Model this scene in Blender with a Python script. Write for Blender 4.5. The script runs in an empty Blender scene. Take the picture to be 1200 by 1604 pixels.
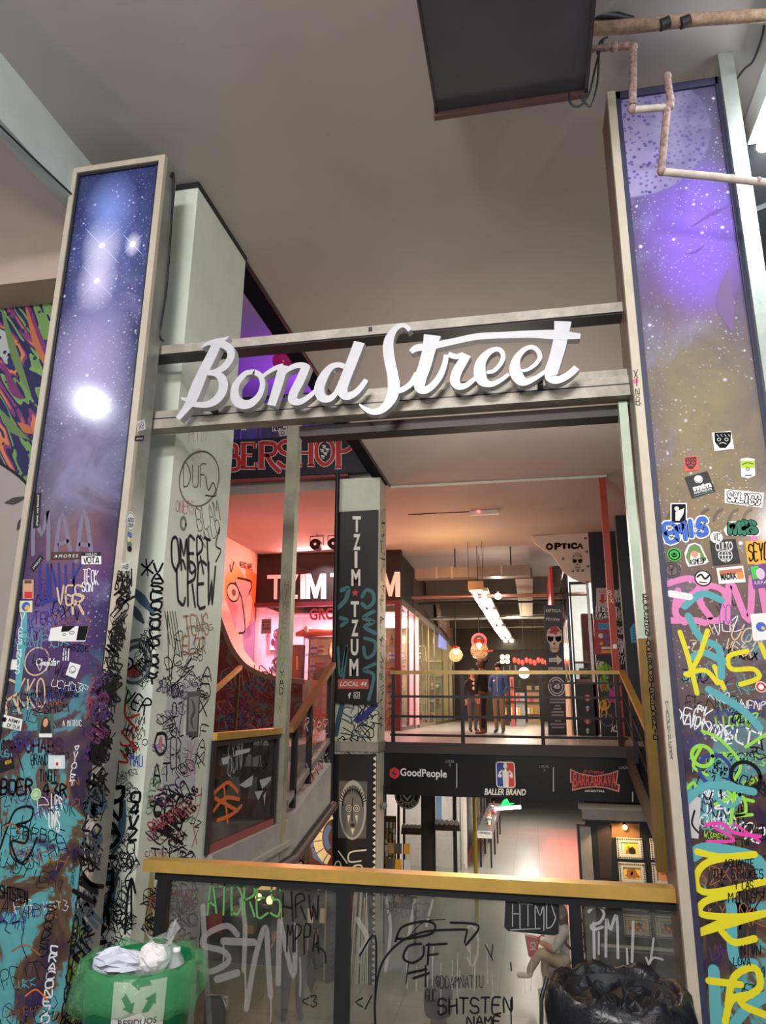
import bpy, math, random
from mathutils import Vector
SC = bpy.context.scene
COL = SC.collection
# ------------------------------------------------------------------ camera
F, TH, PS, RO, EZ = 1120.3, .26513, .2014, .009436, 1.75
EYE = Vector((0, 0, EZ))
FW = Vector((-math.sin(PS)*math.cos(TH), math.cos(PS)*math.cos(TH), math.sin(TH)))
_r0 = Vector((math.cos(PS), math.sin(PS), 0)); _u0 = _r0.cross(FW)
RT = _r0*math.cos(RO) + _u0*math.sin(RO); UP = _u0*math.cos(RO) - _r0*math.sin(RO)
cd = bpy.data.cameras.new('camera'); cam = bpy.data.objects.new('camera', cd); COL.objects.link(cam)
cd.sensor_fit = 'VERTICAL'; cd.sensor_height = 24; cd.lens = F/1604*24; cd.clip_start = .05; cd.clip_end = 200
from mathutils import Matrix
cam.matrix_world = Matrix(((RT.x, UP.x, -FW.x, 0), (RT.y, UP.y, -FW.y, 0), (RT.z, UP.z, -FW.z, EZ), (0, 0, 0, 1)))
SC.camera = cam
# ------------------------------------------------------------------ exposure, world, lights
SC.view_settings.view_transform = 'Standard'; SC.view_settings.look = 'None'
SC.view_settings.exposure = 0.25; SC.view_settings.gamma = 1; SC.view_settings.use_curve_mapping = False
def lin(c):
    return tuple(((v/255)/12.92 if v <= 10 else ((v/255+.055)/1.055)**2.4) for v in c)
w = bpy.data.worlds.new('night_street'); SC.world = w; w.use_nodes = True
w.node_tree.nodes['Background'].inputs[0].default_value = (.75, .78, .9, 1)
w.node_tree.nodes['Background'].inputs[1].default_value = .30
def lamp(name, kind, loc, power, rgb=(255, 244, 230), size=.3, sy=None, to=None, spot=None):
    d = bpy.data.lights.new(name, kind); d.energy = power; d.color = lin(rgb)
    if kind == 'AREA':
        d.size = size
        if sy: d.shape = 'RECTANGLE'; d.size_y = sy
    else: d.shadow_soft_size = size
    if spot: d.spot_size = spot
    o = bpy.data.objects.new(name, d); COL.objects.link(o); o.location = loc
    if to is not None: o.rotation_euler = (Vector(to)-Vector(loc)).to_track_quat('-Z', 'Y').to_euler()
    return o
# entrance hall: unseen fill points added behind the photographer, ceiling strips
lamp('unseen_hall_light', 'POINT', (-.9, -.6, 3.7), 220, (255, 246, 238), .3)
lamp('unseen_hall_light', 'POINT', (-4.7, .4, 5.0), 62, (235, 238, 255), .12)  # real lamp, mirrored as a glint in the blue panel
lamp('unseen_hall_light', 'POINT', (2.8, -.8, 3.6), 150, (255, 245, 238), .3)
lamp('hall_strip', 'AREA', (-.6, -2.2, 5.1), 230, (250, 248, 250), 2.2, .4, (-.8, 2.8, 1.6))
lamp('side_tube', 'AREA', (1.80, 2.55, 5.10), 26, (236, 250, 255), .12, 1.1, (1.6, 2.9, 3.0))
# upper corridor and shops
lamp('shop_pink', 'AREA', (-4.6, 16.2, 5.2), 110, (255, 150, 140), 2.4, .3, (-4.8, 14.6, 4.4))
lamp('shop_white', 'AREA', (-4.2, 18.0, 4.0), 480, (255, 205, 240), 2.2, 1.0, (-4.3, 18.2, 1))
lamp('shop_red', 'POINT', (-4.9, 13.9, 3.2), 120, (255, 112, 98), .4)
lamp('globe_light', 'POINT', (-1.25, 15.1, 3.3), 28, (255, 226, 190), .12)
lamp('warm_spot', 'POINT', (-1.7, 15.2, 4.2), 75, (255, 190, 120), .3)
lamp('corridor_tubes', 'AREA', (-.45, 20.5, 4.38), 260, (255, 240, 220), .35, 6.0, (-.45, 20.5, 0))
lamp('corridor_far', 'POINT', (-.2, 27, 3.7), 85, (255, 220, 180), .3)
lamp('gallery_fill', 'POINT', (-.3, 8.0, 3.3), 130, (255, 242, 228), .4)
lamp('purple_lamp', 'POINT', (-4.6, 13.6, 7.4), 85, (165, 82, 255), .3)
lamp('magenta_lamp', 'POINT', (-3.3, 13.2, 7.3), 20, (255, 60, 170), .2)
lamp('sign_fill', 'POINT', (-3.6, 7.2, 5.9), 90, (255, 240, 230), .3)  # added fill for the barber sign, no fixture there
# lower gallery
lamp('lower_tubes', 'AREA', (-.3, 20, .3), 270, (255, 246, 236), .5, 12, (-.3, 20, -3))
lamp('lower_near', 'AREA', (.2, 8.3, 1.1), 75, (255, 238, 215), 2.0, 3.0, (.2, 8.3, -3))
lamp('lower_left', 'POINT', (-3.7, 9.6, -.1), 34, (255, 215, 160), .12)
lamp('lower_red', 'AREA', (.9, 25, -.55), 60, (255, 70, 50), 1.3, .6, (.9, 10, -.9))
lamp('frame_spot', 'SPOT', (1.15, 11.45, .2), 38, (255, 214, 150), .04, to=(1.2, 11.95, -1.2), spot=1.9)

# ------------------------------------------------------------------ pixels to places
def ray(x, y): return FW + RT*((x-600)/F) - UP*((y-802)/F)
def aY(x, y, Y): d = ray(x, y); return EYE + d*(Y/d.y)
def aX(x, y, X): d = ray(x, y); return EYE + d*(X/d.x)
def aZ(x, y, Z): d = ray(x, y); return EYE + d*((Z-EZ)/d.z)
class Pl:
    def __init__(s, O, U, V): s.O, s.U, s.V = Vector(O), Vector(U).normalized(), Vector(V).normalized(); s.N = s.U.cross(s.V)
    def q(s, x, y):
        d = ray(x, y); p = EYE + d*((s.O-EYE).dot(s.N)/d.dot(s.N)) - s.O
        return (p.dot(s.U), p.dot(s.V))
    def w(s, u, v, d=0): return s.O + s.U*u + s.V*v + s.N*d
def YP(y): return Pl((0, y, 0), (1, 0, 0), (0, 0, 1))
def XP(x, face=1): return Pl((x, 0, 0), (0, face, 0), (0, 0, 1))
def ZP(z): return Pl((0, 0, z), (1, 0, 0), (0, 1, 0))
def ZD(z): return Pl((0, 0, z), (1, 0, 0), (0, -1, 0))

# ------------------------------------------------------------------ materials
class NT:
    def __init__(s, name):
        s.m = bpy.data.materials.new(name); s.m.use_nodes = True; s.t = s.m.node_tree
        s.b = s.t.nodes['Principled BSDF']; s.out = s.t.nodes['Material Output']
    def n(s, k, **kw):
        o = s.t.nodes.new(k)
        for a, v in kw.items(): setattr(o, a, v)
        return o
    def put(s, sock, v):
        if hasattr(v, 'is_output'): s.t.links.new(v, sock)
        elif isinstance(v, (tuple, list)): sock.default_value = tuple(v) if len(v) == len(sock.default_value) else tuple(v)+(1,)
        else: sock.default_value = v
    def math(s, op, a, b=0, clamp=False):
        o = s.n('ShaderNodeMath', operation=op, use_clamp=clamp); s.put(o.inputs[0], a); s.put(o.inputs[1], b); return o.outputs[0]
    def pos(s): return s.n('ShaderNodeNewGeometry').outputs['Position']
    def sep(s, v):
        o = s.n('ShaderNodeSeparateXYZ'); s.put(o.inputs[0], v); return o.outputs
    def comb(s, x, y, z):
        o = s.n('ShaderNodeCombineXYZ')
        for i, v in enumerate((x, y, z)): s.put(o.inputs[i], v)
        return o.outputs[0]
    def noise(s, v, sc, det=3, dist=0, rough=.5):
        o = s.n('ShaderNodeTexNoise'); s.put(o.inputs['Vector'], v); o.inputs['Scale'].default_value = sc
        o.inputs['Detail'].default_value = det; o.inputs['Distortion'].default_value = dist; o.inputs['Roughness'].default_value = rough
        return o.outputs['Fac']
    def vor(s, v, sc, out='Distance', feat='F1', rnd=1):
        o = s.n('ShaderNodeTexVoronoi', feature=feat); s.put(o.inputs['Vector'], v); o.inputs['Scale'].default_value = sc
        o.inputs['Randomness'].default_value = rnd; return o.outputs[out]
    def ramp(s, f, stops, interp='LINEAR'):
        o = s.n('ShaderNodeValToRGB'); s.put(o.inputs[0], f); e = o.color_ramp.elements; o.color_ramp.interpolation = interp
        while len(e) > 1: e.remove(e[-1])
        for i, (p, c) in enumerate(stops):
            el = e[0] if i == 0 else e.new(p)
            el.position = p; el.color = lin(c)+(1,)
        return o.outputs[0]
    def mix(s, f, a, b, mode='MIX'):
        o = s.n('ShaderNodeMix', data_type='RGBA', blend_type=mode); s.put(o.inputs[0], f); s.put(o.inputs[6], a); s.put(o.inputs[7], b); return o.outputs[2]
    def mr(s, v, a, b, c=0, d=1):
        o = s.n('ShaderNodeMapRange'); s.put(o.inputs[0], v)
        for i, x in enumerate((a, b, c, d)): o.inputs[i+1].default_value = x
        return o.outputs[0]
    def bump(s, h, st, dist=.01):
        o = s.n('ShaderNodeBump'); s.put(o.inputs['Height'], h); o.inputs['Strength'].default_value = st; o.inputs['Distance'].default_value = dist
        s.t.links.new(o.outputs[0], s.b.inputs['Normal'])
    def fin(s, col=None, rough=.6, metal=0, spec=None, coat=None):
        if col is not None: s.put(s.b.inputs['Base Color'], col)
        s.put(s.b.inputs['Roughness'], rough); s.put(s.b.inputs['Metallic'], metal)
        if spec is not None: s.b.inputs['Specular IOR Level'].default_value = spec
        if coat: s.b.inputs['Coat Weight'].default_value = coat; s.b.inputs['Coat Roughness'].default_value = .08
        return s.m
_M = {}
def M(name, rgb, rough=.6, metal=0, var=0, vs=6, bump=0, bs=40, spec=None, emit=0, ergb=None):
    if name in _M: return _M[name]
    t = NT(name); c = lin(rgb)
    if var:
        p = t.pos(); n = t.noise(p, vs, 5, 0, .65)
        f = t.mr(n, .3, .7, 0, 1)
        c = t.mix(f, tuple(v*(1-var) for v in c)+(1,), tuple(min(1, v*(1+var)) for v in c)+(1,))
    if bump: t.bump(t.noise(t.pos(), bs, 4), bump)
    t.fin(c if var else c+(1,), rough, metal, spec)
    if emit:
        t.put(t.b.inputs['Emission Color'], lin(ergb or rgb)+(1,)); t.b.inputs['Emission Strength'].default_value = emit
    _M[name] = t.m; return t.m
def glass(name, rgb=(225, 235, 232), dust=.06, gl=.10, rough=.03):
    if name in _M: return _M[name]
    t = NT(name); tr = t.n('ShaderNodeBsdfTransparent'); tr.inputs[0].default_value = lin(rgb)+(1,)
    g = t.n('ShaderNodeBsdfGlossy'); g.inputs['Roughness'].default_value = rough; g.inputs[0].default_value = (.9, .9, .9, 1)
    df = t.n('ShaderNodeBsdfDiffuse'); df.inputs[0].default_value = lin((190, 188, 180))+(1,)
    m1 = t.n('ShaderNodeMixShader'); m2 = t.n('ShaderNodeMixShader')
    nz = t.mr(t.noise(t.pos(), 5, 5, 1.5), .35, .8, dust*.5, dust*2.2)
    t.put(m1.inputs[0], nz); t.t.links.new(tr.outputs[0], m1.inputs[1]); t.t.links.new(df.outputs[0], m1.inputs[2])
    m2.inputs[0].default_value = gl; t.t.links.new(m1.outputs[0], m2.inputs[1]); t.t.links.new(g.outputs[0], m2.inputs[2])
    t.t.links.new(m2.outputs[0], t.out.inputs[0]); _M[name] = t.m; return t.m
def film(name, rgb, alpha, rough=.25):
    if name in _M: return _M[name]
    t = NT(name); t.fin(lin(rgb)+(1,), rough); t.b.inputs['Alpha'].default_value = alpha
    t.bump(t.noise(t.pos(), 28, 4, 2), .5, .01)
    _M[name] = t.m; return t.m

# ------------------------------------------------------------------ mesh builder
_lay = [0]
def lay(d=.0012):
    _lay[0] = (_lay[0]+1) % 60
    return d + _lay[0]*6e-6
def cr(p, n=6, closed=False):
    k = len(p)
    if k < 3: return list(p)
    o = []
    rng = range(k if closed else k-1)
    for i in rng:
        g = (lambda j: p[j % k]) if closed else (lambda j: p[max(0, min(k-1, j))])
        a, b, c, d = g(i-1), g(i), g(i+1), g(i+2)
        for s in range(n):
            t = s/n
            o.append(tuple(.5*((2*b[x])+(-a[x]+c[x])*t+(2*a[x]-5*b[x]+4*c[x]-d[x])*t*t+(-a[x]+3*b[x]-3*c[x]+d[x])*t**3) for x in range(len(b))))
    if not closed: o.append(tuple(p[-1]))
    return o
class MB:
    def __init__(s): s.v, s.f, s.mi, s.sm, s.mats = [], [], [], [], []
    def mid(s, m):
        if m not in s.mats: s.mats.append(m)
        return s.mats.index(m)
    def add(s, vs, fs, m, smooth=False):
        b = len(s.v); i = s.mid(m); s.v += [tuple(v) for v in vs]
        for f in fs: s.f.append([b+k for k in f]); s.mi.append(i); s.sm.append(smooth)
        return s
    def box(s, x0, x1, y0, y1, z0, z1, m):
        v = [(x, y, z) for x in (x0, x1) for y in (y0, y1) for z in (z0, z1)]
        return s.add(v, [(0, 1, 3, 2), (4, 6, 7, 5), (0, 4, 5, 1), (2, 3, 7, 6), (0, 2, 6, 4), (1, 5, 7, 3)], m)
    def poly(s, pl, uv, d0, d1, m):
        n = len(uv)
        a = sum(uv[i][0]*uv[(i+1) % n][1]-uv[(i+1) % n][0]*uv[i][1] for i in range(n))
        if a < 0: uv = uv[::-1]
        if d0 is None: return s.add([pl.w(u, v, d1) for u, v in uv], [list(range(n))], m)
        vs = [pl.w(u, v, d1) for u, v in uv]+[pl.w(u, v, d0) for u, v in uv]
        return s.add(vs, [list(range(n)), list(range(2*n-1, n-1, -1))]+[(i, n+i, n+(i+1) % n, (i+1) % n) for i in range(n)], m)
    def qp(s, pl, px, d0, d1, m): return s.poly(pl, [pl.q(*p) for p in px], d0, d1, m)
    def rect(s, pl, u0, v0, u1, v1, d0, d1, m): return s.poly(pl, [(u0, v0), (u1, v0), (u1, v1), (u0, v1)], d0, d1, m)
    def disc(s, pl, u, v, r, d0, d1, m, n=20, ry=None):
        return s.poly(pl, [(u+r*math.cos(2*math.pi*i/n), v+(ry or r)*math.sin(2*math.pi*i/n)) for i in range(n)], d0, d1, m)
    def ring(s, pl, u, v, r, w, d, m, n=28, ry=None, a0=0, a1=360, thick=0):
        ry = ry or r
        pts = [(u+r*math.cos(math.radians(a0+(a1-a0)*i/n)), v+ry*math.sin(math.radians(a0+(a1-a0)*i/n))) for i in range(n+1)]
        return s.stroke(pl, pts, w, d, m, smooth=False, thick=thick)
    def stroke(s, pl, pts, w, d, m, smooth=True, thick=0, round_=True, n=5):
        if isinstance(w, (int, float)): w = [w]*len(pts)
        p3 = [(p[0], p[1], ww) for p, ww in zip(pts, w)]
        if smooth and len(p3) > 2: p3 = cr(p3, n)
        q = [p3[0]]
        for p in p3[1:]:
            if abs(p[0]-q[-1][0])+abs(p[1]-q[-1][1]) > 1e-6: q.append(p)
        if len(q) < 2: return s
        L, R = [], []
        k = len(q)
        for i in range(k):
            a, b = q[max(0, i-1)], q[min(k-1, i+1)]
            tx, ty = b[0]-a[0], b[1]-a[1]; l = math.hypot(tx, ty) or 1; tx /= l; ty /= l
            h = max(q[i][2], 1e-5)/2
            L.append((q[i][0]-ty*h, q[i][1]+tx*h)); R.append((q[i][0]+ty*h, q[i][1]-tx*h))
        vs = [pl.w(*p, d) for p in L]+[pl.w(*p, d) for p in R]
        fs = [(i, k+i, k+i+1, i+1) for i in range(k-1)]
        if round_:
            for (c, e, sg) in ((0, 1, -1), (k-1, k-2, 1)):
                cx, cy, h = q[c][0], q[c][1], q[c][2]/2
                tx, ty = (q[c][0]-q[e][0]), (q[c][1]-q[e][1]); a0 = math.atan2(ty, tx)
                base = len(vs); arc = [pl.w(cx+h*math.cos(a0+t), cy+h*math.sin(a0+t), d) for t in (-math.pi/2, -.9, -.3, .3, .9, math.pi/2)]
                vs += arc; fs.append(list(range(base, base+6)))
        s.add(vs, fs, m)
        if thick:
            loop = L+R[::-1]; nl = len(loop)
            vs = [pl.w(*p, d) for p in loop]+[pl.w(*p, d-thick) for p in loop]
            s.add(vs, [(i, (i+1) % nl, nl+(i+1) % nl, nl+i) for i in range(nl)], m)
            s.add([pl.w(*p, d-thick) for p in L]+[pl.w(*p, d-thick) for p in R], [(i, i+1, k+i+1, k+i) for i in range(k-1)], m)
        return s
    def spx(s, pl, px, w, d, m, **k): return s.stroke(pl, [pl.q(*p) for p in px], w, d, m, **k)
    def tube(s, pts, r, m, n=8, smooth=True, caps=True, curve=0):
        pts = [tuple(p) for p in pts]
        if curve: pts = cr(pts, curve)
        pts = [Vector(p) for p in pts]; k = len(pts)
        if isinstance(r, (int, float)): r = [r]*k
        t0 = (pts[1]-pts[0]).normalized(); a = t0.orthogonal().normalized(); vs = []
        for i in range(k):
            t = (pts[min(k-1, i+1)]-pts[max(0, i-1)]).normalized()
            a = (a-t*a.dot(t)).normalized(); b = t.cross(a)
            for j in range(n):
                g = 2*math.pi*j/n; vs.append(pts[i]+(a*math.cos(g)+b*math.sin(g))*r[i])
        fs = [(i*n+j, i*n+(j+1) % n, (i+1)*n+(j+1) % n, (i+1)*n+j) for i in range(k-1) for j in range(n)]
        s.add(vs, fs, m, smooth)
        if caps: s.add([vs[j] for j in range(n)], [list(range(n-1, -1, -1))], m); s.add([vs[(k-1)*n+j] for j in range(n)], [list(range(n))], m)
        return s
    def bar(s, p0, p1, w, h, m, up=(0, 0, 1)):
        p0, p1 = Vector(p0), Vector(p1); t = (p1-p0).normalized(); sd = t.cross(Vector(up)).normalized()*(w/2); u = sd.cross(t).normalized()*(h/2)
        vs = [p+a*sd+b*u for p in (p0, p1) for a, b in ((-1, -1), (1, -1), (1, 1), (-1, 1))]
        return s.add(vs, [(3, 2, 1, 0), (4, 5, 6, 7)]+[(i, (i+1) % 4, 4+(i+1) % 4, 4+i) for i in range(4)], m)
    def lathe(s, c, prof, m, n=28, smooth=True, wob=None):
        vs = []; k = len(prof)
        for i, (r, z) in enumerate(prof):
            for j in range(n):
                g = 2*math.pi*j/n; rr, zz = (r, z) if wob is None else wob(i, j, r, z)
                vs.append((c[0]+rr*math.cos(g), c[1]+rr*math.sin(g), c[2]+zz))
        return s.add(vs, [(i*n+j, i*n+(j+1) % n, (i+1)*n+(j+1) % n, (i+1)*n+j) for i in range(k-1) for j in range(n)], m, smooth)
    def ball(s, c, r, m, sx=1, sy=1, sz=1, n=14, k=9):
        vs = []; 
        for i in range(k+1):
            a = math.pi*i/k
            for j in range(n):
                g = 2*math.pi*j/n; vs.append((c[0]+sx*r*math.sin(a)*math.cos(g), c[1]+sy*r*math.sin(a)*math.sin(g), c[2]+sz*r*math.cos(a)))
        return s.add(vs, [(i*n+j, (i+1)*n+j, (i+1)*n+(j+1) % n, i*n+(j+1) % n) for i in range(k) for j in range(n)], m, True)
    def text(s, pl, txt, cs, d, m, bold=0, thick=0, shear=0, space=1):
        """cs: four (u, v) corners tl, tr, br, bl"""
        vs, fs = glyphs(txt, bold, shear, space)
        tl, tr, br, bl = cs
        def mp(x, y): return tuple((bl[i]*(1-x)+br[i]*x)*(1-y)+(tl[i]*(1-x)+tr[i]*x)*y for i in (0, 1))
        P = [mp(*v) for v in vs]
        s.add([pl.w(*p, d) for p in P], fs, m)
        if thick:
            ed = {}
            for f in fs:
                for a, b in zip(f, f[1:]+f[:1]): ed[(a, b)] = 1
            for a, b in [e for e in ed if (e[1], e[0]) not in ed]:
                s.add([pl.w(*P[a], d), pl.w(*P[b], d), pl.w(*P[b], d-thick), pl.w(*P[a], d-thick)], [(0, 1, 2, 3)], m)
        return s
    def tpx(s, pl, txt, px, d, m, **k): return s.text(pl, txt, [pl.q(*p) for p in px], d, m, **k)
    def tr(s, pl, txt, u0, v0, u1, v1, d, m, **k): return s.text(pl, txt, [(u0, v1), (u1, v1), (u1, v0), (u0, v0)], d, m, **k)
    def hand(s, pl, txt, cs, w, d, m, jit=.12, smooth=True, gap=.28, rnd=random):
        """handwritten letters inside the quad cs (tl, tr, br, bl)"""
        tl, tr, br, bl = cs; n = len(txt)
        def mp(x, y): return tuple((bl[i]*(1-x)+br[i]*x)*(1-y)+(tl[i]*(1-x)+tr[i]*x)*y for i in (0, 1))
        for i, ch in enumerate(txt):
            for st in HAND.get(ch.upper(), []):
                pts = []
                for a, b in st:
                    x = (i+(a/4)*(1-gap)+gap/2+rnd.uniform(-jit, jit)*.35)/n; y = b/6+rnd.uniform(-jit, jit)*.5
                    pts.append(mp(x, y))
                s.stroke(pl, pts, w, d, m, smooth=smooth, n=3)
        return s
    def hpx(s, pl, txt, px, w, d, m, **k): return s.hand(pl, txt, [pl.q(*p) for p in px], w, d, m, **k)
HAND = {}
for _l in """A:00 26 40|12 32
B:00 06 36 45 33 03|33 42 41 30 00
C:45 36 16 05 01 10 30 41
D:00 06 26 44 42 20 00
E:46 06 00 40|03 33
F:46 06 00|03 33
G:45 36 16 05 01 10 30 41 43 23
H:00 06|40 46|03 43
I:20 26
J:36 31 20 10 01
K:00 06|46 03 40
L:06 00 40
M:00 06 23 46 40
N:00 06 40 46
O:20 01 05 26 45 41 20
P:00 06 36 45 34 03
Q:20 01 05 26 45 41 20|22 40
R:00 06 36 45 34 03|23 40
S:45 36 16 05 04 13 33 42 41 30 10 01
T:06 46|26 20
U:06 01 10 30 41 46
V:06 20 46
W:06 10 24 30 46
X:06 40|46 00
Y:06 23 46|23 20
Z:06 46 00 40
0:20 01 05 26 45 41 20
1:15 26 20
2:05 16 36 45 44 00 40
3:06 46 23 42 41 30 10 01
4:30 36 02 42
5:46 06 04 34 43 41 30 00
6:46 03 01 10 30 41 32 12 01
7:06 46 10
8:23 05 16 36 45 23 01 10 30 41 23
9:43 24 05 16 36 45 41 10
*:11 35|15 31|03 43
<:45 03 41
/:00 46
@:32 23 34 43 42 31 12 04 16 36 45
.:20 21
-:13 33
!:26 22|20 21
+:23 43|34 32
$:45 36 16 05 04 13 33 42 41 30 10 01|20 26
&:20 04 05 16 25 36 45 44 20
_:00 40""".splitlines():
    HAND[_l[0]] = [[(int(p[0]), int(p[1])) for p in st.split()] for st in _l[2:].split('|')]
_G = {}
def glyphs(txt, bold=0, shear=0, space=1):
    k = (txt, bold, shear, space)
    if k in _G: return _G[k]
    cu = bpy.data.curves.new('lettering', 'FONT'); cu.body = txt; cu.size = 1; cu.offset = bold; cu.shear = shear; cu.resolution_u = 3; cu.space_character = space
    o = bpy.data.objects.new('lettering', cu); COL.objects.link(o); dg = bpy.context.evaluated_depsgraph_get()
    me = bpy.data.meshes.new_from_object(o.evaluated_get(dg)); bpy.data.objects.remove(o); bpy.data.curves.remove(cu)
    vs = [(v.co.x, v.co.y) for v in me.vertices]; fs = [list(p.vertices) for p in me.polygons]
    bpy.data.meshes.remove(me)
    if vs:
        x0, x1 = min(v[0] for v in vs), max(v[0] for v in vs); y0, y1 = min(v[1] for v in vs), max(v[1] for v in vs)
        vs = [((x-x0)/max(1e-6, x1-x0), (y-y0)/max(1e-6, y1-y0)) for x, y in vs]
    _G[k] = (vs, fs); return _G[k]

# ------------------------------------------------------------------ objects
ORG = {}
def props(o, label=None, cat=None, group=None, kind=None):
    if label: o['label'] = label
    if cat: o['category'] = cat
    if group: o['group'] = group
    if kind: o['kind'] = kind
def thing(name, label, cat, loc, group=None, kind=None):
    o = bpy.data.objects.new(name, None); COL.objects.link(o); o.location = loc; o.empty_display_size = .1
    props(o, label, cat, group, kind); ORG[o.name] = Vector(loc); return o
def put(name, mb, parent=None, label=None, org=None, kind=None):
    org = ORG[parent.name] if parent is not None else Vector(org or (0, 0, 0))
    me = bpy.data.meshes.new(name); me.from_pydata([tuple(Vector(v)-org) for v in mb.v], [], mb.f)
    for m in mb.mats: me.materials.append(m)
    me.polygons.foreach_set('material_index', mb.mi); me.polygons.foreach_set('use_smooth', mb.sm); me.update()
    o = bpy.data.objects.new(name, me); COL.objects.link(o)
    if parent is not None: o.parent = parent
    else: o.location = org
    ORG[o.name] = org
    if label: o['label'] = label
    if kind: o['kind'] = kind
    return o
def solo(name, mb, label, cat, group=None, kind=None):
    xs = [v[0] for v in mb.v]; ys = [v[1] for v in mb.v]; zs = [v[2] for v in mb.v]
    o = put(name, mb, None, None, ((min(xs)+max(xs))/2, (min(ys)+max(ys))/2, min(zs)))
    props(o, label, cat, group, kind); return o
def struct(name, mb, label, cat): return solo(name, mb, label, cat, None, 'structure')
def dup(o, loc, label=None, parent=None):
    c = o.copy(); COL.objects.link(c); ORG[c.name] = Vector(loc)
    if parent is None: c.location = loc
    else: c.parent = parent
    if label: c['label'] = label
    for ch in list(o.children): dup(ch, loc, None, c)
    return c
def bev(o, w=.004, seg=2):
    b = o.modifiers.new('bevel', 'BEVEL'); b.width = w; b.segments = seg; b.limit_method = 'ANGLE'; return o
R = random.Random(7)
# ------------------------------------------------------------------ palette
def mceil():
    t = NT('ceiling_paint'); p = t.pos(); a = t.noise(p, .55, 4, .6); b = t.noise(p, 2.2, 6, 1, .7)
    c = t.mix(t.mr(a, .3, .7), lin((160, 154, 148))+(1,), lin((176, 170, 166))+(1,))
    c = t.mix(t.mr(b, .62, .80, 0, .30), c, lin((96, 88, 80))+(1,)); return t.fin(c, .75)
CEIL = mceil()
WHITE = M('painted_plaster', (204, 212, 198), .55, 0, .08, 3, .1, 30)
METAL = M('worn_steel', (178, 186, 178), .34, .72, .16, 5, .1, 25)
CREAM = M('cream_trim', (184, 174, 156), .5, .15, .10, 6)
GALV = M('galvanised_casing', (150, 156, 148), .42, .55, .22, 4)
BLACK = M('black_paint', (20, 20, 23), .45)
DARK = M('dark_panel', (34, 34, 40), .5)
CHAR = M('charcoal_metal', (46, 44, 46), .45, .4)
BRASS = M('brass', (222, 180, 92), .34, .62, .10, 9)
RAILB = M('aged_brass_rail', (172, 148, 92), .38, .5, .15, 9)
BRONZE = M('dull_brass', (120, 98, 48), .45, .7, .2, 7)
INK = M('black_marker', (16, 15, 18), .75, spec=.2)
INKG = M('grey_spray', (70, 78, 86), .6)
INKR = M('red_marker', (178, 40, 34), .5)
INKB = M('blue_marker', (40, 52, 130), .5)
INKV = M('violet_marker', (78, 44, 110), .5)
INKW = M('white_marker', (220, 222, 222), .5)
INKP = M('pink_spray', (214, 124, 176), .6)
INKM = M('magenta_spray', (215, 60, 160), .6)
INKY = M('yellow_spray', (214, 204, 20), .6)
INKL = M('lime_spray', (140, 206, 60), .6)
INKT = M('teal_spray', (84, 160, 166), .65)
INKO = M('orange_spray', (214, 104, 40), .6)
INKC = M('brown_marker', (150, 92, 52), .6)
INKS = M('steel_blue_spray', (60, 92, 112), .65)
PAPER = M('white_vinyl', (226, 226, 222), .5)
VBLK = M('black_vinyl', (22, 22, 24), .5)
VRED = M('red_vinyl', (196, 44, 44), .5)
VYEL = M('amber_vinyl', (232, 170, 30), .5)
VBLU = M('blue_vinyl', (38, 96, 190), .5)
VGRN = M('green_vinyl', (24, 110, 84), .5)
VLIM = M('lime_vinyl', (60, 190, 70), .5)
CONC = M('grey_concrete', (150, 150, 146), .7, 0, .15, 5, .2, 20)
GLASS = glass('clear_glass', (236, 240, 238), .03, .07)
DGLASS = glass('dirty_glass', (208, 208, 204), .055, .07, .05)

# ------------------------------------------------------------------ floors, ceilings, walls
def floor_mat(name, c0, c1, rough, tile=.6):
    t = NT(name); p = t.pos(); b = t.n('ShaderNodeTexBrick'); t.put(b.inputs['Vector'], p); b.inputs['Scale'].default_value = 1
    b.offset = 0; b.inputs['Brick Width'].default_value = tile; b.inputs['Row Height'].default_value = tile; b.inputs['Mortar Size'].default_value = .004
    b.inputs['Color1'].default_value = lin(c0)+(1,); b.inputs['Color2'].default_value = lin(c1)+(1,); b.inputs['Mortar'].default_value = lin((70, 68, 64))+(1,)
    n = t.noise(p, 90, 2); c = t.mix(t.mr(n, .4, .65, 0, .25), b.outputs['Color'], lin((120, 116, 108))+(1,))
    return t.fin(c, rough, 0, .6)
TERR = floor_mat('polished_terrazzo', (158, 155, 146), (150, 147, 138), .3)
struct('floor', MB().box(-9, 9, -9, 3.86, -.35, 0, floor_mat('street_tiles', (120, 118, 114), (112, 110, 106), .5)), 'tiled street level floor of the entrance', 'floor')
struct('floor_lower', MB().box(-9, 6, 3.86, 42, -2.2, -1.9, TERR), 'glossy pale terrazzo floor of the lower gallery', 'floor')
mb = MB().box(-9, 6, 11.46, 42, .62, 1.22, TERR)
struct('floor_upper', mb, 'glossy floor of the raised upper gallery', 'floor')
mb = MB().box(-2.83, 7, -9, 3.97, 5.35, 5.62, CEIL).box(-2.2, 7, 3.97, 42, 5.35, 5.62, CEIL).box(-9, -2.2, 11.42, 42, 5.35, 5.62, CEIL)
ceil = struct('ceiling', mb, 'wide grey brown plaster ceiling with faint stains', 'ceiling')
put('trim_strip', MB().box(-2.2, 1.32, 11.36, 11.40, 5.32, 5.35, WHITE), ceil)
put('edge_strip', MB().box(-2.40, -2.2, 3.98, 11.3, 5.345, 5.36, M('navy_edge', (16, 18, 30), .9, spec=.05)).box(-2.215, -2.19, 3.98, 11.35, 5.325, 5.35, CHAR), ceil)
struct('ceiling_left', MB().box(-9, -2.2, 3.9, 16, 8.7, 8.9, M('violet_soffit', (196, 188, 200), .7)), 'violet lit ceiling of the top gallery', 'ceiling')
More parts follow.
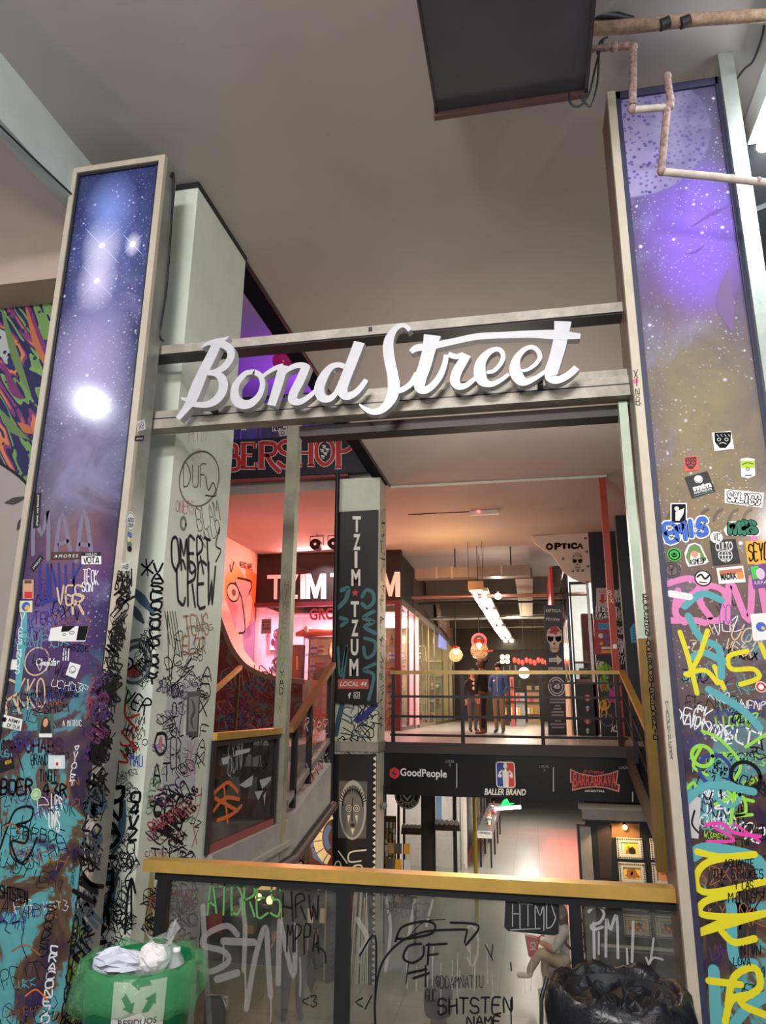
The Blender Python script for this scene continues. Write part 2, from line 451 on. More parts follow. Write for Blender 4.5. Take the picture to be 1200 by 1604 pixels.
struct('wall_back', MB().box(-9, 6, 41, 41.3, -1.9, 5.35, M('far_wall', (86, 78, 72), .8)), 'distant end wall of the galleries', 'wall')
struct('wall_far_left', MB().box(-9.2, -9, 3.9, 42, -1.9, 8.5, M('left_far_wall', (120, 96, 96), .8)), 'far side wall behind the shops', 'wall')
struct('wall_right', MB().box(3.0, 3.2, 4.6, 42, -1.9, 5.35, M('black_wall', (28, 30, 36), .55)), 'dark side wall of the gallery', 'wall')
# left of the left pillar: soffit beam, beige upper wall, mural wall
BEAMC = M('pale_beam', (176, 188, 182), .6, 0, .1, 2)
a = aX(0, 195, -2.83); zb = aX(60, 253, -2.83).z
struct('trim_1', MB().box(-2.93, -2.83, -5, 3.69, zb, 5.35, BEAMC), 'pale grey ceiling beam running to the blue pillar', 'beam')
BEIGE = M('beige_wall', (184, 162, 144), .65, 0, .05, 1.2)
zw = aY(50, 440, 4.0).z
struct('wall_left', MB().box(-9, -2.86, 4.0, 4.7, zw, 8.4, BEIGE), 'beige upper wall behind the blue pillar', 'wall')
mw = struct('wall_mural', MB().box(-9, -2.92, 4.3, 4.6, 0, zw, M('mural_ground', (170, 160, 150), .6, 0, .05, 1)), 'pale wall with an arched painted mural behind the blue pillar', 'wall')
struct('wall_behind', MB().box(-9, -2.9, 4.72, 4.9, -1.9, 5.35, DARK), 'dark partition behind the mural wall', 'wall')
# mural: generic tangle of leaf shapes
mp = YP(4.3)
def mural_mat():
    t = NT('mural_paint'); p = t.pos(); s = t.sep(p); v = t.comb(t.math('MULTIPLY', t.math('ADD', s[0], t.math('MULTIPLY', s[2], .75)), 1.25), 0, t.math('MULTIPLY', t.math('SUBTRACT', s[2], s[0]), .34))
    n = t.noise(v, 3.2, 1.5, 1.4); c = t.ramp(n, [(0, (40, 38, 84)), (.40, (44, 40, 90)), (.415, (110, 150, 82)), (.47, (126, 160, 92)), (.485, (36, 34, 78)), (.53, (40, 36, 84)), (.545, (128, 58, 112)), (.575, (120, 52, 104)), (.585, (206, 120, 74)), (.62, (214, 132, 80)), (.635, (44, 40, 90)), (.7, (176, 180, 172))], 'CONSTANT')
    d = t.vor(p, 13); c = t.mix(t.math('LESS_THAN', d, .22), c, lin((40, 38, 84))+(1,)); return t.fin(c, .5)
mb = MB().qp(mp, [(-60, 452), (100, 430), (100, 800), (60, 775), (20, 738), (-60, 690)], None, .004, mural_mat())
put('mural_painting', mb, mw)
mb = MB().spx(mp, [(-60, 690), (20, 738), (60, 775), (100, 800)], .02, .006, BLACK)
LEAF = [((0, 470), (25, 560), (50, 620), .05, M('leaf_green', (104, 130, 76), .5)), ((35, 450), (60, 540), (85, 590), .05, M('leaf_orange', (186, 108, 66), .5)), ((40, 470), (68, 540), (80, 570), .03, M('plum', (120, 50, 104), .5)),
        ((3, 560), (22, 610), (38, 625), .05, M('plum', (120, 50, 104), .5)), ((0, 640), (20, 670), (48, 690), .05, M('leaf_green', (104, 130, 76), .5)), ((28, 662), (42, 672), (52, 680), .045, M('leaf_orange', (186, 108, 66), .5))]
for a_, b_, c_, w_, m_ in LEAF: mb.spx(mp, [a_, b_, c_], [.004, w_*1.3, .004], lay(.007), m_)
mb.spx(mp, [(8, 788), (22, 785), (38, 780)], [.004, .05, .02], .006, M('soft_black', (70, 64, 60), .7)).spx(mp, [(28, 830), (33, 820), (38, 815)], [.01, .05, .04], .006, M('soft_black', (70, 64, 60), .7))
put('mural_outline', mb, mw)
solo('ceiling_cable', MB().tube([aX(-30, 170, -2.82), aX(0, 197, -2.82), aX(40, 236, -2.82), aX(112, 304, -2.82)], .006, BLACK, 6), 'thin black cable along the lower edge of the pale beam', 'cable')
# white column with graffiti
wc = struct('white_column', MB().box(-2.95, -2.18, 3.97, 4.86, -1.9, 5.35, WHITE), 'white plaster column covered in black tags beside the blue pillar', 'column')
put('cornice', MB().box(-2.75, -2.17, 3.955, 4.87, 5.31, 5.35, CHAR), wc)
# tall gallery column with the banner
kc = struct('gallery_column', MB().box(-3.0, -2.27, 10.85, 11.40, -1.9, 5.35, WHITE).box(-3.02, -2.25, 10.83, 11.42, 1.1, 1.24, CONC), 'white column between the two galleries carrying a tall black banner', 'column')
# ------------------------------------------------------------------ blue galaxy pillar and violet galaxy pillar
def galaxy(name, cx, stops, sidec, zmess, seed, planet=None, glow=None):
    t = NT(name); p = t.pos(); s = t.sep(p); x, z = s[0], s[2]
    zz = t.math('ADD', z, t.mr(t.noise(p, 1.6, 4, .5), 0, 1, -.35, .35))
    c = t.ramp(t.mr(zz, 0, 5.4), [(a/5.4, b) for a, b in stops])
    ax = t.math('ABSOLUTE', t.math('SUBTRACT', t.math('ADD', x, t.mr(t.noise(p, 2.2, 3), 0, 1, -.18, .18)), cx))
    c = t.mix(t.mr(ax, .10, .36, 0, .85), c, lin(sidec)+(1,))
    c = t.mix(t.mr(t.noise(p, 4.5, 6, .8, .65), .48, .8, 0, .55), c, lin(sidec)+(1,))
    c = t.mix(t.mr(t.noise(p, 2.1, 5, .6, .6), .55, .8, 0, .55), c, lin((150, 152, 196))+(1,))
    if glow:
        for gx, gz, r, col in glow:
            d = t.math('SQRT', t.math('ADD', t.math('POWER', t.math('SUBTRACT', x, gx), 2), t.math('POWER', t.math('MULTIPLY', t.math('SUBTRACT', z, gz), .62), 2)))
            c = t.mix(t.mr(d, r, 0, 0, .95), c, lin(col)+(1,))
    for sc, th, st in ((15, .13, .85), (7.5, .10, .95), (30, .17, .55), (44, .2, .35)):
        f = t.math('MULTIPLY', t.mr(t.vor(p, sc), th, th*.3, 0, st), t.mr(t.noise(p, 1.3, 2), .36, .5))
        c = t.mix(f, c, lin((232, 234, 250))+(1,))
    if planet:
        px_, pz_, pr_ = planet
        d = t.math('SQRT', t.math('ADD', t.math('POWER', t.math('SUBTRACT', x, px_), 2), t.math('POWER', t.math('SUBTRACT', z, pz_), 2)))
        q = t.mix(t.math('LESS_THAN', t.vor(p, 34), .34), lin((140, 132, 172))+(1,), lin((82, 60, 134))+(1,))
        q = t.mix(t.mr(t.math('ADD', x, t.math('MULTIPLY', z, .3)), px_+pz_*.3-.15, px_+pz_*.3+.42, 0, .9), q, lin((84, 78, 112))+(1,))
        q = t.mix(t.mr(t.noise(p, 5, 4), .4, .7, 0, .35), q, lin((170, 164, 196))+(1,))
        c = t.mix(t.mr(d, pr_, pr_*.965), c, q)
    # sprayed lower part of the panel
    m = t.ramp(t.noise(p, 2.6, 4, 1.1, .6), [(0, (34, 26, 44)), (.38, (52, 38, 62)), (.44, (78, 60, 48)), (.50, (96, 78, 58)), (.525, (84, 150, 154)), (.66, (92, 166, 170)), (.72, (60, 48, 80)), (1, (26, 22, 32))])
    k = t.mr(t.math('ADD', z, t.mr(t.noise(p, 3, 3), 0, 1, -.5, .5)), zmess, zmess-.7)
    c = t.mix(k, c, m)
    t.put(t.b.inputs['Emission Color'], c); t.b.inputs['Emission Strength'].default_value = 0.0
    return t.fin(c, .13, 0, .5)
YL = 3.50; _g = lambda x, y: (aY(x, y, YL+.018).x, aY(x, y, YL+.018).z)
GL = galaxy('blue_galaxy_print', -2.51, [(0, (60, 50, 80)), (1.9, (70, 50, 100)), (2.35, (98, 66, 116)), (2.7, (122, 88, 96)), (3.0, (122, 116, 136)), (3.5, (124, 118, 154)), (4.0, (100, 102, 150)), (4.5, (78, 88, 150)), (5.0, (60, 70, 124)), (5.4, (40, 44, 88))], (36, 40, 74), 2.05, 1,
            None, [(*_g(160, 385), .15, (226, 228, 255)), (*_g(152, 440), .15, (222, 214, 255)), (*_g(208, 383), .06, (230, 232, 255)), (*_g(172, 330), .2, (130, 150, 226)), (*_g(140, 560), .3, (170, 160, 206))])
GR = galaxy('violet_galaxy_print', .90, [(0, (70, 54, 44)), (2.2, (110, 90, 84)), (2.6, (146, 128, 100)), (3.1, (144, 130, 102)), (3.5, (126, 118, 98)), (3.85, (116, 92, 132)), (4.3, (104, 88, 146)), (4.7, (84, 80, 112)), (5.4, (64, 62, 98))], (92, 84, 104), 2.05, 2,
            (.70, 4.93, .43), [(.98, 4.25, .32, (140, 104, 226)), (.96, 4.0, .2, (132, 96, 210))])
lp = thing('galaxy_pillar', 'square pillar clad in a blue star field print above a turquoise graffiti base', 'pillar', (-2.51, 3.58, 0))
xl, xr, zl_ = -2.84, -2.172, 5.18
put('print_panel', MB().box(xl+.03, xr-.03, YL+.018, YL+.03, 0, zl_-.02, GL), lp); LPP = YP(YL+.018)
put('casing', MB().box(xl, xr, YL+.03, 3.66, 0, zl_, GALV), lp, 'scratched grey metal casing')
put('edge_strip', MB().box(xl, xl+.036, YL-.006, YL+.03, 0, zl_, CREAM), lp, 'cream edge strip')
put('edge_strip', MB().box(xr-.042, xr, YL-.006, YL+.03, 0, zl_, CREAM), lp, 'cream edge strip')
put('edge_strip', MB().box(xl+.036, xr-.042, YL-.006, YL+.03, zl_-.04, zl_, CREAM), lp, 'cream edge strip')
put('border', MB().box(xl+.036, xl+.052, YL+.004, YL+.03, 0, zl_-.04, DARK).box(xr-.058, xr-.042, YL+.004, YL+.03, 0, zl_-.04, DARK).box(xl+.05, xr-.05, YL+.004, YL+.03, zl_-.06, zl_-.04, DARK), lp)
YR = 3.58
rp = thing('galaxy_pillar', 'square pillar clad in a violet planet print above yellow spray graffiti', 'pillar', (.92, 3.7, 0))
x0 = aY(951, 145, YR).x; x1 = aY(1128, 130, YR).x; x2 = aY(1152, 130, YR).x
zt = aY(951, 145, YR).z
put('print_panel', MB().box(x0+.03, x1+.01, YR+.018, YR+.03, 0, zt, GR), rp); RPP = YP(YR+.018)
BROWN = M('rusty_side', (112, 96, 84), .5, .3, .3, 7)
put('casing', MB().box(x0, x1, YR+.03, YR+.28, 0, zt, BROWN), rp, 'brown weathered side casing')
put('edge_strip', MB().box(x0, x0+.044, YR-.006, YR+.03, 0, zt, CREAM), rp, 'cream edge strip')
put('edge_post', MB().box(x1, x2, YR-.03, YR+.26, 0, 5.35, METAL), rp, 'bare metal edge post')
put('border', MB().box(x0+.044, x0+.072, YR+.004, YR+.03, 0, zt, M('navy_border', (44, 46, 72), .5)).box(x1-.022, x1, YR+.004, YR+.03, 0, zt, M('navy_border', (44, 46, 72), .5)).box(x0+.05, x1-.01, YR+.004, YR+.03, zt-.05, zt, M('navy_border', (44, 46, 72), .5)), rp)
LPPan = [o for o in lp.children if o.name.startswith('print_panel')][0]; RPPan = [o for o in rp.children if o.name.startswith('print_panel')][0]
LCas = [o for o in lp.children if o.name.startswith('casing')][0]
# crossed glints on the star print
mb = MB(); GLINT = M('glint', (206, 210, 250), .3)
for cx, cy, r in ((160, 385, 38), (152, 440, 34), (208, 383, 22)):
    for a in (.8, 2.35):
        dx, dy = r*math.cos(a), r*math.sin(a); mb.spx(LPP, [(cx-dx, cy-dy), (cx, cy), (cx+dx, cy+dy)], [.001, .007, .001], lay(), GLINT)
    u, v = LPP.q(cx, cy); mb.disc(LPP, u, v, .022, None, lay(), M('star_core', (238, 236, 255), .3))
put('star_glints', mb, LPPan)

# ------------------------------------------------------------------ sign bridge between the pillars
YB = 3.70; bp = YP(YB)
sb = thing('sign_bridge', 'pair of worn cream metal beams carrying the script sign', 'beam', (-.8, YB, 3.3))
AGED = M('aged_cream_metal', (158, 152, 140), .5, .25, .25, 9, .1, 60)
z1 = aY(610, 509, YB).z; xL, xR = aY(248, 540, YB).x-.06, x0+.02
put('upper_rail', MB().box(xL, xR, YB, YB+.05, z1-.052, z1+.006, AGED).box(xL, xR, YB+.012, YB+.12, z1-.06, z1-.05, CHAR), sb)
put('bracket', MB().box(aY(578, 500, YB).x, aY(578, 500, YB).x+.02, YB-.006, YB+.02, z1-.03, z1-.005, CHAR), sb)
zA, zB, zC, zD = [aY(570, y, YB).z for y in (648, 632, 618, 605)]
put('lower_beam', MB().box(xL-.05, xR, YB, YB+.10, zA, zB, AGED).box(xL-.05, xR, YB+.012, YB+.10, zB, zC, AGED), sb)
put('backing_board', MB().box(xL+.9, xR, YB+.04, YB+.09, zC+.004, zD, AGED), sb)
put('joint_line', MB().box(xL-.05, xR, YB-.001, YB+.02, zB-.003, zB+.004, BLACK), sb)
put('gate_track', MB().box(aY(470, 665, YB+.12).x, xR-.01, YB+.11, YB+.22, zA-.07, zA-.005, M('dark_track', (58, 50, 48), .5, .3)), sb, 'dark sliding gate track')
solo('gate_jamb', MB().box(xR-.075, xR-.03, YB+.06, YB+.12, aY(1008, 1000, YB+.06).z, zA-.01, M('jamb_paint', (176, 190, 170), .45, .2, .12, 6)).box(xR-.075, xR-.03, YB+.06, YB+.12, aY(1042, 1367, YB+.06).z, aY(1008, 1000, YB+.06).z, BRONZE),
     'slim jamb beside the violet pillar, pale above and dull brass below', 'jamb')
# ------------------------------------------------------------------ script letters
LW = M('letter_white', (188, 188, 192), .35, .1, .05, 12); LWS = 1
ws = thing('letter_sign', 'large white script lettering held on the cream beams between the two pillars', 'sign', (-.8, 3.58, 3.4)); lpn = YP(3.575)
def zm(ox, oy, s): return lambda pts: [(ox+x/s, oy+y/s) for x, y in pts]
A_, B_, C_, D_, E_ = zm(265, 500, 5.714), zm(360, 400, 4.615), zm(465, 490, 5.714), zm(640, 490, 7.5), zm(770, 490, 7.5)
PXM = (lpn.q(700, 580)[0]-lpn.q(600, 580)[0])/100
def letter(strokes, rnd=False):
    mb = MB()
    for i, (zf, sc, pts, ws_) in enumerate(strokes):
        mb.stroke(lpn, [lpn.q(*p) for p in zf(pts)], [w_/sc*PXM for w_ in ws_], .0004*i+lay(0)*.3, LW, thick=.055, round_=False, n=7)
    put('letter', mb, ws)
a, b, d = 5.714, 4.615, 7.5
letter([(A_, a, [(425, 225), (375, 330), (300, 480), (240, 620), (200, 720), (150, 800), (75, 890)], [100, 105, 110, 120, 110, 75, 55]),
        (A_, a, [(290, 255), (350, 215), (420, 205), (480, 185), (535, 155)], [12, 45, 75, 50, 8]),
        (A_, a, [(400, 222), (480, 225), (545, 270), (550, 345), (490, 430), (410, 470), (330, 480)], [60, 75, 75, 75, 70, 55, 45]),
        (A_, a, [(350, 480), (430, 490), (480, 550), (478, 640), (420, 725), (330, 765), (215, 762)], [50, 65, 85, 90, 85, 65, 50]),
        (A_, a, [(105, 705), (150, 720), (200, 730)], [15, 40, 60])])
letter([(A_, a, [(755, 468), (815, 505), (835, 590), (800, 690), (720, 757), (640, 755), (590, 700), (592, 600), (650, 515), (700, 478), (765, 470)], [50, 50, 52, 62, 85, 92, 88, 72, 60, 52, 50]),
        (B_, b, [(225, 885), (270, 850), (330, 815), (385, 800)], [30, 32, 38, 45])])
letter([(B_, b, [(388, 795), (350, 930), (318, 1030), (300, 1085)], [75, 72, 68, 66]),
        (B_, b, [(350, 905), (400, 840), (470, 800), (530, 795), (570, 812)], [30, 38, 44, 46, 40]),
        (B_, b, [(552, 800), (510, 900), (462, 995), (455, 1045), (500, 1060), (560, 1030), (625, 975)], [68, 72, 70, 66, 50, 42, 34])])
letter([(C_, a, [(425, 480), (370, 465), (300, 490), (235, 580), (200, 680), (225, 755), (290, 768), (350, 715), (400, 600)], [50, 52, 66, 92, 96, 84, 66, 50, 40]),
        (C_, a, [(560, 262), (500, 420), (430, 600), (405, 690), (440, 745), (510, 725), (570, 670), (622, 598)], [104, 102, 100, 98, 78, 66, 56, 46])])
letter([(C_, a, [(1012, 158), (975, 118), (925, 115), (870, 155), (825, 240), (818, 330), (832, 430), (855, 540), (868, 650), (855, 740), (810, 820), (745, 875), (670, 885), (605, 855), (558, 815)], [40, 42, 46, 62, 88, 98, 98, 98, 108, 104, 86, 66, 52, 36, 12]),
        (C_, a, [(880, 700), (950, 685), (1030, 625), (1080, 540)], [60, 52, 56, 60])])
letter([(D_, d, [(280, 262), (240, 430), (190, 620), (135, 780), (135, 880), (200, 905), (285, 850), (370, 740), (425, 600), (445, 490)], [205, 160, 150, 145, 120, 95, 82, 76, 66, 60]),
        (D_, d, [(25, 460), (100, 412), (250, 395), (500, 342), (800, 280), (1100, 262)], [60, 92, 90, 82, 84, 82]),
        (E_, d, [(110, 265), (300, 255), (500, 250), (700, 255), (880, 265), (1045, 275)], [84, 85, 94, 116, 100, 62])])
letter([(D_, d, [(465, 485), (560, 515), (645, 485)], [66, 66, 62]), (D_, d, [(685, 490), (620, 600), (565, 700), (545, 800), (590, 862), (680, 850), (800, 755)], [108, 112, 116, 112, 88, 66, 52])])
ew = [40, 48, 52, 54, 56, 62, 84, 116, 136, 116, 72, 52, 46]
letter([(D_, d, [(918, 700), (1000, 682), (1080, 600), (1112, 510), (1080, 440), (1010, 430), (925, 478), (850, 580), (836, 700), (870, 800), (960, 838), (1060, 805), (1180, 720)], ew)])
letter([(E_, d, [(352, 682), (430, 665), (520, 600), (568, 520), (540, 440), (470, 402), (385, 432), (305, 520), (275, 620), (292, 720), (355, 800), (430, 806), (530, 758), (640, 680)], [40]+ew)])
letter([(E_, d, [(838, 100), (820, 250), (790, 400), (745, 560), (705, 680), (700, 755), (765, 790), (860, 755), (935, 705), (1000, 640)], [190, 160, 152, 146, 150, 125, 92, 84, 80, 78])])
put('standoff', MB().box(aY(330, 600, 3.63).x, aY(330, 600, 3.63).x+.03, 3.63, 3.70, zB, zB+.03, CHAR), ws)
put('standoff', MB().box(aY(840, 560, 3.63).x, aY(840, 560, 3.63).x+.03, 3.63, 3.70, zB, zB+.03, CHAR), ws)
# ------------------------------------------------------------------ tags and stickers on the front pillars and the white column
LET = 'ABCDEFGHIKLMNOPRSTUVWXYZ0123'
def scrib(mb, pl, quad, n, h0, h1, mats, w, rnd, tilt=25, lens=(2, 6), asp=.8):
    """n tags at random places in the pixel quad (tl, tr, br, bl); heights in pixels"""
    tl, tr, br, bl = quad
    for _ in range(n):
        a, b = rnd.random(), rnd.random()
        x = (tl[0]*(1-a)+tr[0]*a)*(1-b)+(bl[0]*(1-a)+br[0]*a)*b; y = (tl[1]*(1-a)+tr[1]*a)*(1-b)+(bl[1]*(1-a)+br[1]*a)*b
        k = rnd.randint(*lens); h = rnd.uniform(h0, h1); ww = h*asp*k
        wid = ((tr[0]-tl[0])*(1-b)+(br[0]-bl[0])*b)
        if ww > wid*.9: ww = wid*.9
        g = math.radians(rnd.uniform(-tilt, tilt)); c, s = math.cos(g), math.sin(g)
        x = min(max(x, (tl[0]*(1-b)+bl[0]*b)+ww/2), (tr[0]*(1-b)+br[0]*b)-ww/2)
        cs = [(x+dx*c-dy*s, y+dx*s+dy*c) for dx, dy in ((-ww/2, -h/2), (ww/2, -h/2), (ww/2, h/2), (-ww/2, h/2))]
        u0, u1 = pl.q(*cs[0]), pl.q(*cs[3]); sc = math.hypot(u0[0]-u1[0], u0[1]-u1[1])/h
        mb.hpx(pl, ''.join(rnd.choice(LET) for _ in range(k)), cs, rnd.uniform(*w)*sc, lay(), rnd.choice(mats), jit=.32, rnd=rnd)
def box4(x0, y0, x1, y1, t=0): return [(x0, y0), (x1, y0+t), (x1, y1+t), (x0, y1)]
def vert(mb, pl, txt, x0, y0, x1, y1, wd, wpx, m, jit=.2, rnd=R):
    """letters stacked down the line from (x0, y0) to (x1, y1), each wd pixels wide"""
    n = len(txt); sc = abs(pl.q(x0+10, y0)[0]-pl.q(x0, y0)[0])/10 if abs(pl.U.x) > .5 else abs(pl.q(x0, y0+10)[1]-pl.q(x0, y0)[1])/10
    for i, ch in enumerate(txt):
        a, b = i/n, (i+.86)/n; xa, ya, xb, yb = x0+(x1-x0)*a, y0+(y1-y0)*a, x0+(x1-x0)*b, y0+(y1-y0)*b
        mb.hpx(pl, ch, [(xa-wd/2, ya), (xa+wd/2, ya), (xb+wd/2, yb), (xb-wd/2, yb)], wpx*sc, lay(), m, jit=jit, rnd=rnd)
def sticker(parent, pl, px, base, fn=None, label=None, d=.0022):
    mb = MB().qp(pl, px, None, d+lay(0)*.3, base)
    if fn: fn(mb, d+.0008)
    return put('sticker', mb, parent, label)
rg = random.Random(11)
# ---- blue pillar, print panel
P = LPP; S = 1/(P.q(110, 1200)[0]-P.q(100, 1200)[0])*10; px = 1/S
mb = MB()
for (x0, y0, x1, y1, n, h0, h1) in ((30, 900, 150, 980, 7, 9, 22), (18, 980, 140, 1110, 16, 8, 22), (0, 1110, 125, 1260, 18, 8, 24), (0, 1260, 108, 1420, 13, 10, 26), (0, 1420, 92, 1604, 12, 10, 28)):
    scrib(mb, P, box4(x0, y0, x1, y1), n, h0, h1, [INK, INK, INK, INKV, INKV, INKB, INKW, INKT, INKC], (.7, 1.7), rg, 20)
put('graffiti', mb, LPPan, kind='stuff')
mb = MB()
mb.hpx(P, 'UNIK', box4(60, 884, 130, 936, 2), 4*px, lay(), INKB).spx(P, [(60, 946), (90, 938), (118, 930)], 5*px, lay(), INKB)
mb.hpx(P, 'MAA', box4(48, 800, 150, 872, 4), 7*px, lay(), M('faded_grey_spray', (118, 110, 130), .6))
mb.hpx(P, 'TEOK', box4(130, 892, 155, 914, 2), 1.6*px, lay(), INKW).hpx(P, 'SON', box4(128, 912, 146, 926, 2), 1.6*px, lay(), INKW).hpx(P, 'VES', box4(88, 920, 130, 948, -4), 3*px, lay(), M('tan_spray', (206, 178, 140), .6)).hpx(P, 'R', box4(112, 932, 134, 962), 4*px, lay(), M('tan_spray', (206, 178, 140), .6))
mb.spx(P, [(40, 945), (36, 1000), (28, 1080)], [6*px, 13*px, 10*px], lay(), INKT); vert(mb, P, 'VIESCNOS', 36, 960, 27, 1056, 8, 1.3, INKW)
mb.hpx(P, 'TOMZS', box4(52, 958, 104, 978), 2.2*px, lay(), INKV).hpx(P, 'GKD', box4(44, 984, 78, 1008), 2*px, lay(), INKV)
mb.tpx(P, 'Cheddar', box4(56, 1031, 94, 1043), lay(), INKW, shear=.35, bold=.02)
mb.ring(P, *P.q(58, 1036), 20*px, 2*px, lay(), M('tan_spray', (206, 178, 140), .6))
for i in range(3): mb.spx(P, [(100+i*4, 1016), (99+i*4, 1034)], 2*px, lay(), INKW)
for i, s_ in enumerate(('ME GUSTA ESTE LUGAR', 'PORQUE PUEDO ESCRIBIR', 'EN LA PARED')): mb.hpx(P, s_, box4(54-5*i, 1076+9*i, (122, 124, 98)[i], 1084+9*i), .9*px, lay(), INK, jit=.06)
mb.hpx(P, 'R', box4(6, 1070, 36, 1120), 3.5*px, lay(), M('tan_spray', (206, 178, 140), .6)).hpx(P, 'KKO', box4(26, 1064, 72, 1108), 2.4*px, lay(), M('tan_spray', (206, 178, 140), .6))
mb.hpx(P, 'MADOHABS', box4(4, 1158, 98, 1178), 3.2*px, lay(), M('oxblood_marker', (62, 22, 40), .5)); vert(mb, P, '&VIOLET', 121, 1168, 112, 1232, 9, 1.5, INKW)
mb.hpx(P, 'A MITHIC', box4(98, 1128, 128, 1137), 1*px, lay(), INKW).hpx(P, 'BRAND', box4(48, 1182, 76, 1198), 1.4*px, lay(), INK).hpx(P, 'TINGLE', box4(62, 1206, 90, 1224), 1.4*px, lay(), INK)
mb.hpx(P, 'BOER', box4(0, 1222, 52, 1244), 3.4*px, lay(), INK).hpx(P, '43R', box4(66, 1226, 106, 1244, 4), 3*px, lay(), INK).hpx(P, 'LES', box4(80, 1244, 98, 1262, 6), 1.6*px, lay(), INKW).hpx(P, 'UNS', box4(76, 1262, 94, 1294, 10), 2*px, lay(), INKW)
mb.spx(P, [(0, 1330), (14, 1290), (26, 1268), (50, 1264), (48, 1284), (26, 1292), (44, 1298), (40, 1320), (18, 1318), (30, 1350), (46, 1340), (58, 1312)], 3*px, lay(), INK).spx(P, [(16, 1310), (18, 1340), (38, 1354), (48, 1336)], 2*px, lay(), INK)
mb.hpx(P, 'SHTSTEN', box4(0, 1386, 44, 1406, 10), 2.2*px, lay(), INK)
mb.spx(P, [(4, 1440), (12, 1446), (8, 1456), (16, 1462)], 1.2*px, lay(), INK).spx(P, [(-4, 1446), (6, 1443)], 2.4*px, lay(), INK).spx(P, [(20, 1446), (30, 1443)], 2.4*px, lay(), INK).spx(P, [(34, 1430), (38, 1452), (34, 1476), (42, 1500)], 1.2*px, lay(), INK)
vert(mb, P, 'CRACONEVO', 86, 1481, 70, 1604, 15, 2.2, INKW); vert(mb, P, 'SOQDSO', 82, 1416, 66, 1500, 17, 1.6, INK)
for y0, y1 in ((1180, 1206), (1215, 1236)): mb.spx(P, [(28, y0), (36, y1)], 1.5*px, lay(), INK)
for (x, y), l in (((4, 1300), 30), ((18, 1490), 45), ((40, 1560), 34)): mb.spx(P, [(x, y), (x+l*.5, y-10), (x+l, y+6)], 2*px, lay(), rg.choice([INKO, INKC, INKR]))
put('graffiti', mb, LPPan, 'readable tags in black, white and violet')
mb = MB().qp(P, [(60, 1290), (72, 1280), (80, 1292), (72, 1316), (60, 1306)], None, lay(), M('ochre_flare', (190, 150, 90), .6))
SK = lambda px_, base, fn=None, lb=None: sticker(LPPan, P, px_, base, fn, lb)
SK([(55, 773), (65, 772), (62, 826), (52, 828)], VBLK, lambda m, d: m.tpx(P, '¡Mamá, soy famoso!', [(57, 824), (58.5, 776), (62.5, 775), (60.5, 823)], d, PAPER, bold=.01), 'black strip sticker with white slogan')
SK(box4(80, 865, 128, 877, -1), M('brown_vinyl', (72, 50, 40), .5), lambda m, d: m.tpx(P, 'AMORES', box4(85, 869, 123, 874, -1), d, PAPER, shear=.2, space=1.4), 'brown name sticker')
SK(box4(128, 865, 159, 884), PAPER, lambda m, d: (m.qp(P, box4(128, 865, 159, 871), None, d, VBLK), m.tpx(P, 'HELLO', box4(135, 866.5, 152, 870), d+.0006, PAPER), m.hpx(P, 'VOTA', box4(131, 873, 156, 882), 1.6*px, d, INK)), 'white greeting badge sticker')
SK([(63, 869), (69, 874), (53, 896), (47, 890)], VBLK, lambda m, d: m.tpx(P, 'TMOLDT', [(51, 890), (64, 873), (66, 875), (53, 893)], d, PAPER))
SK(box4(36, 908, 53, 938), M('tan_photo', (186, 158, 128), .5), lambda m, d: (m.qp(P, box4(39, 909, 50, 914), None, d, M('hat_brown', (90, 60, 44))), m.disc(P, *P.q(44, 921), 5*px, None, d, M('skin_print', (210, 150, 120))), m.qp(P, box4(39, 927, 51, 937), None, d, VRED)), 'tan portrait sticker')
SK(box4(31, 941, 51, 959), M('cream_vinyl', (214, 206, 168)), lambda m, d: (m.disc(P, *P.q(41, 950), 7*px, None, d, VBLU), m.disc(P, *P.q(43, 952), 4*px, None, d+.0004, VYEL)))
SK([(80, 984), (97, 981), (94, 1004), (76, 1004)], PAPER)
SK([(96, 981), (139, 981), (134, 1005), (94, 1005)], PAPER, lambda m, d: (m.qp(P, [(98, 981), (118, 981), (108, 989), (96, 990)], None, d, INK), m.qp(P, [(124, 981), (139, 981), (134, 1003), (120, 1003), (122, 990)], None, d, INK), m.ring(P, *P.q(113, 991), 4*px, .9*px, d, INK, ry=2*px), m.ring(P, *P.q(101, 994), 2.5*px, .8*px, d, INK, ry=1.6*px)), 'drawn eyes sticker, black and white')
SK(box4(11, 1033, 27, 1049), PAPER); SK([(110, 1037), (127, 1042), (119, 1063), (103, 1057)], PAPER, lambda m, d: (m.ring(P, *P.q(114, 1049), 5*px, .8*px, d, INK), m.spx(P, [(112, 1050), (114, 1053), (117, 1051)], .8*px, d, INK)))
SK([(6, 1119), (36, 1127), (33, 1145), (1, 1138)], PAPER, lambda m, d: (m.tpx(P, 'ARMY', [(14, 1124), (33, 1129), (32, 1135), (13, 1130)], d, INK, bold=.02), m.tpx(P, 'OF DUB', [(12, 1132), (32, 1137), (31, 1143), (11, 1139)], d, INK, bold=.02), m.disc(P, *P.q(7.5, 1127), 3.5*px, None, d, INK)), 'white rectangular sticker with black capitals')
SK(box4(59, 1120, 84, 1156), M('forest_photo', (70, 92, 78)), lambda m, d: (m.qp(P, [(62, 1156), (66, 1130), (72, 1121), (79, 1130), (82, 1156)], None, d, M('hair_print', (36, 26, 26))), m.disc(P, *P.q(72, 1132), 4*px, None, d+.0004, M('skin_print', (210, 150, 120)), ry=6*px), m.qp(P, box4(62, 1149, 82, 1155), None, d+.0004, PAPER)), 'photo sticker of a person with long dark hair')
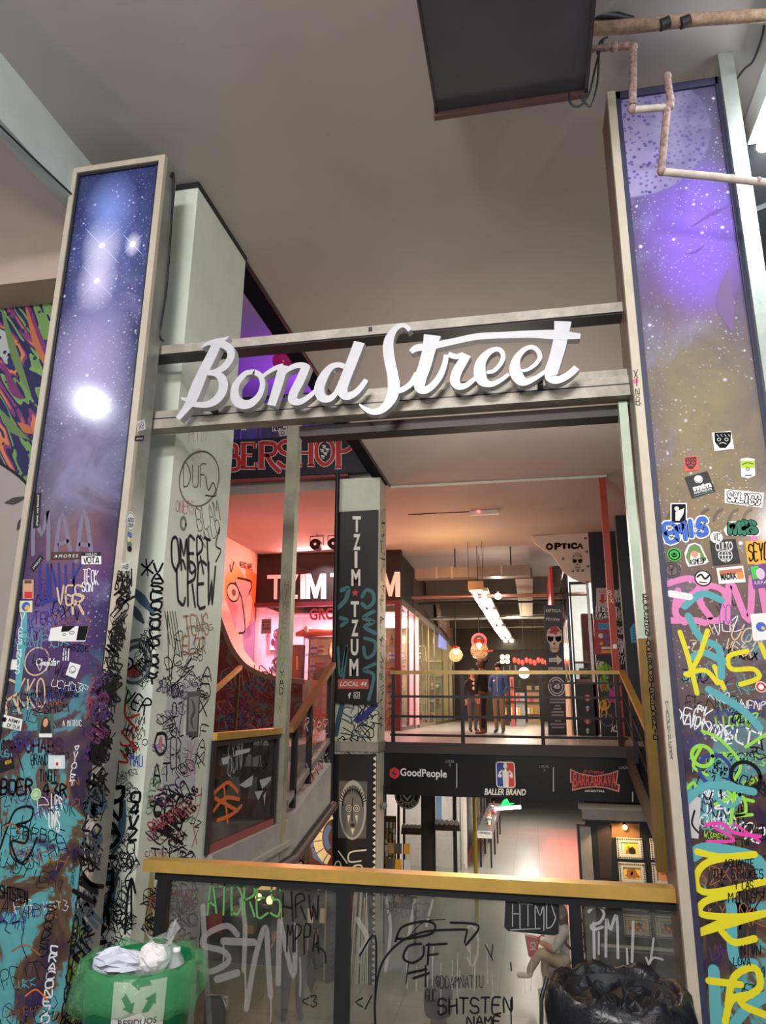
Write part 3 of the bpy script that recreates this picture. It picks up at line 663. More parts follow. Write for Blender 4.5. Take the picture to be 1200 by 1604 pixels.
SK(box4(76, 1183, 102, 1204), M('pale_card', (200, 216, 214)), lambda m, d: (m.qp(P, box4(86, 1188, 96, 1200), None, d, PAPER), m.qp(P, box4(88, 1194, 92, 1199), None, d+.0004, VRED)))
SK([(0, 1192), (21, 1186), (23, 1203), (0, 1211)], VBLK, lambda m, d: m.tpx(P, '888', [(8, 1192), (18, 1189), (19, 1195), (9, 1198)], d, VYEL))
u, v = P.q(57, 1244); put('sticker', MB().disc(P, u, v, 8*px, None, .0026, M('mint_vinyl', (176, 214, 160))).ring(P, u, v, 5*px, .7*px, .0032, VGRN), LPPan, 'round mint green sticker')
# ---- blue pillar, casing facing the gallery and cream strip
Q = XP(xr); sq = abs(Q.q(200, 900)[1]-Q.q(200, 910)[1])/10
mb = MB()
scrib(mb, Q, [(183, 900), (208, 900), (170, 1200), (138, 1200)], 46, 9, 26, [INK], (1.4, 3), rg, 60, (2, 4))
scrib(mb, Q, [(138, 1200), (172, 1200), (135, 1604), (96, 1604)], 60, 10, 34, [INK, INK, INK, INKG, INKS], (1.6, 4.4), rg, 60, (2, 3))
scrib(mb, Q, [(148, 1050), (182, 1050), (160, 1200), (134, 1200)], 12, 14, 30, [INKV, M('plum', (120, 50, 104), .5)], (1.5, 2.4), rg, 60)
for i in range(26):
    y = 1410+i*8; x = 122-(y-1410)*.13+rg.uniform(-4, 16); mb.spx(Q, [(x, y), (x+rg.uniform(-6, 8), y+20), (x+rg.uniform(-8, 6), y+44)], 5*sq, lay(), M('moss_spray', (112, 136, 50), .7))
for y in range(1440, 1604, 26): mb.ring(Q, *Q.q(118-(y-1440)*.13, y+10), .02, .012, lay(.0016), INK, ry=.035)
put('graffiti', mb, LCas, kind='stuff')
for q_, m_, t_ in (([(213, 660), (226, 657), (228, 672), (215, 676)], PAPER, None), ([(211, 683), (225, 682), (224, 691), (210, 691)], VBLK, None), ([(189, 882), (203, 880), (202, 894), (188, 894)], PAPER, None)):
    mb = MB().qp(Q, q_, None, .0022, m_); cx = sum(p[0] for p in q_)/4; cy = sum(p[1] for p in q_)/4
    mb.hpx(Q, 'AB' if m_ == PAPER else 'ERW', [(q_[0][0]+2, q_[0][1]+4), (q_[1][0]-2, q_[1][1]+4), (q_[2][0]-2, q_[2][1]-3), (q_[3][0]+2, q_[3][1]-3)], 1*sq, .003, INK if m_ == PAPER else PAPER); put('sticker', mb, LCas)
u, v = Q.q(204, 817); mb = MB().disc(Q, u, v, .055, None, .0022, PAPER, ry=.058).ring(Q, u, v, .047, .003, .003, INK, ry=.05)
mb.tpx(Q, 'ADD', box4(199, 811, 209, 818), .003, INK, bold=.02).tpx(Q, 'CREW', box4(199.5, 820, 208.5, 826), .003, INK, bold=.02); put('sticker', mb, LCas, 'round white crew sticker')
mb = MB()
for y, m_ in ((838, VBLU), (845, VYEL), (853, VGRN), (860, INK)): mb.disc(Q, *Q.q(203, y), .022, None, .0022, m_, ry=.016)
mb.disc(Q, *Q.q(201, 845), .015, None, .003, PAPER); put('sticker', mb, LCas, 'small coloured figure sticker')
QS = YP(YL-.006); strip = [o for o in lp.children if o.name.startswith('edge_strip')][1]
mb = MB(); vert(mb, QS, 'ZEMA', 147, 1062, 138, 1126, 8, 1.8, INKR); vert(mb, QS, 'OO', 134, 1140, 131, 1152, 4, .8, INK); vert(mb, QS, 'VATOAN', 118, 1330, 112, 1388, 6, .9, INK)
put('graffiti', mb, strip)
# ---- white column
G = YP(3.97); W = XP(-2.18); sg = (G.q(250, 1100)[0]-G.q(240, 1100)[0])/10; sw = abs(W.q(290, 1100)[1]-W.q(290, 1110)[1])/10
mb = MB()
mb.spx(G, [(222, 884), (240, 898)], 3*sg, lay(), INK).spx(G, [(240, 878), (222, 901)], 3*sg, lay(), INK).spx(G, [(229, 876), (232, 902)], 2*sg, lay(), INK)
vert(mb, G, 'VASCOSOCOLOCY', 248, 884, 238, 1072, 22, 3.4, INK)
for i, r_ in enumerate((.10, .085, .07)): mb.ring(G, *G.q(212, 1036), r_, .022, lay(), (INKG, M('light_grey_spray', (150, 152, 150)), INKG)[i], ry=r_*1.25)
mb.disc(G, *G.q(207, 1052), .05, None, lay(), M('dull_red_spray', (150, 60, 62)), ry=.03).ring(G, *G.q(200, 1040), .035, .012, lay(.0016), INK).disc(G, *G.q(200, 1041), .014, None, lay(.0016), INK)
mb.spx(G, [(192, 1070), (205, 1090), (198, 1098)], 4*sg, lay(), M('dull_green_spray', (92, 140, 96))).spx(G, [(205, 920), (222, 938), (240, 960)], [4*sg, 14*sg, 4*sg], lay(), INKS).spx(G, [(204, 945), (215, 962), (225, 975)], [4*sg, 12*sg, 4*sg], lay(), INKG)
mb.spx(G, [(196, 1103), (198, 1124), (218, 1119)], 3*sg, lay(), INKR).spx(G, [(198, 1124), (216, 1144)], 3*sg, lay(), INKR).ring(G, *G.q(198, 1156), .045, .011, lay(), INKR).spx(G, [(184, 1138), (214, 1174)], 3*sg, lay(), INKR).spx(G, [(176, 1190), (200, 1194), (192, 1178)], 3*sg, lay(), INKR)
mb.hpx(G, 'MAU', box4(204, 1180, 224, 1198, 4), 1.5*sg, lay(), M('bright_blue_marker', (48, 78, 170)))
mb.hpx(G, 'VER', [(200, 1080), (240, 1100), (228, 1120), (190, 1100)], 2.6*sg, lay(), INK)
for (a_, b_, c_), w_, m_ in ((((170, 1160), (182, 1200), (176, 1250)), 9, INKG), (((194, 1256), (190, 1300), (176, 1340)), 13, INKS), (((182, 1370), (168, 1420), (146, 1460)), 15, INKS), (((150, 1378), (168, 1378), (186, 1376)), 12, INKS)): mb.spx(G, [a_, b_, c_], [w_*sg*.5, w_*sg, w_*sg*.4], lay(), m_)
vert(mb, G, 'ONAYEHUMZ', 182, 1232, 150, 1480, 36, 6, INK); vert(mb, G, 'O4VZ', 214, 1240, 206, 1318, 18, 4, INK); vert(mb, G, 'OQZV', 206, 1320, 200, 1400, 14, 2, INK)
mb.spx(G, [(196, 1462), (200, 1404), (206, 1376), (212, 1398)], 3.4*sg, lay(), INK).spx(G, [(206, 1376), (206, 1440)], 3*sg, lay(), INK).ring(G, *G.q(199, 1447), .03, .008, lay(), INK)
for y in (1124, 1134, 1144, 1158, 1170): mb.hpx(G, R.choice('O=IH'), box4(222, y, 232, y+9), 1.1*sg, lay(), INK)
scrib(mb, G, [(222, 960), (250, 960), (205, 1330), (165, 1330)], 26, 9, 18, [INK], (.8, 1.6), rg, 50)
scrib(mb, G, [(160, 1330), (222, 1330), (212, 1500), (130, 1500)], 18, 10, 24, [INK, INK, INKG], (1, 2), rg, 50)
put('graffiti', mb, wc, 'black and blue tags on the shaded face')
mb = MB()
mb.hpx(W, 'HIN', box4(294, 669, 324, 692), 1.3*sw, lay(), M('faded_red_marker', (196, 132, 116), .6)).hpx(W, 'NS', box4(301, 703, 316, 717), 1*sw, lay(), M('faded_red_marker', (196, 132, 116), .6))
c0 = [(281+31*(1+math.cos(t))-6*math.sin(t)*.6, 750+43*math.sin(t)) for t in [i*.393 for i in range(17)]]; mb.spx(W, c0, 3.2*sw, lay(), M('sepia_marker', (66, 58, 50), .5))
mb.hpx(W, 'DUF', box4(286, 728, 324, 762), 2.4*sw, lay(), M('sepia_marker', (66, 58, 50), .5)).spx(W, [(322, 746), (326, 768), (334, 756), (338, 776), (322, 776)], 2.6*sw, lay(), INK)
mb.hpx(W, 'ONERS', box4(275, 783, 304, 802, 3), 1.5*sw, lay(), M('rose_marker', (196, 108, 132), .6)).hpx(W, 'BLAM', [(305, 800), (340, 782), (346, 812), (309, 834)], 1.5*sw, lay(), INK).hpx(W, 'MILO', [(312, 838), (342, 812), (346, 832), (320, 858)], 1.5*sw, lay(), INK)
mb.ring(W, *W.q(287, 820), .035, .022, lay(), M('sepia_marker', (66, 58, 50), .5), ry=.04)
mb.hpx(W, 'OMERT', [(266, 840), (330, 846), (332, 896), (268, 892)], 5.6*sw, lay(), INK).hpx(W, 'CREW', [(274, 880), (340, 886), (336, 950), (276, 946)], 6*sw, lay(), INK).spx(W, [(344, 826), (338, 854), (346, 862), (338, 880)], 3.6*sw, lay(), INK)
mb.hpx(W, 'TENS', [(286, 966), (326, 962), (328, 992), (290, 996)], 3.2*sw, lay(), INKC).hpx(W, 'ELOT', [(285, 998), (322, 998), (322, 1024), (285, 1024)], 3.2*sw, lay(), INKC)
mb.spx(W, [(262, 964), (266, 1060), (276, 1000), (268, 1080), (300, 1030), (288, 1048), (304, 1044), (268, 1075)], 2.2*sw, lay(), INK)
for i in range(5): mb.spx(W, [(258+i*4, 958), (266+i*5, 1010+i*6)], 1.8*sw, lay(), INK)
GP = M('pale_grey_paint', (176, 182, 184), .6)
mb.qp(W, [(262, 1072), (318, 1066), (314, 1090), (290, 1092), (286, 1150), (312, 1158), (304, 1236), (254, 1240)], None, .001, GP)
mb.qp(W, [(293, 1084), (314, 1082), (310, 1154), (291, 1152)], None, lay(), M('dark_flyer', (70, 72, 76), .5)).qp(W, [(296, 1092), (311, 1090), (308, 1146), (294, 1146)], None, lay(.0016), M('grey_flyer', (128, 130, 132), .5)).spx(W, [(300, 1096), (304, 1112), (299, 1128), (303, 1142)], [3*sw, 9*sw, 7*sw, 2*sw], lay(.002), M('dark_flyer', (70, 72, 76), .5))
mb.ring(W, *W.q(274, 1082), .05, .008, lay(.0016), INK, ry=.04).hpx(W, 'PERO', box4(261, 1074, 287, 1090), 1.8*sw, lay(.0016), INK)
vert(mb, W, 'AOX', 325, 1044, 317, 1124, 20, 2.8, INK); vert(mb, W, 'FAM', 322, 1136, 310, 1200, 16, 2.2, INK)
mb.spx(W, [(246, 1150), (258, 1150), (260, 1172), (250, 1182), (242, 1168), (246, 1150)], 5*sw, lay(), INK).disc(W, *W.q(251, 1164), .022, None, lay(.0018), M('rose_marker', (196, 108, 132), .6), ry=.04)
mb.hpx(W, 'AT', box4(238, 1196, 268, 1224), 3*sw, lay(), INK).hpx(W, 'RZ', box4(268, 1104, 288, 1150), 2.4*sw, lay(.0016), INK).hpx(W, 'JK', box4(288, 1160, 306, 1214), 2.2*sw, lay(.0016), M('rose_marker', (196, 108, 132), .6)).hpx(W, 'ER', box4(266, 1158, 284, 1204), 2.6*sw, lay(.0016), INK)
mb.hpx(W, 'SES', [(240, 1254), (290, 1246), (286, 1298), (238, 1300)], 6*sw, lay(), INK).spx(W, [(236, 1298), (258, 1304), (286, 1322)], 5*sw, lay(), INK)
vert(mb, W, 'RES', 242, 1220, 232, 1276, 14, 2, M('dull_green_spray', (92, 140, 96))); mb.hpx(W, 'TH', box4(234, 1330, 268, 1360), 2.4*sw, lay(), INK).hpx(W, '22', box4(280, 1334, 304, 1352), 3*sw, lay(), INK)
vert(mb, W, 'HZX', 312, 1232, 304, 1330, 12, 1.8, M('faded_crimson', (170, 70, 86), .6)); mb.hpx(W, 'LHYOZ', [(262, 1396), (312, 1392), (308, 1420), (258, 1430)], 2*sw, lay(), INK)
mb.spx(W, [(238, 1360), (234, 1430), (228, 1500)], [10*sw, 22*sw, 14*sw], .001, M('stained_plaster', (156, 150, 96), .7))
scrib(mb, W, [(256, 940), (338, 940), (326, 1080), (248, 1080)], 8, 8, 18, [INK], (.8, 1.6), rg, 60)
scrib(mb, W, [(244, 1080), (330, 1080), (314, 1250), (232, 1250)], 18, 8, 18, [INK, INK, INK, INKV], (.8, 1.9), rg, 60)
scrib(mb, W, [(232, 1250), (318, 1250), (312, 1400), (222, 1400)], 18, 8, 22, [INK, INK, INK, M('faded_crimson', (170, 70, 86), .6)], (.8, 1.9), rg, 60)
scrib(mb, W, [(222, 1400), (312, 1400), (306, 1560), (215, 1560)], 22, 9, 24, [INK, INK, INKR], (.9, 2), rg, 50)
put('graffiti', mb, wc, 'black, brown and rose tags on the lit face')
# ---- violet pillar, print panel
rg = random.Random(21)
P = RPP; px = (P.q(1110, 1100)[0]-P.q(1100, 1100)[0])/10; T = lambda *a: P.q(*a)
mb = MB()
scrib(mb, P, [(1058, 930), (1200, 930), (1200, 1110), (1072, 1110)], 18, 9, 24, [INK, INK, INKV, INKW, INKT, M('tan_spray', (206, 178, 140), .6)], (.9, 2.2), rg, 25)
scrib(mb, P, [(1068, 1110), (1200, 1110), (1200, 1320), (1086, 1320)], 34, 9, 28, [INK, INK, INK, INKL, INKW, INKB, INKV, INKT], (1, 2.8), rg, 25)
scrib(mb, P, [(1084, 1320), (1200, 1320), (1200, 1604), (1110, 1604)], 16, 10, 28, [INK, INK, INKV, INKC], (1, 2.4), rg, 25)
for i in range(6): mb.spx(P, [(1095+i*16, 1330+R.random()*140), (1098+i*16, 1390+R.random()*100), (1094+i*17, 1480+R.random()*90)], [2*px, R.uniform(10, 22)*px, 2*px], lay(.001), M('soot_drips', (40, 32, 28), .7))
put('graffiti', mb, RPPan, kind='stuff')
mb = MB()
def St(pts, w_, m_, **k): mb.spx(P, pts, w_*px, lay(.0016), m_, **k)
for pts in ([(1044, 915), (1080, 906), (1096, 920), (1062, 948)], [(1062, 925), (1058, 960), (1072, 975)], [(1050, 972), (1090, 972), (1104, 976)], [(1112, 966), (1096, 940), (1110, 918), (1136, 930), (1130, 968), (1112, 972)], [(1140, 974), (1144, 912), (1172, 972), (1178, 905)], [(1180, 840), (1190, 905), (1200, 960)]): St(pts, 11, INKP)
St([(1083, 975), (1088, 990)], 5, INKP)
for pts, m_ in (([(1072, 950), (1100, 930), (1130, 940)], INKT), ([(1078, 965), (1098, 1000), (1126, 1016), (1130, 1060)], INKT), ([(1050, 930), (1080, 935)], INKW), ([(1085, 1030), (1102, 1022), (1132, 1036)], INKT), ([(1070, 1260), (1110, 1230), (1180, 1240)], INKT), ([(1110, 1080), (1160, 1110), (1190, 1140)], INKT)): St(pts, 12, m_)
for pts in ([(1065, 990), (1078, 1030), (1092, 1086)], [(1108, 988), (1096, 1026), (1078, 1058)], [(1074, 1056), (1104, 1050), (1124, 1070)], [(1127, 1014), (1132, 1040)], [(1119, 1044), (1134, 1078)], [(1170, 1020), (1142, 1028), (1146, 1048), (1180, 1048), (1188, 1062), (1160, 1072)], [(1192, 1010), (1200, 1030)]): St(pts, 8, INKY)
for pts in ([(1100, 1145), (1130, 1160), (1160, 1200), (1140, 1240), (1180, 1255)], [(1098, 1170), (1086, 1200), (1108, 1214)], [(1120, 1260), (1160, 1246), (1168, 1272), (1150, 1278), (1178, 1276)], [(1134, 1180), (1150, 1230), (1144, 1290)], [(1168, 1170), (1200, 1150)], [(1072, 1240), (1086, 1226), (1092, 1240)]): St(pts, 5, INKL)
for c_, r_, m_ in (((1120, 1206), 24, INKB), ((1168, 1216), 22, INK), ((1100, 1184), 16, INKL), ((1140, 1244), 18, INKT)): mb.ring(P, *T(*c_), r_*px, 6*px, lay(.0016), m_)
St([(1106, 1292), (1130, 1290), (1150, 1304), (1190, 1310)], 6, INKM); St([(1108, 1318), (1150, 1316), (1120, 1296)], 5, INKM); St([(1150, 1290), (1190, 1318)], 4, INKM)
mb.hpx(P, 'DEGK', [(1054, 1108), (1118, 1112), (1112, 1140), (1054, 1130)], 2*px, lay(.0018), INKW).hpx(P, 'CO', box4(1126, 948, 1146, 976), 1.2*px, lay(.0018), INKB)
St([(1084, 1340), (1110, 1330), (1180, 1344), (1196, 1370)], 20, INKT); St([(1146, 1420), (1150, 1500), (1180, 1510)], 16, INKT); St([(1118, 1520), (1122, 1604)], 17, INKT); St([(1150, 1604), (1170, 1580), (1200, 1560)], 14, INKT)
for pts in ([(1092, 1334), (1130, 1342), (1182, 1338)], [(1182, 1338), (1110, 1350), (1090, 1378), (1110, 1398), (1200, 1380)], [(1150, 1400), (1104, 1412), (1100, 1432), (1160, 1436), (1200, 1430)], [(1092, 1462), (1140, 1448), (1200, 1430)], [(1096, 1460), (1140, 1440)], [(1130, 1458), (1150, 1476), (1182, 1470)], [(1140, 1576), (1150, 1530), (1182, 1516), (1190, 1546), (1160, 1570), (1200, 1590)], [(1110, 1536), (1160, 1542)], [(1136, 1600), (1146, 1566), (1176, 1558)]): St(pts, 10, INKY)
for s_, b_ in (('AGUANTE', (1134, 1346, 1182, 1358)), ('THE STROKES', (1116, 1362, 1196, 1376)), ('Y LAS', (1150, 1380, 1180, 1392)), ('MINAS', (1140, 1398, 1184, 1414)), ('LOVA', (1148, 1500, 1176, 1512)), ('NIVN', (1160, 1480, 1192, 1496))): mb.hpx(P, s_, box4(*b_), 1.6*px, lay(.002), INK, jit=.08)
mb.qp(P, [(1078, 1242), (1098, 1250), (1094, 1314), (1080, 1312)], None, lay(.0016), M('torn_paper', (186, 182, 182), .7)); St([(1088, 1270), (1084, 1290), (1094, 1304)], 3, INK)
# printed creature spikes and flower petals
for x in (1045, 1060, 1096, 1118, 1142, 1164): St([(x, 815), (x+5, 803), (x+13, 798)], 5, M('taupe_print', (96, 76, 58), .3), smooth=True)
put('graffiti', mb, RPPan, 'pink, yellow and lime spray lettering')
mb = MB()
PET = M('petal_print', (112, 84, 160), .15, spec=.3); PET2 = M('petal_print_light', (118, 96, 138), .15, spec=.3)
for pts, w_, m_ in (([(1082, 356), (1110, 338), (1142, 321)], [1, 7, 5], PET), ([(1074, 398), (1090, 394), (1104, 384)], [1, 5, 1], PET), ([(1142, 420), (1136, 450), (1136, 480), (1146, 516)], [2, 22, 32, 6], PET2)): mb.spx(P, pts, [v*px for v in w_], lay(), m_)
put('printed_petals', mb, RPPan)
SK = lambda px_, base, fn=None, lb=None: sticker(RPPan, P, px_, base, fn, lb)
def face(m, d, x, y, w_, h_, ink, bg):
    m.qp(P, [(x-w_, y-h_), (x+w_, y-h_-1), (x+w_*.95, y+h_*.2), (x+w_*.35, y+h_), (x-w_*.35, y+h_), (x-w_*.95, y+h_*.2)], None, d, ink)
    for sx in (-.45, .45): m.ring(P, *P.q(x+sx*w_, y-h_*.1), w_*.22*px, 1*px, d+.0005, bg)
    m.spx(P, [(x-w_*.4, y+h_*.45), (x, y+h_*.3), (x+w_*.4, y+h_*.45)], 1.2*px, d+.0005, bg)
    for i in range(4): m.spx(P, [(x-w_*.7+i*w_*.45, y-h_*.75), (x-w_*.5+i*w_*.45, y-h_*.5)], .9*px, d+.0005, bg)
SK([(1115, 678), (1145, 675), (1150, 703), (1119, 707)], PAPER, lambda m, d: face(m, d, 1132, 690, 13, 12, INK, PAPER), 'white sticker with a black mask face')
SK([(1071, 716), (1092, 714), (1095, 736), (1073, 739)], M('coral_vinyl', (232, 84, 70), .5), lambda m, d: face(m, d, 1082, 726, 9, 9, M('dark_red_ink', (70, 22, 26)), M('coral_vinyl', (232, 84, 70), .5)), 'coral sticker with a dark mask face')
SK([(1160, 719), (1170, 717), (1182, 719), (1183, 745), (1172, 750), (1161, 747)], PAPER, lambda m, d: (m.qp(P, [(1161, 722), (1182, 722), (1182, 733), (1161, 733)], None, d, M('can_green', (168, 196, 40))), m.spx(P, [(1163, 728), (1170, 725), (1180, 727)], 1.2*px, d+.0005, INK), m.ring(P, *P.q(1171, 735), 2.6*px, 1*px, d+.0005, INK), m.qp(P, box4(1167, 744, 1177, 745.5), None, d, INK)), 'white and green sticker shaped like a tin')
SK([(1072, 748), (1108, 738), (1121, 770), (1084, 781)], VBLK, lambda m, d: (m.disc(P, *P.q(1094, 751), 7.5*px, None, d, PAPER), m.spx(P, [(1087.5, 752), (1094, 756), (1101, 750)], .8*px, d+.0005, VBLK), m.tpx(P, 'mtn', [(1084, 762), (1112, 754), (1115, 763), (1087, 770)], d, PAPER, bold=.06), m.tpx(P, 'AMSTERDAM', [(1086, 771), (1114, 764), (1115, 768), (1087.5, 774.5)], d, PAPER, bold=.02), m.spx(P, [(1087, 777.5), (1117, 769.5)], 1*px, d, INKT)), 'tilted black sticker with a white ball')
def bub(m, d, word, cs, w1, w2, c1, c2, rr):
    r2 = random.Random(rr); m.hpx(P, word, cs, w2*px, d, c2, jit=.14, rnd=r2); r2 = random.Random(rr); m.hpx(P, word, cs, w1*px, d+.0006, c1, jit=.14, rnd=r2)
SK([(1135, 766), (1197, 772), (1194, 796), (1135, 788)], PAPER, lambda m, d: bub(m, d, 'SALTEB', [(1140, 771), (1192, 777), (1190, 791), (1139, 784)], 3.4, 6, PAPER, INK, 5), 'white sticker with outlined bubble letters')
SK(box4(1050, 788, 1076, 821), PAPER, lambda m, d: (m.qp(P, box4(1052, 790, 1074, 819), None, d, INK), m.disc(P, *P.q(1060, 797), 4*px, None, d+.0005, PAPER), m.qp(P, [(1058, 802), (1072, 796), (1070, 806), (1064, 816), (1058, 816)], None, d+.0005, PAPER)), 'small framed black and white sticker')
mb = MB(); bub(mb, .0026, 'EMIS', [(1038, 824), (1108, 812), (1108, 838), (1044, 848)], 8, 13, VBLU, PAPER, 8); put('sticker', mb, RPPan, 'blue bubble letter sticker')
mb = MB().qp(P, [(1133, 830), (1142, 817), (1180, 815), (1188, 826), (1194, 832), (1188, 840), (1138, 839)], None, .0024, PAPER); bub(mb, .0034, 'MIRS', [(1142, 820), (1182, 819), (1186, 835), (1142, 835)], 7, 10, VGRN, INK, 3); put('sticker', mb, RPPan, 'green bubble letter sticker')
SK([(1111, 847), (1152, 844), (1160, 882), (1117, 886)], VBLK, lambda m, d: (m.tpx(P, 'CULTO', [(1120, 850), (1147, 848), (1148, 862), (1121, 864)], d, PAPER, bold=.02), m.ring(P, *P.q(1136, 870), 11*px, 1.8*px, d, PAPER), m.ring(P, *P.q(1136, 870), 5*px, 1.5*px, d, PAPER, ry=11*px), m.spx(P, [(1125, 870), (1147, 870)], 1.5*px, d, PAPER), m.spx(P, [(1127, 864), (1145, 864)], 1.5*px, d, PAPER), m.spx(P, [(1127, 876), (1145, 876)], 1.5*px, d, PAPER), m.spx(P, [(1136, 859), (1136, 881)], 1.5*px, d, PAPER)), 'black sticker with a white globe')
def rnd_st(x, y, r, base, fn, lb): 
    m = MB().disc(P, *P.q(x, y), r*px, None, .003+lay(0)*.3, base, n=24); fn(m, .0038); put('sticker', m, RPPan, lb)
rnd_st(1122, 842, 10.5, PAPER, lambda m, d: m.hpx(P, 'VC', box4(1117, 836, 1128, 847), 1.2*px, d, INK), 'round white sticker with two letters')
rnd_st(1056, 869, 12, VLIM, lambda m, d: (m.ring(P, *P.q(1056, 869), 9*px, 2*px, d, INK), m.disc(P, *P.q(1056, 869), 5*px, None, d, INK), m.ring(P, *P.q(1056, 868), 3*px, 1*px, d+.0005, VLIM)), 'round bright green sticker')
rnd_st(1101, 906, 14, INK, lambda m, d: (m.disc(P, *P.q(1101, 906), 12*px, None, d, PAPER), m.spx(P, [(1092, 904), (1098, 900), (1104, 907), (1110, 902)], 3*px, d+.0005, INK), m.spx(P, [(1096, 912), (1106, 913)], 2*px, d+.0005, INK)), 'round white sticker with black swirls')
mb = MB(); 
for r_ in (14, 10.5): mb.ring(P, *P.q(1052, 893), r_*px, 1.6*px, .0028, M('umber_ink', (60, 50, 50)))
mb.hpx(P, 'Y', box4(1046, 886, 1058, 900), 2*px, .003, M('umber_ink', (60, 50, 50))); put('sticker', mb, RPPan, 'dark ring emblem sticker')
SK([(1072, 866), (1078, 853), (1088, 850), (1098, 854), (1110, 880), (1104, 884), (1078, 888), (1074, 880)], PAPER, lambda m, d: (m.qp(P, [(1074, 872), (1080, 856), (1088, 852), (1096, 856), (1106, 878), (1098, 880), (1096, 866), (1082, 866), (1080, 884)], None, d, M('moss_print', (104, 136, 72))), m.disc(P, *P.q(1088, 868), 6*px, None, d+.0005, M('skin_print', (210, 150, 120))), m.hpx(P, 'ASMEDP', [(1080, 877), (1106, 874), (1106, 882), (1080, 885)], 1.1*px, d+.0008, INK)), 'white edged sticker of a figure with green hair')
SK([(1167, 848), (1204, 847), (1204, 882), (1171, 884)], VYEL, lambda m, d: m.hpx(P, 'SEYC', [(1171, 853), (1204, 850), (1204, 878), (1173, 878)], 2.4*px, d, INK), 'amber sticker with tall black letters')
SK([(1174, 886), (1204, 883), (1204, 920), (1180, 923)], M('purple_print', (110, 54, 130), .5), lambda m, d: (m.qp(P, [(1175, 888), (1188, 886), (1190, 906), (1179, 908)], None, d, VLIM), m.disc(P, *P.q(1191, 899), 7*px, None, d+.0005, M('pale_face_print', (214, 190, 206)), ry=10*px), m.tpx(P, 'LEPA', box4(1182, 910, 1202, 915), d+.0005, PAPER)), 'purple and green portrait sticker')
SK([(1122, 890), (1164, 886), (1168, 912), (1126, 915)], PAPER, lambda m, d: (m.qp(P, [(1126, 894), (1162, 890), (1164, 898), (1128, 902)], None, d, M('brick_print', (190, 110, 80))), m.tpx(P, 'MADRA', [(1128, 899), (1152, 897), (1154, 907), (1130, 909)], d+.0005, INK, bold=.04), m.qp(P, [(1154, 897), (1164, 896), (1165, 906), (1155, 907)], None, d+.0005, M('orange_print', (226, 140, 60)))), 'white rectangular sticker with a row of small figures')
SK([(1175, 962), (1204, 960), (1204, 1002), (1180, 1004)], PAPER, lambda m, d: (m.disc(P, *P.q(1192, 982), 8*px, None, d, VBLU), m.disc(P, *P.q(1195, 984), 3*px, None, d+.0005, VYEL)))
rnd_st(1192, 1076, 9, PAPER, lambda m, d: m.ring(P, *P.q(1192, 1076), 6*px, 3*px, d, VRED), 'round white and red sticker')
# strip and jamb writing
QS = YP(YR-.006); strip = [o for o in rp.children if o.name.startswith('edge_strip')][0]
mb = MB(); vert(mb, QS, 'XINB', 996, 580, 1000, 636, 8, 1.2, INK); mb.disc(QS, *QS.q(996, 597), .014, None, .001, M('rose_marker', (196, 108, 132), .6)); vert(mb, QS, 'MIAOUPRINCESSA', 1044, 1098, 1052, 1190, 5, .7, INK); put('graffiti', mb, strip)
QJ = YP(YB+.06); jm = [o for o in COL.objects if o.name == 'gate_jamb'][0]
mb = MB(); vert(mb, QJ, 'KOCOMENTODESCONTENEDORMIO', 1010, 930, 1027, 1160, 8, 1.6, INK); put('graffiti', mb, jm)
# ------------------------------------------------------------------ column banner and lower column artwork
P = YP(10.82); px = (P.q(560, 1000)[0]-P.q(550, 1000)[0])/10
def plate(name, pl, q, th, m, label, cat, group=None):
    c = [pl.w(*pl.q(*p)) for p in q]; lo = min(c, key=lambda v: v.z)
    t = thing(name, label, cat, (sum(v.x for v in c)/len(c), sum(v.y for v in c)/len(c), lo.z), group)
    put('board', MB().qp(pl, q, 0, th, m), t); return t
TEAL2 = M('dull_teal_spray', (66, 118, 124), .6)
t = plate('shop_banner', P, [(525, 803), (593, 799), (590, 1105), (521, 1101)], .02, VBLK, 'tall black banner with stacked white letters on the gallery column', 'banner')
for ch, b in zip('TZIMTZUM', ((553, 809, 566, 834), (554, 837, 565, 862), (556, 864, 560.5, 890), (551, 892, 565, 918), (550, 942, 563, 967), (551, 971, 562, 997), (550, 1001, 562, 1027), (548, 1032, 562, 1059))):
    put('letter', MB().tpx(P, ch, box4(*b), .024, PAPER, bold=.035), t)
u, v = P.q(557, 929); put('star', MB().poly(P, [(u+px*(6.5 if i % 2 == 0 else 2.7)*math.sin(i*math.pi/5), v+px*(6.5 if i % 2 == 0 else 2.7)*math.cos(i*math.pi/5)) for i in range(10)], None, .024, M('star_red', (206, 76, 54), .5)), t)
mb = MB().qp(P, box4(530, 1064, 578, 1079), None, .0235, M('salmon_strip', (190, 84, 72), .5)).tpx(P, 'LOCAL 44', box4(533, 1067.5, 575, 1075), .0245, PAPER, shear=.25, bold=.015)
mb.tpx(P, 'f', box4(546, 1085, 550.5, 1094), .0245, PAPER, bold=.03); a_, b_ = P.q(559.5, 1089)
mb.stroke(P, [(a_-4.2*px, b_-4.2*px), (a_+4.2*px, b_-4.2*px), (a_+4.2*px, b_+4.2*px), (a_-4.2*px, b_+4.2*px), (a_-4.2*px, b_-4.2*px)], 1.1*px, .0245, PAPER, smooth=False).ring(P, a_, b_, 2.2*px, 1*px, .0245, PAPER); put('address_strip', mb, t)
mb = MB()
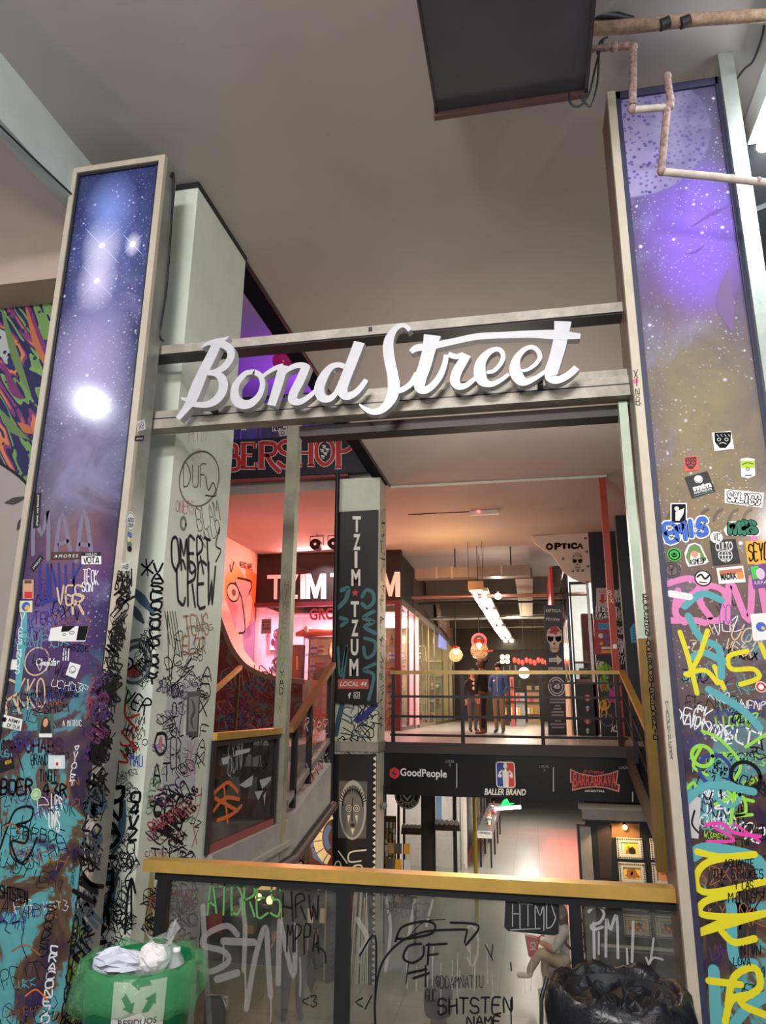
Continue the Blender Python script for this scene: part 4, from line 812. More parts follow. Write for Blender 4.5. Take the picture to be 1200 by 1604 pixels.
for pts, w_ in (([(568, 935), (574, 925), (584, 928), (586, 942), (576, 952), (568, 946)], 6), ([(586, 958), (570, 968), (586, 974), (572, 982), (588, 992)], 6), ([(572, 1000), (588, 1006), (586, 1024), (574, 1030), (570, 1014)], 5), ([(588, 1040), (570, 1050), (586, 1058), (578, 1096)], 5), ([(536, 925), (546, 922), (542, 940), (530, 952)], 7), ([(530, 1014), (534, 1060), (544, 1010), (538, 1066)], 4), ([(534, 968), (544, 972), (536, 980)], 6)): mb.spx(P, pts, w_*px, .0225+lay(0)*.2, TEAL2)
scrib(mb, P, box4(524, 905, 590, 1060), 14, 5, 12, [INKW, INKB, INKB, TEAL2], (.4, .8), rg, 40); put('graffiti', mb, t)
K = YP(10.85)
mb = MB(); scrib(mb, K, box4(526, 1110, 592, 1160), 9, 12, 34, [INK, INK, INKS], (1.2, 2.6), rg, 70, (2, 4)); mb.spx(K, [(560, 1128), (574, 1118), (588, 1104)], 9*px, lay(), INKB).spx(K, [(536, 1104), (530, 1130), (526, 1150)], 8*px, lay(), INKS)
KX = XP(-2.27)
for i in range(34):
    z = 1.35+i*.105+R.uniform(-.05, .05); mb.stroke(KX, [(10.9+R.random()*.44, z+R.uniform(-.1, .1)) for _ in range(4)], .016, lay(), (INK, INKG)[i % 3 == 0])
scrib(mb, K, box4(526, 1172, 590, 1180), 4, 6, 8, [INKG], (.6, 1), rg, 10)
put('graffiti', mb, kc, 'black tags on the column')
t = plate('column_cladding', P, [(519, 1181), (590, 1181), (587, 1640), (513, 1640)], .02, VBLK, 'black panel with a pale tribal mask on the lower part of the gallery column', 'panel')
for xa0, kx_, s_ in ((519, 6, 1), (589.5, 2.5, -1)):
    mb = MB()
    for i in range(46):
        y = 1184+i*9.5; xa = xa0-kx_*(y-1181)/459; mb.qp(P, [(xa, y), (xa+s_*5, y+4), (xa, y+8)], None, .0225, PAPER)
    put('sawtooth_edge', mb, t)
mb = MB()
GP2 = M('pale_print', (176, 178, 178), .5)
mb.qp(P, [(532, 1223), (576, 1224), (574, 1313), (530, 1312)], None, .0222, M('mask_ground', (92, 94, 96), .5)); cx, cy = 553, 1266
mb.disc(P, *P.q(cx, cy+2), 20*px, None, .0228, GP2, ry=40*px).disc(P, *P.q(cx, cy+4), 17*px, None, .0233, M('mask_mid', (112, 114, 114), .5), ry=35*px)
for i in range(15): a_ = math.pi*(i+.5)/15; mb.spx(P, [(cx+15*math.cos(a_), cy-8-16*math.sin(a_)), (cx+21*math.cos(a_), cy-10-24*math.sin(a_))], 1.4*px, .0238, VBLK)
mb.ring(P, *P.q(cx, cy-4), 15*px, 2*px, .0238, VBLK, a0=0, a1=180, ry=22*px)
for s_ in (-1, 1): mb.disc(P, *P.q(cx+6*s_, cy), 4.6*px, None, .0238, PAPER).ring(P, *P.q(cx+6*s_, cy), 3*px, 1.4*px, .0242, VBLK).disc(P, *P.q(cx+6*s_, cy), 1.3*px, None, .0242, VBLK).qp(P, [(cx+8*s_, cy+10), (cx+4*s_, cy+11), (cx+7*s_, cy+24)], None, .0238, PAPER)
mb.spx(P, [(cx, cy-16), (cx-1, cy+14), (cx, cy+20)], 1.6*px, .0242, VBLK).disc(P, *P.q(cx, cy+26), 3.4*px, None, .0242, VBLK, ry=2.4*px).qp(P, [(cx-3, cy+31), (cx+3, cy+31), (cx, cy+42)], None, .0242, PAPER)
put('mask_print', mb, t, 'grey and white tribal mask')
mb = MB().ring(P, *P.q(530, 1357), 4.5*px, 1.6*px, .0228, PAPER, ry=7*px).spx(P, [(531, 1333), (544, 1351)], 2*px, .0228, PAPER).spx(P, [(574, 1331), (549, 1335), (548, 1349), (566, 1348)], 2*px, .0228, PAPER).spx(P, [(548, 1366), (556, 1356), (567, 1356), (566, 1372), (550, 1370)], 2*px, .0228, PAPER)
mb.hpx(P, 'COMIENZA', [(556, 1395), (578, 1395), (576, 1600), (540, 1600)], 1.6*px, .0228, PAPER); put('white_lettering', mb, t)
solo('drain_pipe', MB().tube([aY(529, 742, 10.74), aY(524, 1000, 10.74), aY(516, 1380, 10.74), aY(513, 1560, 10.74)], .035, VBLK, 10), 'dark drain pipe running down beside the column banner', 'pipe')
# ------------------------------------------------------------------ barber sign and violet top gallery
P = YP(11.25); px = (P.q(500, 710)[0]-P.q(490, 710)[0])/10
NAVY = M('navy_board', (26, 28, 44), .5); CRIM = M('crimson_letter', (188, 44, 46), .5)
c = P.w(*P.q(460, 745))
t = thing('shop_sign', 'dark sign board with white edged red letters above the pink lit shop', 'sign', (c.x, 11.3, c.z))
put('board', MB().qp(P, [(250, 695), (538, 680), (575, 739), (250, 757)], -.1, 0, NAVY).qp(P, [(250, 757), (545, 742), (545, 746), (250, 762)], -.1, .01, M('dull_red_trim', (140, 64, 66), .5)), t)
def serif(mb, pl, ch, x0, y0, x1, y1, w_, d, m, grow=0):
    sw_ = (pl.q(x1, y0)[0]-pl.q(x0, y0)[0]); px_ = sw_/(x1-x0)
    def mp(a, b): return pl.q(x0+(x1-x0)*a/4, y1+(y0-y1)*b/6)
    D = {'B': [('s', 1, 0, 6), ('c', [(1, 6), (3.2, 5.7), (3.2, 3.6), (1, 3.2)]), ('c', [(1, 3.2), (3.8, 3), (3.8, .3), (1, 0)])], 'E': [('s', 1, 0, 6), ('l', (1, 6), (3.6, 6)), ('l', (1, 3.1), (3, 3.1)), ('l', (1, 0), (3.8, 0)), ('l', (3.6, 6), (3.6, 4.8)), ('l', (3.8, 0), (3.8, 1.4))],
         'R': [('s', 1, 0, 6), ('c', [(1, 6), (3.5, 5.7), (3.4, 3.4), (1, 3)]), ('c', [(2, 3), (3, 1), (4.4, -.8)])], 'S': [('c', [(3.6, 5.2), (2.2, 6.1), (.7, 5), (1.4, 3.5), (3.2, 2.6), (3.5, .9), (2, -.1), (.5, .9)])], 'H': [('s', .8, 0, 6), ('s', 3.2, 0, 6), ('l', (.8, 3), (3.2, 3))],
         'O': [('c', [(2, 6.3), (.5, 4.6), (.5, 1.4), (2, -.3), (3.5, 1.4), (3.5, 4.6), (2, 6.3)])], 'P': [('s', 1, -.8, 6.4), ('c', [(1, 6.4), (3.4, 6.2), (4.2, 4.6), (2.6, 3), (1, 3)])], 'T': [('s', 2, 0, 6), ('l', (.3, 6), (3.7, 6)), ('l', (.3, 6), (.2, 4.9)), ('l', (3.7, 6), (3.8, 4.9))],
         'I': [('s', 2, 0, 6)], 'C': [('c', [(3.5, 4.9), (2.6, 6), (1, 5.4), (.5, 3), (1, .7), (2.6, 0), (3.7, 1)])], 'A': [('l', (.5, 0), (2, 6)), ('l', (2, 6), (3.6, 0)), ('l', (1, 2), (3, 2)), ('l', (0, 0), (1.1, 0)), ('l', (2.9, 0), (4.1, 0))]}
    for it in D[ch]:
        if it[0] == 's':
            mb.stroke(pl, [mp(it[1], it[2]), mp(it[1], it[3])], (w_*1.25+grow)*px_, d+lay(0)*.1, m, round_=False)
            for y in (it[2], it[3]): mb.stroke(pl, [mp(it[1]-.75, y), mp(it[1]+.75, y)], (w_*.5+grow)*px_, d+lay(0)*.1, m, round_=False)
        elif it[0] == 'c': mb.stroke(pl, [mp(*p) for p in it[1]], (w_+grow)*px_, d+lay(0)*.1, m)
        else: mb.stroke(pl, [mp(*it[1]), mp(*it[2])], (w_*.6+grow)*px_, d+lay(0)*.1, m, round_=False)
for ch, x0, x1, ya, yb in (('B', 350, 374, 697, 736), ('E', 375, 402, 695, 733), ('R', 402, 434, 694, 733), ('S', 433, 459, 692, 731), ('H', 461, 494, 690, 729), ('O', 493, 525, 688, 726), ('P', 523, 552, 686, 727)):
    mb = MB(); serif(mb, P, ch, x0, ya, x1, yb, 6, .004, PAPER, 2.0); serif(mb, P, ch, x0, ya, x1, yb, 6, .007, CRIM); put('letter', mb, t)
mb = MB()
for x, y in ((508, 700), (505, 706), (510, 711), (506, 716), (513, 705)): mb.qp(P, [(x-3, y-3), (x+3, y-2), (x+2, y+3), (x-2, y+2)], None, .009, PAPER).spx(P, [(x-3, y), (x+3, y+1)], .8*px, .0095, VBLK)
put('figure_print', mb, t)
# fascia of the top gallery, glass with posters, globe, violet back wall
UZ = P.w(*P.q(450, 686)).z
struct('floor_top_gallery', MB().box(-9, -2.2, 11.42, 24, 5.62, UZ, NAVY), 'edge slab of the violet top gallery', 'floor')
VIO = M('violet_wall', (130, 90, 190), .7)
struct('wall_top_gallery', MB().box(-9, -2.2, 15.8, 16, 5.6, 8.7, M("navy_back", (40, 38, 70), .7)).box(-2.3, -2.2, 11.4, 16, 5.62, 8.3, NAVY), 'dark back wall of the violet top gallery', 'wall')
t = thing('glass_balustrade', 'violet lit glass balustrade with posters above the dark sign board', 'balustrade', (-4, 11.5, UZ))
Z1 = P.w(*P.q(450, 612)).z; PU = YP(11.5)
put('glass_pane', MB().box(-7, -2.4, 11.5, 11.51, UZ, Z1, glass('violet_lit_glass', (210, 200, 255), .10, .08)), t)  # violet backlight put into the tint of the pane
put('handrail', MB().box(-7, -2.4, 11.48, 11.53, Z1, Z1+.04, CHAR), t)
for x in (375, 405, 432, 462, 500): put('post', MB().box(PU.q(x, 670)[0]-.02, PU.q(x, 670)[0]+.02, 11.52, 11.56, UZ, Z1, CHAR), t)
for q_, s_ in (([(367, 661), (376, 661), (376, 672), (367, 672)], ''), ([(378, 660), (389, 660), (386, 674), (378, 674)], ''), ([(427, 664), (450, 662), (450, 674), (427, 676)], 'NHC'), ([(436, 675), (450, 674), (450, 682), (438, 684)], '')):
    mb = MB().qp(PU, q_, None, .004, PAPER)
    if s_: mb.tpx(PU, s_, [(428, 666), (448, 664), (448, 673), (428, 675)], .006, INK, bold=.03)
    else: mb.ring(PU, *PU.q((q_[0][0]+q_[2][0])/2, (q_[0][1]+q_[2][1])/2), .03, .012, .006, INK)
    put('poster', mb, t)
solo('globe_lamp', MB().ball(aY(446, 566, 11.9), .24, M('magenta_globe', (120, 30, 90), .15, emit=.25, ergb=(190, 30, 110))), 'dark magenta globe hanging in the violet top gallery', 'lamp')
solo('display_cabinet', MB().box(-7.4, aY(398, 600, 14.5).x, 14.5, 15.2, UZ, aY(395, 585, 14.5).z, M('blue_cabinet', (30, 50, 110), .5)), 'blue cabinet in the violet top gallery', 'cabinet')
lb = M('bulb_white', (255, 250, 245), .4, emit=7)
solo('tube_lamp', MB().tube([aY(508, 673, 12), aY(534, 671, 12)], .035, M('peach_tube', (255, 210, 190), .4, emit=5)), 'short bright tube lamp over the end of the dark sign board', 'lamp')
# ------------------------------------------------------------------ steel pole, side balustrade and stairs on the well edge
pz = aX(432, 1345, -2.18)
t = thing('steel_pole', 'tall square grey pole with yellow tags standing at the well edge', 'pole', (pz.x, pz.y, pz.z))
z1_ = aX(460, 650, -2.18).z
PT = M('weathered_pole', (150, 150, 132), .5, .3, .2, 6)
put('shaft', MB().box(pz.x-.055, pz.x+.055, pz.y-.055, pz.y+.055, pz.z, z1_, PT), t); q_ = YP(pz.y-.055)
mb = MB(); vert(mb, q_, 'HINRE', 449, 910, 446, 985, 9, 1, INKC, rnd=rg); vert(mb, q_, 'KLZVSX', 444, 990, 438, 1120, 10, 1.4, M('olive_tag', (130, 140, 40), .6), rnd=rg); vert(mb, q_, 'YAO', 442, 1050, 440, 1090, 8, 1, INK, rnd=rg); put('graffiti', mb, t)
X = -2.18; ge = XP(X)
a0, a1 = aX(325, 1325, X), aX(425, 1290, X); zt0 = aX(333, 1153, X).z
t = thing('side_balustrade', 'framed glass balustrade with orange and white graffiti left of the steel pole', 'balustrade', (X, 5.5, a0.z))
put('glass_pane', MB().box(X-.012, X, a0.y, a1.y, a0.z, zt0-.04, DGLASS), t)
put('handrail', MB().box(X-.04, X+.03, 4.86, pz.y-.05, zt0-.03, zt0+.02, BRASS), t)
put('frame', MB().box(X-.03, X+.02, a0.y-.05, a0.y, a0.z-.05, zt0-.03, CHAR).box(X-.03, X+.02, a1.y, a1.y+.03, a0.z-.05, zt0-.03, CHAR).box(X-.03, X+.02, a0.y, a1.y, a0.z-.05, a0.z, M('dull_red_trim', (140, 64, 66), .5)).box(X-.03, X+.02, a0.y, a1.y, zt0-.07, zt0-.03, CHAR), t)
mb = MB(); sx = abs(ge.q(380, 1200)[1]-ge.q(380, 1210)[1])/10
for pts in ([(332, 1245), (346, 1232), (358, 1226), (372, 1240)], [(334, 1270), (352, 1250), (374, 1252)], [(340, 1285), (362, 1276), (378, 1262)], [(350, 1230), (356, 1288)], [(336, 1250), (372, 1270)]): mb.spx(ge, pts, 6*sx, lay(.003), INKO)
mb.hpx(ge, 'GSNF', [(357, 1165), (386, 1158), (384, 1200), (355, 1215)], 1.2*sx, lay(.003), INKW).hpx(ge, 'BQ', [(394, 1160), (424, 1154), (420, 1200), (392, 1208)], 4*sx, lay(.003), INK)
for q__ in ([(374, 1230), (396, 1214), (394, 1230), (384, 1234)], [(406, 1222), (424, 1216), (424, 1222), (410, 1236)], [(346, 1188), (360, 1184), (356, 1196), (348, 1198)], [(398, 1240), (412, 1238), (404, 1254)], [(412, 1246), (416, 1240), (414, 1262)], [(368, 1176), (392, 1172), (390, 1178), (368, 1184)]): mb.qp(ge, q__, None, lay(.003), M('white_scrawl', (170, 174, 174), .6))
put('graffiti', mb, t, 'orange, black and white scrawl on the pane')
struct('floor_landing', MB().box(-9, X+.05, 4.87, 6.5, .42, a0.z-.05, CONC).box(X+.05, X+.08, 4.9, 6.5, .58, .62, CONC).poly(XP(X+.05), [(6.5, .42), (6.5, a0.z-.05), (7.8, 1.16), (7.8, .66)], -3.0, 0, CONC).box(-9, -3.2, 7.8, 11.46, .66, 1.22, CONC), 'concrete landing along the left edge of the well', 'floor')
solo('edge_pipe', MB().tube([(X+.09, 4.9, .47), (X+.09, 6.5, .46), (X+.09, 7.8, .74)], .045, CHAR), 'dark pipes fixed under the landing edge', 'pipe')
dw = struct('wall_landing', MB().box(-4.5, -2.26, 6.40, 6.46, a0.z-.05, 1.52, M('black_risers', (20, 20, 22), .5)), 'black panel standing in for stair risers behind the side balustrade', 'wall')  # one upright panel stands in for the lettered stair risers
hp = YP(6.40); mb = MB()
for y, h in ((1.22, .10), (.95, .18), (1.40, .05)):
    yy = -3.0
    while yy < -2.4:
        l = rg.uniform(.06, .2); mb.poly(hp, [(yy, y), (yy+l, y), (yy+l*.8, y+h), (yy+.03, y+h)], None, lay(), M('white_scrawl', (170, 174, 174), .6)); yy += l+rg.uniform(.03, .1)
put('stencil', mb, dw)
# stair balustrade climbing to the upper gallery
t = thing('stair_balustrade', 'brass topped stair rail climbing from the steel pole to the banner column', 'railing', (X, 7.5, 1.0))
h0, h1 = aX(455, 1143, X), aX(522, 1041, X)
put('handrail', MB().bar(h0, h1, .06, .06, M('worn_bronze', (160, 104, 60), .4, .6)), t); put('handrail', MB().bar((X, pz.y+.06, zt0), (X, h0.y, h0.z), .06, .05, BRASS), t)
for f, dn in ((.1, .75), (.42, .8), (.92, .95)):
    p_ = Vector(h0).lerp(Vector(h1), f); put('post', MB().box(X-.025, X+.025, p_.y-.025, p_.y+.025, p_.z-dn, p_.z-.02, CHAR), t)
put('stringer', MB().bar((X, h0.y-.05, .92), (X, h1.y-.1, 1.4), .05, .05, METAL), t)
put('glass_pane', MB().add([(X-.005, h0.y+.05, h0.z-.7), (X-.005, h1.y-.1, h1.z-.85), (X-.005, h1.y-.1, h1.z-.06), (X-.005, h0.y+.05, h0.z-.06)], [(0, 1, 2, 3)], DGLASS), t)
mb = MB(); 
for i in range(6): mb.spx(ge, [(482+i*3, 1178-i*4), (484+i*3, 1160-i*4), (487+i*3, 1176-i*5)], .012, lay(.004), INKO)
scrib(mb, ge, [(476, 1140), (516, 1110), (514, 1200), (478, 1220)], 8, 10, 24, [INKO, INKR, INKW], (.8, 1.6), rg, 40, (2, 4)); put('graffiti', mb, t)
t = thing('stair_handrail', 'short brass handrail rising in front of the skate ramp', 'railing', (-3.3, 7.5, 1.0))
p0, p1 = aY(333, 1084, 8.0), aY(377, 1045, 9.2); put('handrail', MB().bar(p0, p1, .05, .05, BRASS), t); put('post', MB().box(p1.x-.035, p1.x, p1.y-.03, p1.y, 1.0, p1.z-.02, BRONZE), t)
# skate ramp wall
RP_ = YP(12.3); t = thing('skate_ramp', 'curved red brown skate ramp wall covered in faded graffiti in front of the pink shop', 'ramp', (-5.2, 12.3, 1.22))
t_ = NT('ramp_paint'); p_ = t_.pos(); n_ = t_.noise(p_, 2.3, 5, 1.2, .65)
RAMP = t_.fin(t_.ramp(n_, [(0, (58, 100, 92)), (.36, (96, 120, 104)), (.44, (126, 60, 56)), (.58, (112, 40, 42)), (.7, (80, 50, 70)), (1, (60, 90, 110))]), .55)
edge = [(300, 880), (335, 940), (346, 975), (360, 1010), (374, 1032), (390, 1047), (420, 1060), (452, 1065), (474, 1068)]
put('ramp_face', MB().qp(RP_, edge+[(474, 1175), (300, 1175)], -.5, 0, RAMP), t)
mb = MB(); mb.spx(RP_, edge, .085, .003, M('ramp_coping', (150, 116, 104), .5), thick=.5); put('coping', mb, t)
mb = MB(); scrib(mb, RP_, [(345, 1040), (455, 1080), (455, 1140), (340, 1140)], 22, 12, 36, [M('teal_faded', (70, 120, 118)), M('rose_faded', (190, 110, 104)), INKV, M('rust_faded', (150, 70, 60))], (1, 2.4), rg, 40); put('graffiti', mb, t, kind='stuff')
# ------------------------------------------------------------------ pink lit skate shop
rg = random.Random(5)
YS = 16.4; P = YP(YS); px = (P.q(500, 920)[0]-P.q(490, 920)[0])/10
xs0 = P.q(407, 900)[0]; xs1 = P.q(628, 900)[0]; zf0, zf1 = P.w(*P.q(500, 943)).z, 5.35
MX = -6.5
mw2 = struct('wall_orange_mural', MB().box(MX-.15, MX, 12.6, YS+.3, 1.22, 5.35, M('peach_wall', (226, 176, 158), .6)), 'peach side wall with an orange and grey mural', 'wall')
mq = XP(MX); mb = MB()
for pts, m_ in (([(352, 905), (368, 880), (384, 905), (372, 940), (354, 945)], M('mural_orange', (250, 140, 40), .5)), ([(384, 885), (402, 900), (400, 960), (388, 1000), (396, 940), (386, 920)], M('mural_orange2', (236, 116, 60), .5)),
                 ([(366, 908), (392, 912), (394, 930), (386, 938), (384, 985), (376, 990), (360, 960)], M('mural_grey', (176, 150, 156), .5)), ([(356, 938), (372, 948), (368, 1000), (354, 985)], M('mural_rose', (190, 110, 130), .5)), ([(380, 990), (400, 970), (398, 1045), (384, 1040)], M('mural_violet', (150, 96, 140), .5))): mb.qp(mq, pts, None, lay(), m_)
mb.disc(mq, *mq.q(365, 928), .34, None, lay(.004), M('mural_eye', (214, 180, 170), .5), ry=.2).ring(mq, *mq.q(365, 928), .34, .04, lay(.004), INK, ry=.2).disc(mq, *mq.q(366, 928), .12, None, lay(.005), M('mural_dark', (90, 60, 56), .5), ry=.08)
for pts in ([(372, 905), (394, 912), (390, 930)], [(378, 935), (384, 985), (374, 992)], [(360, 885), (362, 895), (366, 880)], [(368, 912), (378, 935)]): mb.spx(mq, pts, .05, lay(.004), INK)
mb.hpx(mq, '@EROCINVEE', [(375, 880), (396, 884), (396, 893), (375, 888)], .02, lay(.004), INK); put('mural', mb, mw2)
PINKW = M('rose_plaster', (240, 196, 200), .6); FASC = M('shop_fascia', (24, 20, 26), .5)
t = thing('shopfront', 'black fascia with tall white letters over the pink lit skate shop window', 'shopfront', ((xs0+xs1)/2, YS, 1.22))
put('fascia', MB().box(MX, xs1, YS, YS+.2, zf0, zf1, FASC), t)
put('sill_strip', MB().box(MX, xs1, YS-.06, YS+.06, zf0-.1, zf0, M('plum_strip', (96, 40, 52), .4)), t)
for ch, x0_, x1_, ya, yb in (('T', 419, 446, 901, 939), ('Z', 448, 468, 900.5, 938.5), ('I', 471, 480, 900, 938.5), ('M', 478, 511, 899, 938), ('T', 518, 542, 898, 937), ('Z', 545, 565, 898, 937), ('U', 568, 592, 897, 936), ('M', 596, 627, 896, 935)):
    if ch == 'M':
        uv = [P.q(x0_+(x1_-x0_)*a, yb+(ya-yb)*b) for a, b in ((0, 0), (0, 1), (.27, 1), (.5, .42), (.73, 1), (1, 1), (1, 0), (.76, 0), (.76, .62), (.58, .02), (.42, .02), (.24, .62), (.24, 0))]
        put('letter', MB().poly(P, uv, .0, .02, M('lit_letter', (252, 232, 234), .5, emit=.12)), t); continue  # pink light on the white letters put into their colour and faint glow
    put('letter', MB().tpx(P, ch, [(x0_, ya), (x1_, ya-.6), (x1_-1, yb-.5), (x0_, yb)], .02, M('lit_letter', (252, 232, 234), .5, emit=.12), bold=.012), t)
sh = struct('wall_shop', MB().box(MX, xs1, 19.0, 19.2, 1.22, zf0, PINKW).box(MX-.1, MX, YS+.3, 19, 1.22, zf0, PINKW).box(MX, xs1-.2, YS+2.0, 19, zf0-.05, zf0, PINKW).box(MX, aY(417, 1000, YS).x-.35, YS+.02, YS+.1, 1.22, zf0-.1, M('salmon_pier', (232, 160, 140), .6)), 'pink plastered interior of the skate shop', 'wall')
put('glass_pane', MB().box(MX, xs1-.05, YS+.03, YS+.04, 1.22, zf0-.1, GLASS), t)
put('corner_post', MB().box(xs1-.14, xs1, YS, YS+.14, 1.22, zf0, M('plum_post', (92, 34, 38), .4)), t)
put('mullion', MB().box(aY(455, 1000, YS).x-.03, aY(455, 1000, YS).x+.03, YS, YS+.06, 1.22, zf0-.1, M('plum_post', (92, 34, 38), .4)), t)
put('window_lettering', MB().tpx(P, 'GROW', [(485, 953), (546, 951), (546, 970), (485, 972)], .01, M('window_red', (120, 20, 40), .6), bold=.03), t)
pp = YP(YS-.01)
mb = MB().qp(pp, [(410, 970), (425, 969), (425, 992), (409, 993)], 0, .004, M('grey_flyer', (150, 140, 150), .5))
for i, s_ in enumerate(('ARGENTINA', 'NA LOCO', 'DEL MUNDO')): mb.tpx(pp, s_, box4(411, 972+i*5.2, 424, 976+i*5.2), .006, INK, bold=.02)
solo('window_flyer', mb, 'grey flyer with black capitals on the pink shop window', 'poster')
lamp('cabinet_lamp', 'AREA', (-4.3, 17.35, 3.1), 30, (255, 230, 200), 1.0, .2)
# cabinets with goods inside
GCOL = [M('goods_'+n, c, .45) for n, c in (('amber', (220, 150, 50)), ('cream', (232, 220, 190)), ('orange', (214, 110, 50)), ('pink', (226, 140, 170)), ('green', (70, 140, 90)), ('black', (34, 32, 36)), ('violet', (130, 90, 170)), ('white', (236, 232, 226)), ('red', (190, 50, 50)), ('brown', (110, 70, 50)))]
def bottle_mb(k):
    h = (.17, .12, .2)[k % 3]; r = (.035, .05, .028)[k % 3]
    return [(r, 0), (r, h*.6), (r*.9, h*.68), (r*.4, h*.78), (r*.4, h*.95)], h, r
KINDS = []
def goods_protos():
    for k in range(9):
        m = GCOL[(k*3+1) % 10]; m2 = GCOL[(k*5+2) % 10]
        if k % 3 == 0:
            pr, h, r = bottle_mb(k); b = MB().lathe((0, 0, 0), [(0, 0)]+pr, m, 10); c_ = MB().lathe((0, 0, h*.95), [(r*.5, 0), (r*.5, h*.1), (0, h*.1)], m2, 10); l = MB().lathe((0, 0, h*.15), [(r*1.02, 0), (r*1.02, h*.3)], m2, 10); nm = ('bottle', 'cap', 'band')
        elif k % 3 == 1:
            h = .13+.03*(k % 2); b = MB().box(-.06, .06, -.04, .04, 0, h, m); c_ = MB().box(-.062, .062, -.042, .042, h*.8, h, m2); l = MB().box(-.04, .04, -.043, -.041, h*.2, h*.6, m2); nm = ('carton', 'lid', 'band')
        else:
            b = MB().lathe((0, 0, 0), [(0, 0), (.05, 0), (.055, .02), (.055, .10), (.045, .115)], m, 12); c_ = MB().lathe((0, 0, .115), [(.05, 0), (.05, .03), (0, .03)], m2, 12); l = MB().lathe((0, 0, .03), [(.056, 0), (.056, .05)], m2, 12); nm = ('jar', 'lid', 'band')
        KINDS.append((b, c_, l, nm))
goods_protos(); GN = {}
def good(k, x, y, z, where, group, sc=1):
    b, c_, l, nm = KINDS[k]; lab = 'small %s among the goods %s' % (nm[0], where)
    if k not in GN:
        t = thing(nm[0], lab, nm[0], (x, y, z), group); 
        for n_, mb_ in zip(('body', nm[1], nm[2]), (b, c_, l)):
            me_ = MB(); me_.add([Vector(v)+Vector((x, y, z)) for v in mb_.v], mb_.f, mb_.mats[0], True); put(n_, me_, t)
        GN[k] = t; return t
    t = dup(GN[k], (x, y, z), lab); t['group'] = group; t.scale = (sc, sc, sc); return t
def cabinet(x0_, x1_, y0_, y1_, z0_, z1_, shelves, name, label, n, where, frame, face='Y', rnd=rg, back=None):
    t = thing(name, label, 'cabinet', ((x0_+x1_)/2, (y0_+y1_)/2, z0_))
    f = .02
    for i, (x, y) in enumerate(((x0_, y0_), (x1_-f, y0_), (x0_, y1_-f), (x1_-f, y1_-f))): put('upright', MB().box(x, x+f, y, y+f, z0_, z1_, frame), t)
    put('top_frame', MB().box(x0_, x1_, y0_, y1_, z1_-.03, z1_, frame), t); put('plinth', MB().box(x0_, x1_, y0_, y1_, z0_, z0_+.08, frame), t)
    if back: put('back_panel', MB().box(x0_+f, x1_-f, y1_-.015, y1_-.005, z0_+.08, z1_-.03, back) if face == 'Y' else MB().box(x0_+.005, x0_+.015, y0_+f, y1_-f, z0_+.08, z1_-.03, back), t)
    zs = [z0_+.08+(z1_-z0_-.1)*i/shelves for i in range(shelves)]
    for z in zs[1:]: put('shelf', MB().box(x0_+f, x1_-f, y0_+f, y1_-f, z-.012, z, M('shelf_glass_edge', (196, 200, 190), .3)), t)
    put('glass_pane', MB().box(x0_+f, x1_-f, y0_+.003, y0_+.009, z0_+.08, z1_-.03, GLASS) if face == 'Y' else MB().box(x1_-.009, x1_-.003, y0_+f, y1_-f, z0_+.08, z1_-.03, GLASS), t)
    for z in zs:
        L = (x1_-x0_) if face == 'Y' else (y1_-y0_); m_ = max(1, int(L/.235)) if n is None else n
        for i in range(m_):
            s_ = .1+(L-.2)*(i+.5)/m_+rnd.uniform(-.02, .02); dd = rnd.uniform(.12, .22)
            x, y = (x0_+s_, y0_+dd) if face == 'Y' else (x1_-dd, y0_+s_)
            good(rnd.randrange(9), x, y, z+.001, where, 'goods '+where, rnd.uniform(1.1, 1.75))
    return t
CABF = M('cabinet_frame', (120, 70, 60), .4); WARMB = M('warm_back', (250, 226, 180), .6)
ca = aY(476, 1000, 17.2).x; cb = aY(580, 1000, 17.2).x; zc1 = aY(500, 997, 17.2).z
cabinet(ca, cb, 17.2, 17.65, 1.22, zc1, 5, 'display_cabinet', 'glass display cabinet with a skateboard on top inside the pink shop', None, 'in the cabinet under the skateboard', CABF, back=WARMB)
# skateboard on the cabinet
sk0, sk1 = aY(469, 995, 17.35), aY(526, 988, 17.35); t = thing('skateboard', 'orange patterned skateboard lying upside down on the pink shop cabinet', 'skateboard', ((sk0.x+sk1.x)/2, 17.35, zc1))
ORD = M('deck_orange', (206, 84, 50), .45); dz = zc1+.10
put('deck', MB().tube([(sk0.x-.1, 17.38, dz-.03), (sk0.x+.1, 17.38, dz+.01), (sk1.x, 17.38, dz+.03), (sk1.x+.25, 17.38, dz+.01)], [.05, .1, .1, .06], ORD, 12), t)
for x in (sk0.x+.22, sk1.x+.05):
    put('truck', MB().box(x-.03, x+.03, 17.24, 17.34, dz, dz+.06, METAL), t)
    for y in (17.2, 17.44): put('wheel', MB().tube([(x, y-.04, dz+.1), (x, y, dz+.1)], .06, M('wheel_cream', (240, 226, 190), .4), 14), t)
# fridge / dark cabinet with vertical lettering, low shelves at left, star frame
f0, f1 = aY(454, 1010, 16.9).x, aY(473, 1010, 16.9).x; t = thing('tall_cabinet', 'dark maroon upright cabinet behind the steel pole in the pink shop', 'cabinet', ((f0+f1)/2, 17.1, 1.22)); MAR = M('maroon_cabinet', (70, 28, 34), .45)
put('body', MB().box(f0, f1, 16.9, 17.18, 1.22, aY(460, 1010, 16.9).z, MAR), t); put('door', MB().box(f0+.02, f1-.02, 16.88, 16.9, 1.3, aY(460, 1018, 16.9).z, M('maroon_door', (84, 34, 40), .4)), t); put('handle', MB().box(f0+.03, f0+.05, 16.86, 16.88, 2.0, 2.3, METAL), t)
q_ = YP(16.875); mb = MB(); 
for i in range(6): mb.qp(q_, box4(464, 1028+i*3.6, 467, 1031+i*3.6), None, .004, M('gold_print', (226, 170, 80)))
put('logo', mb, t)
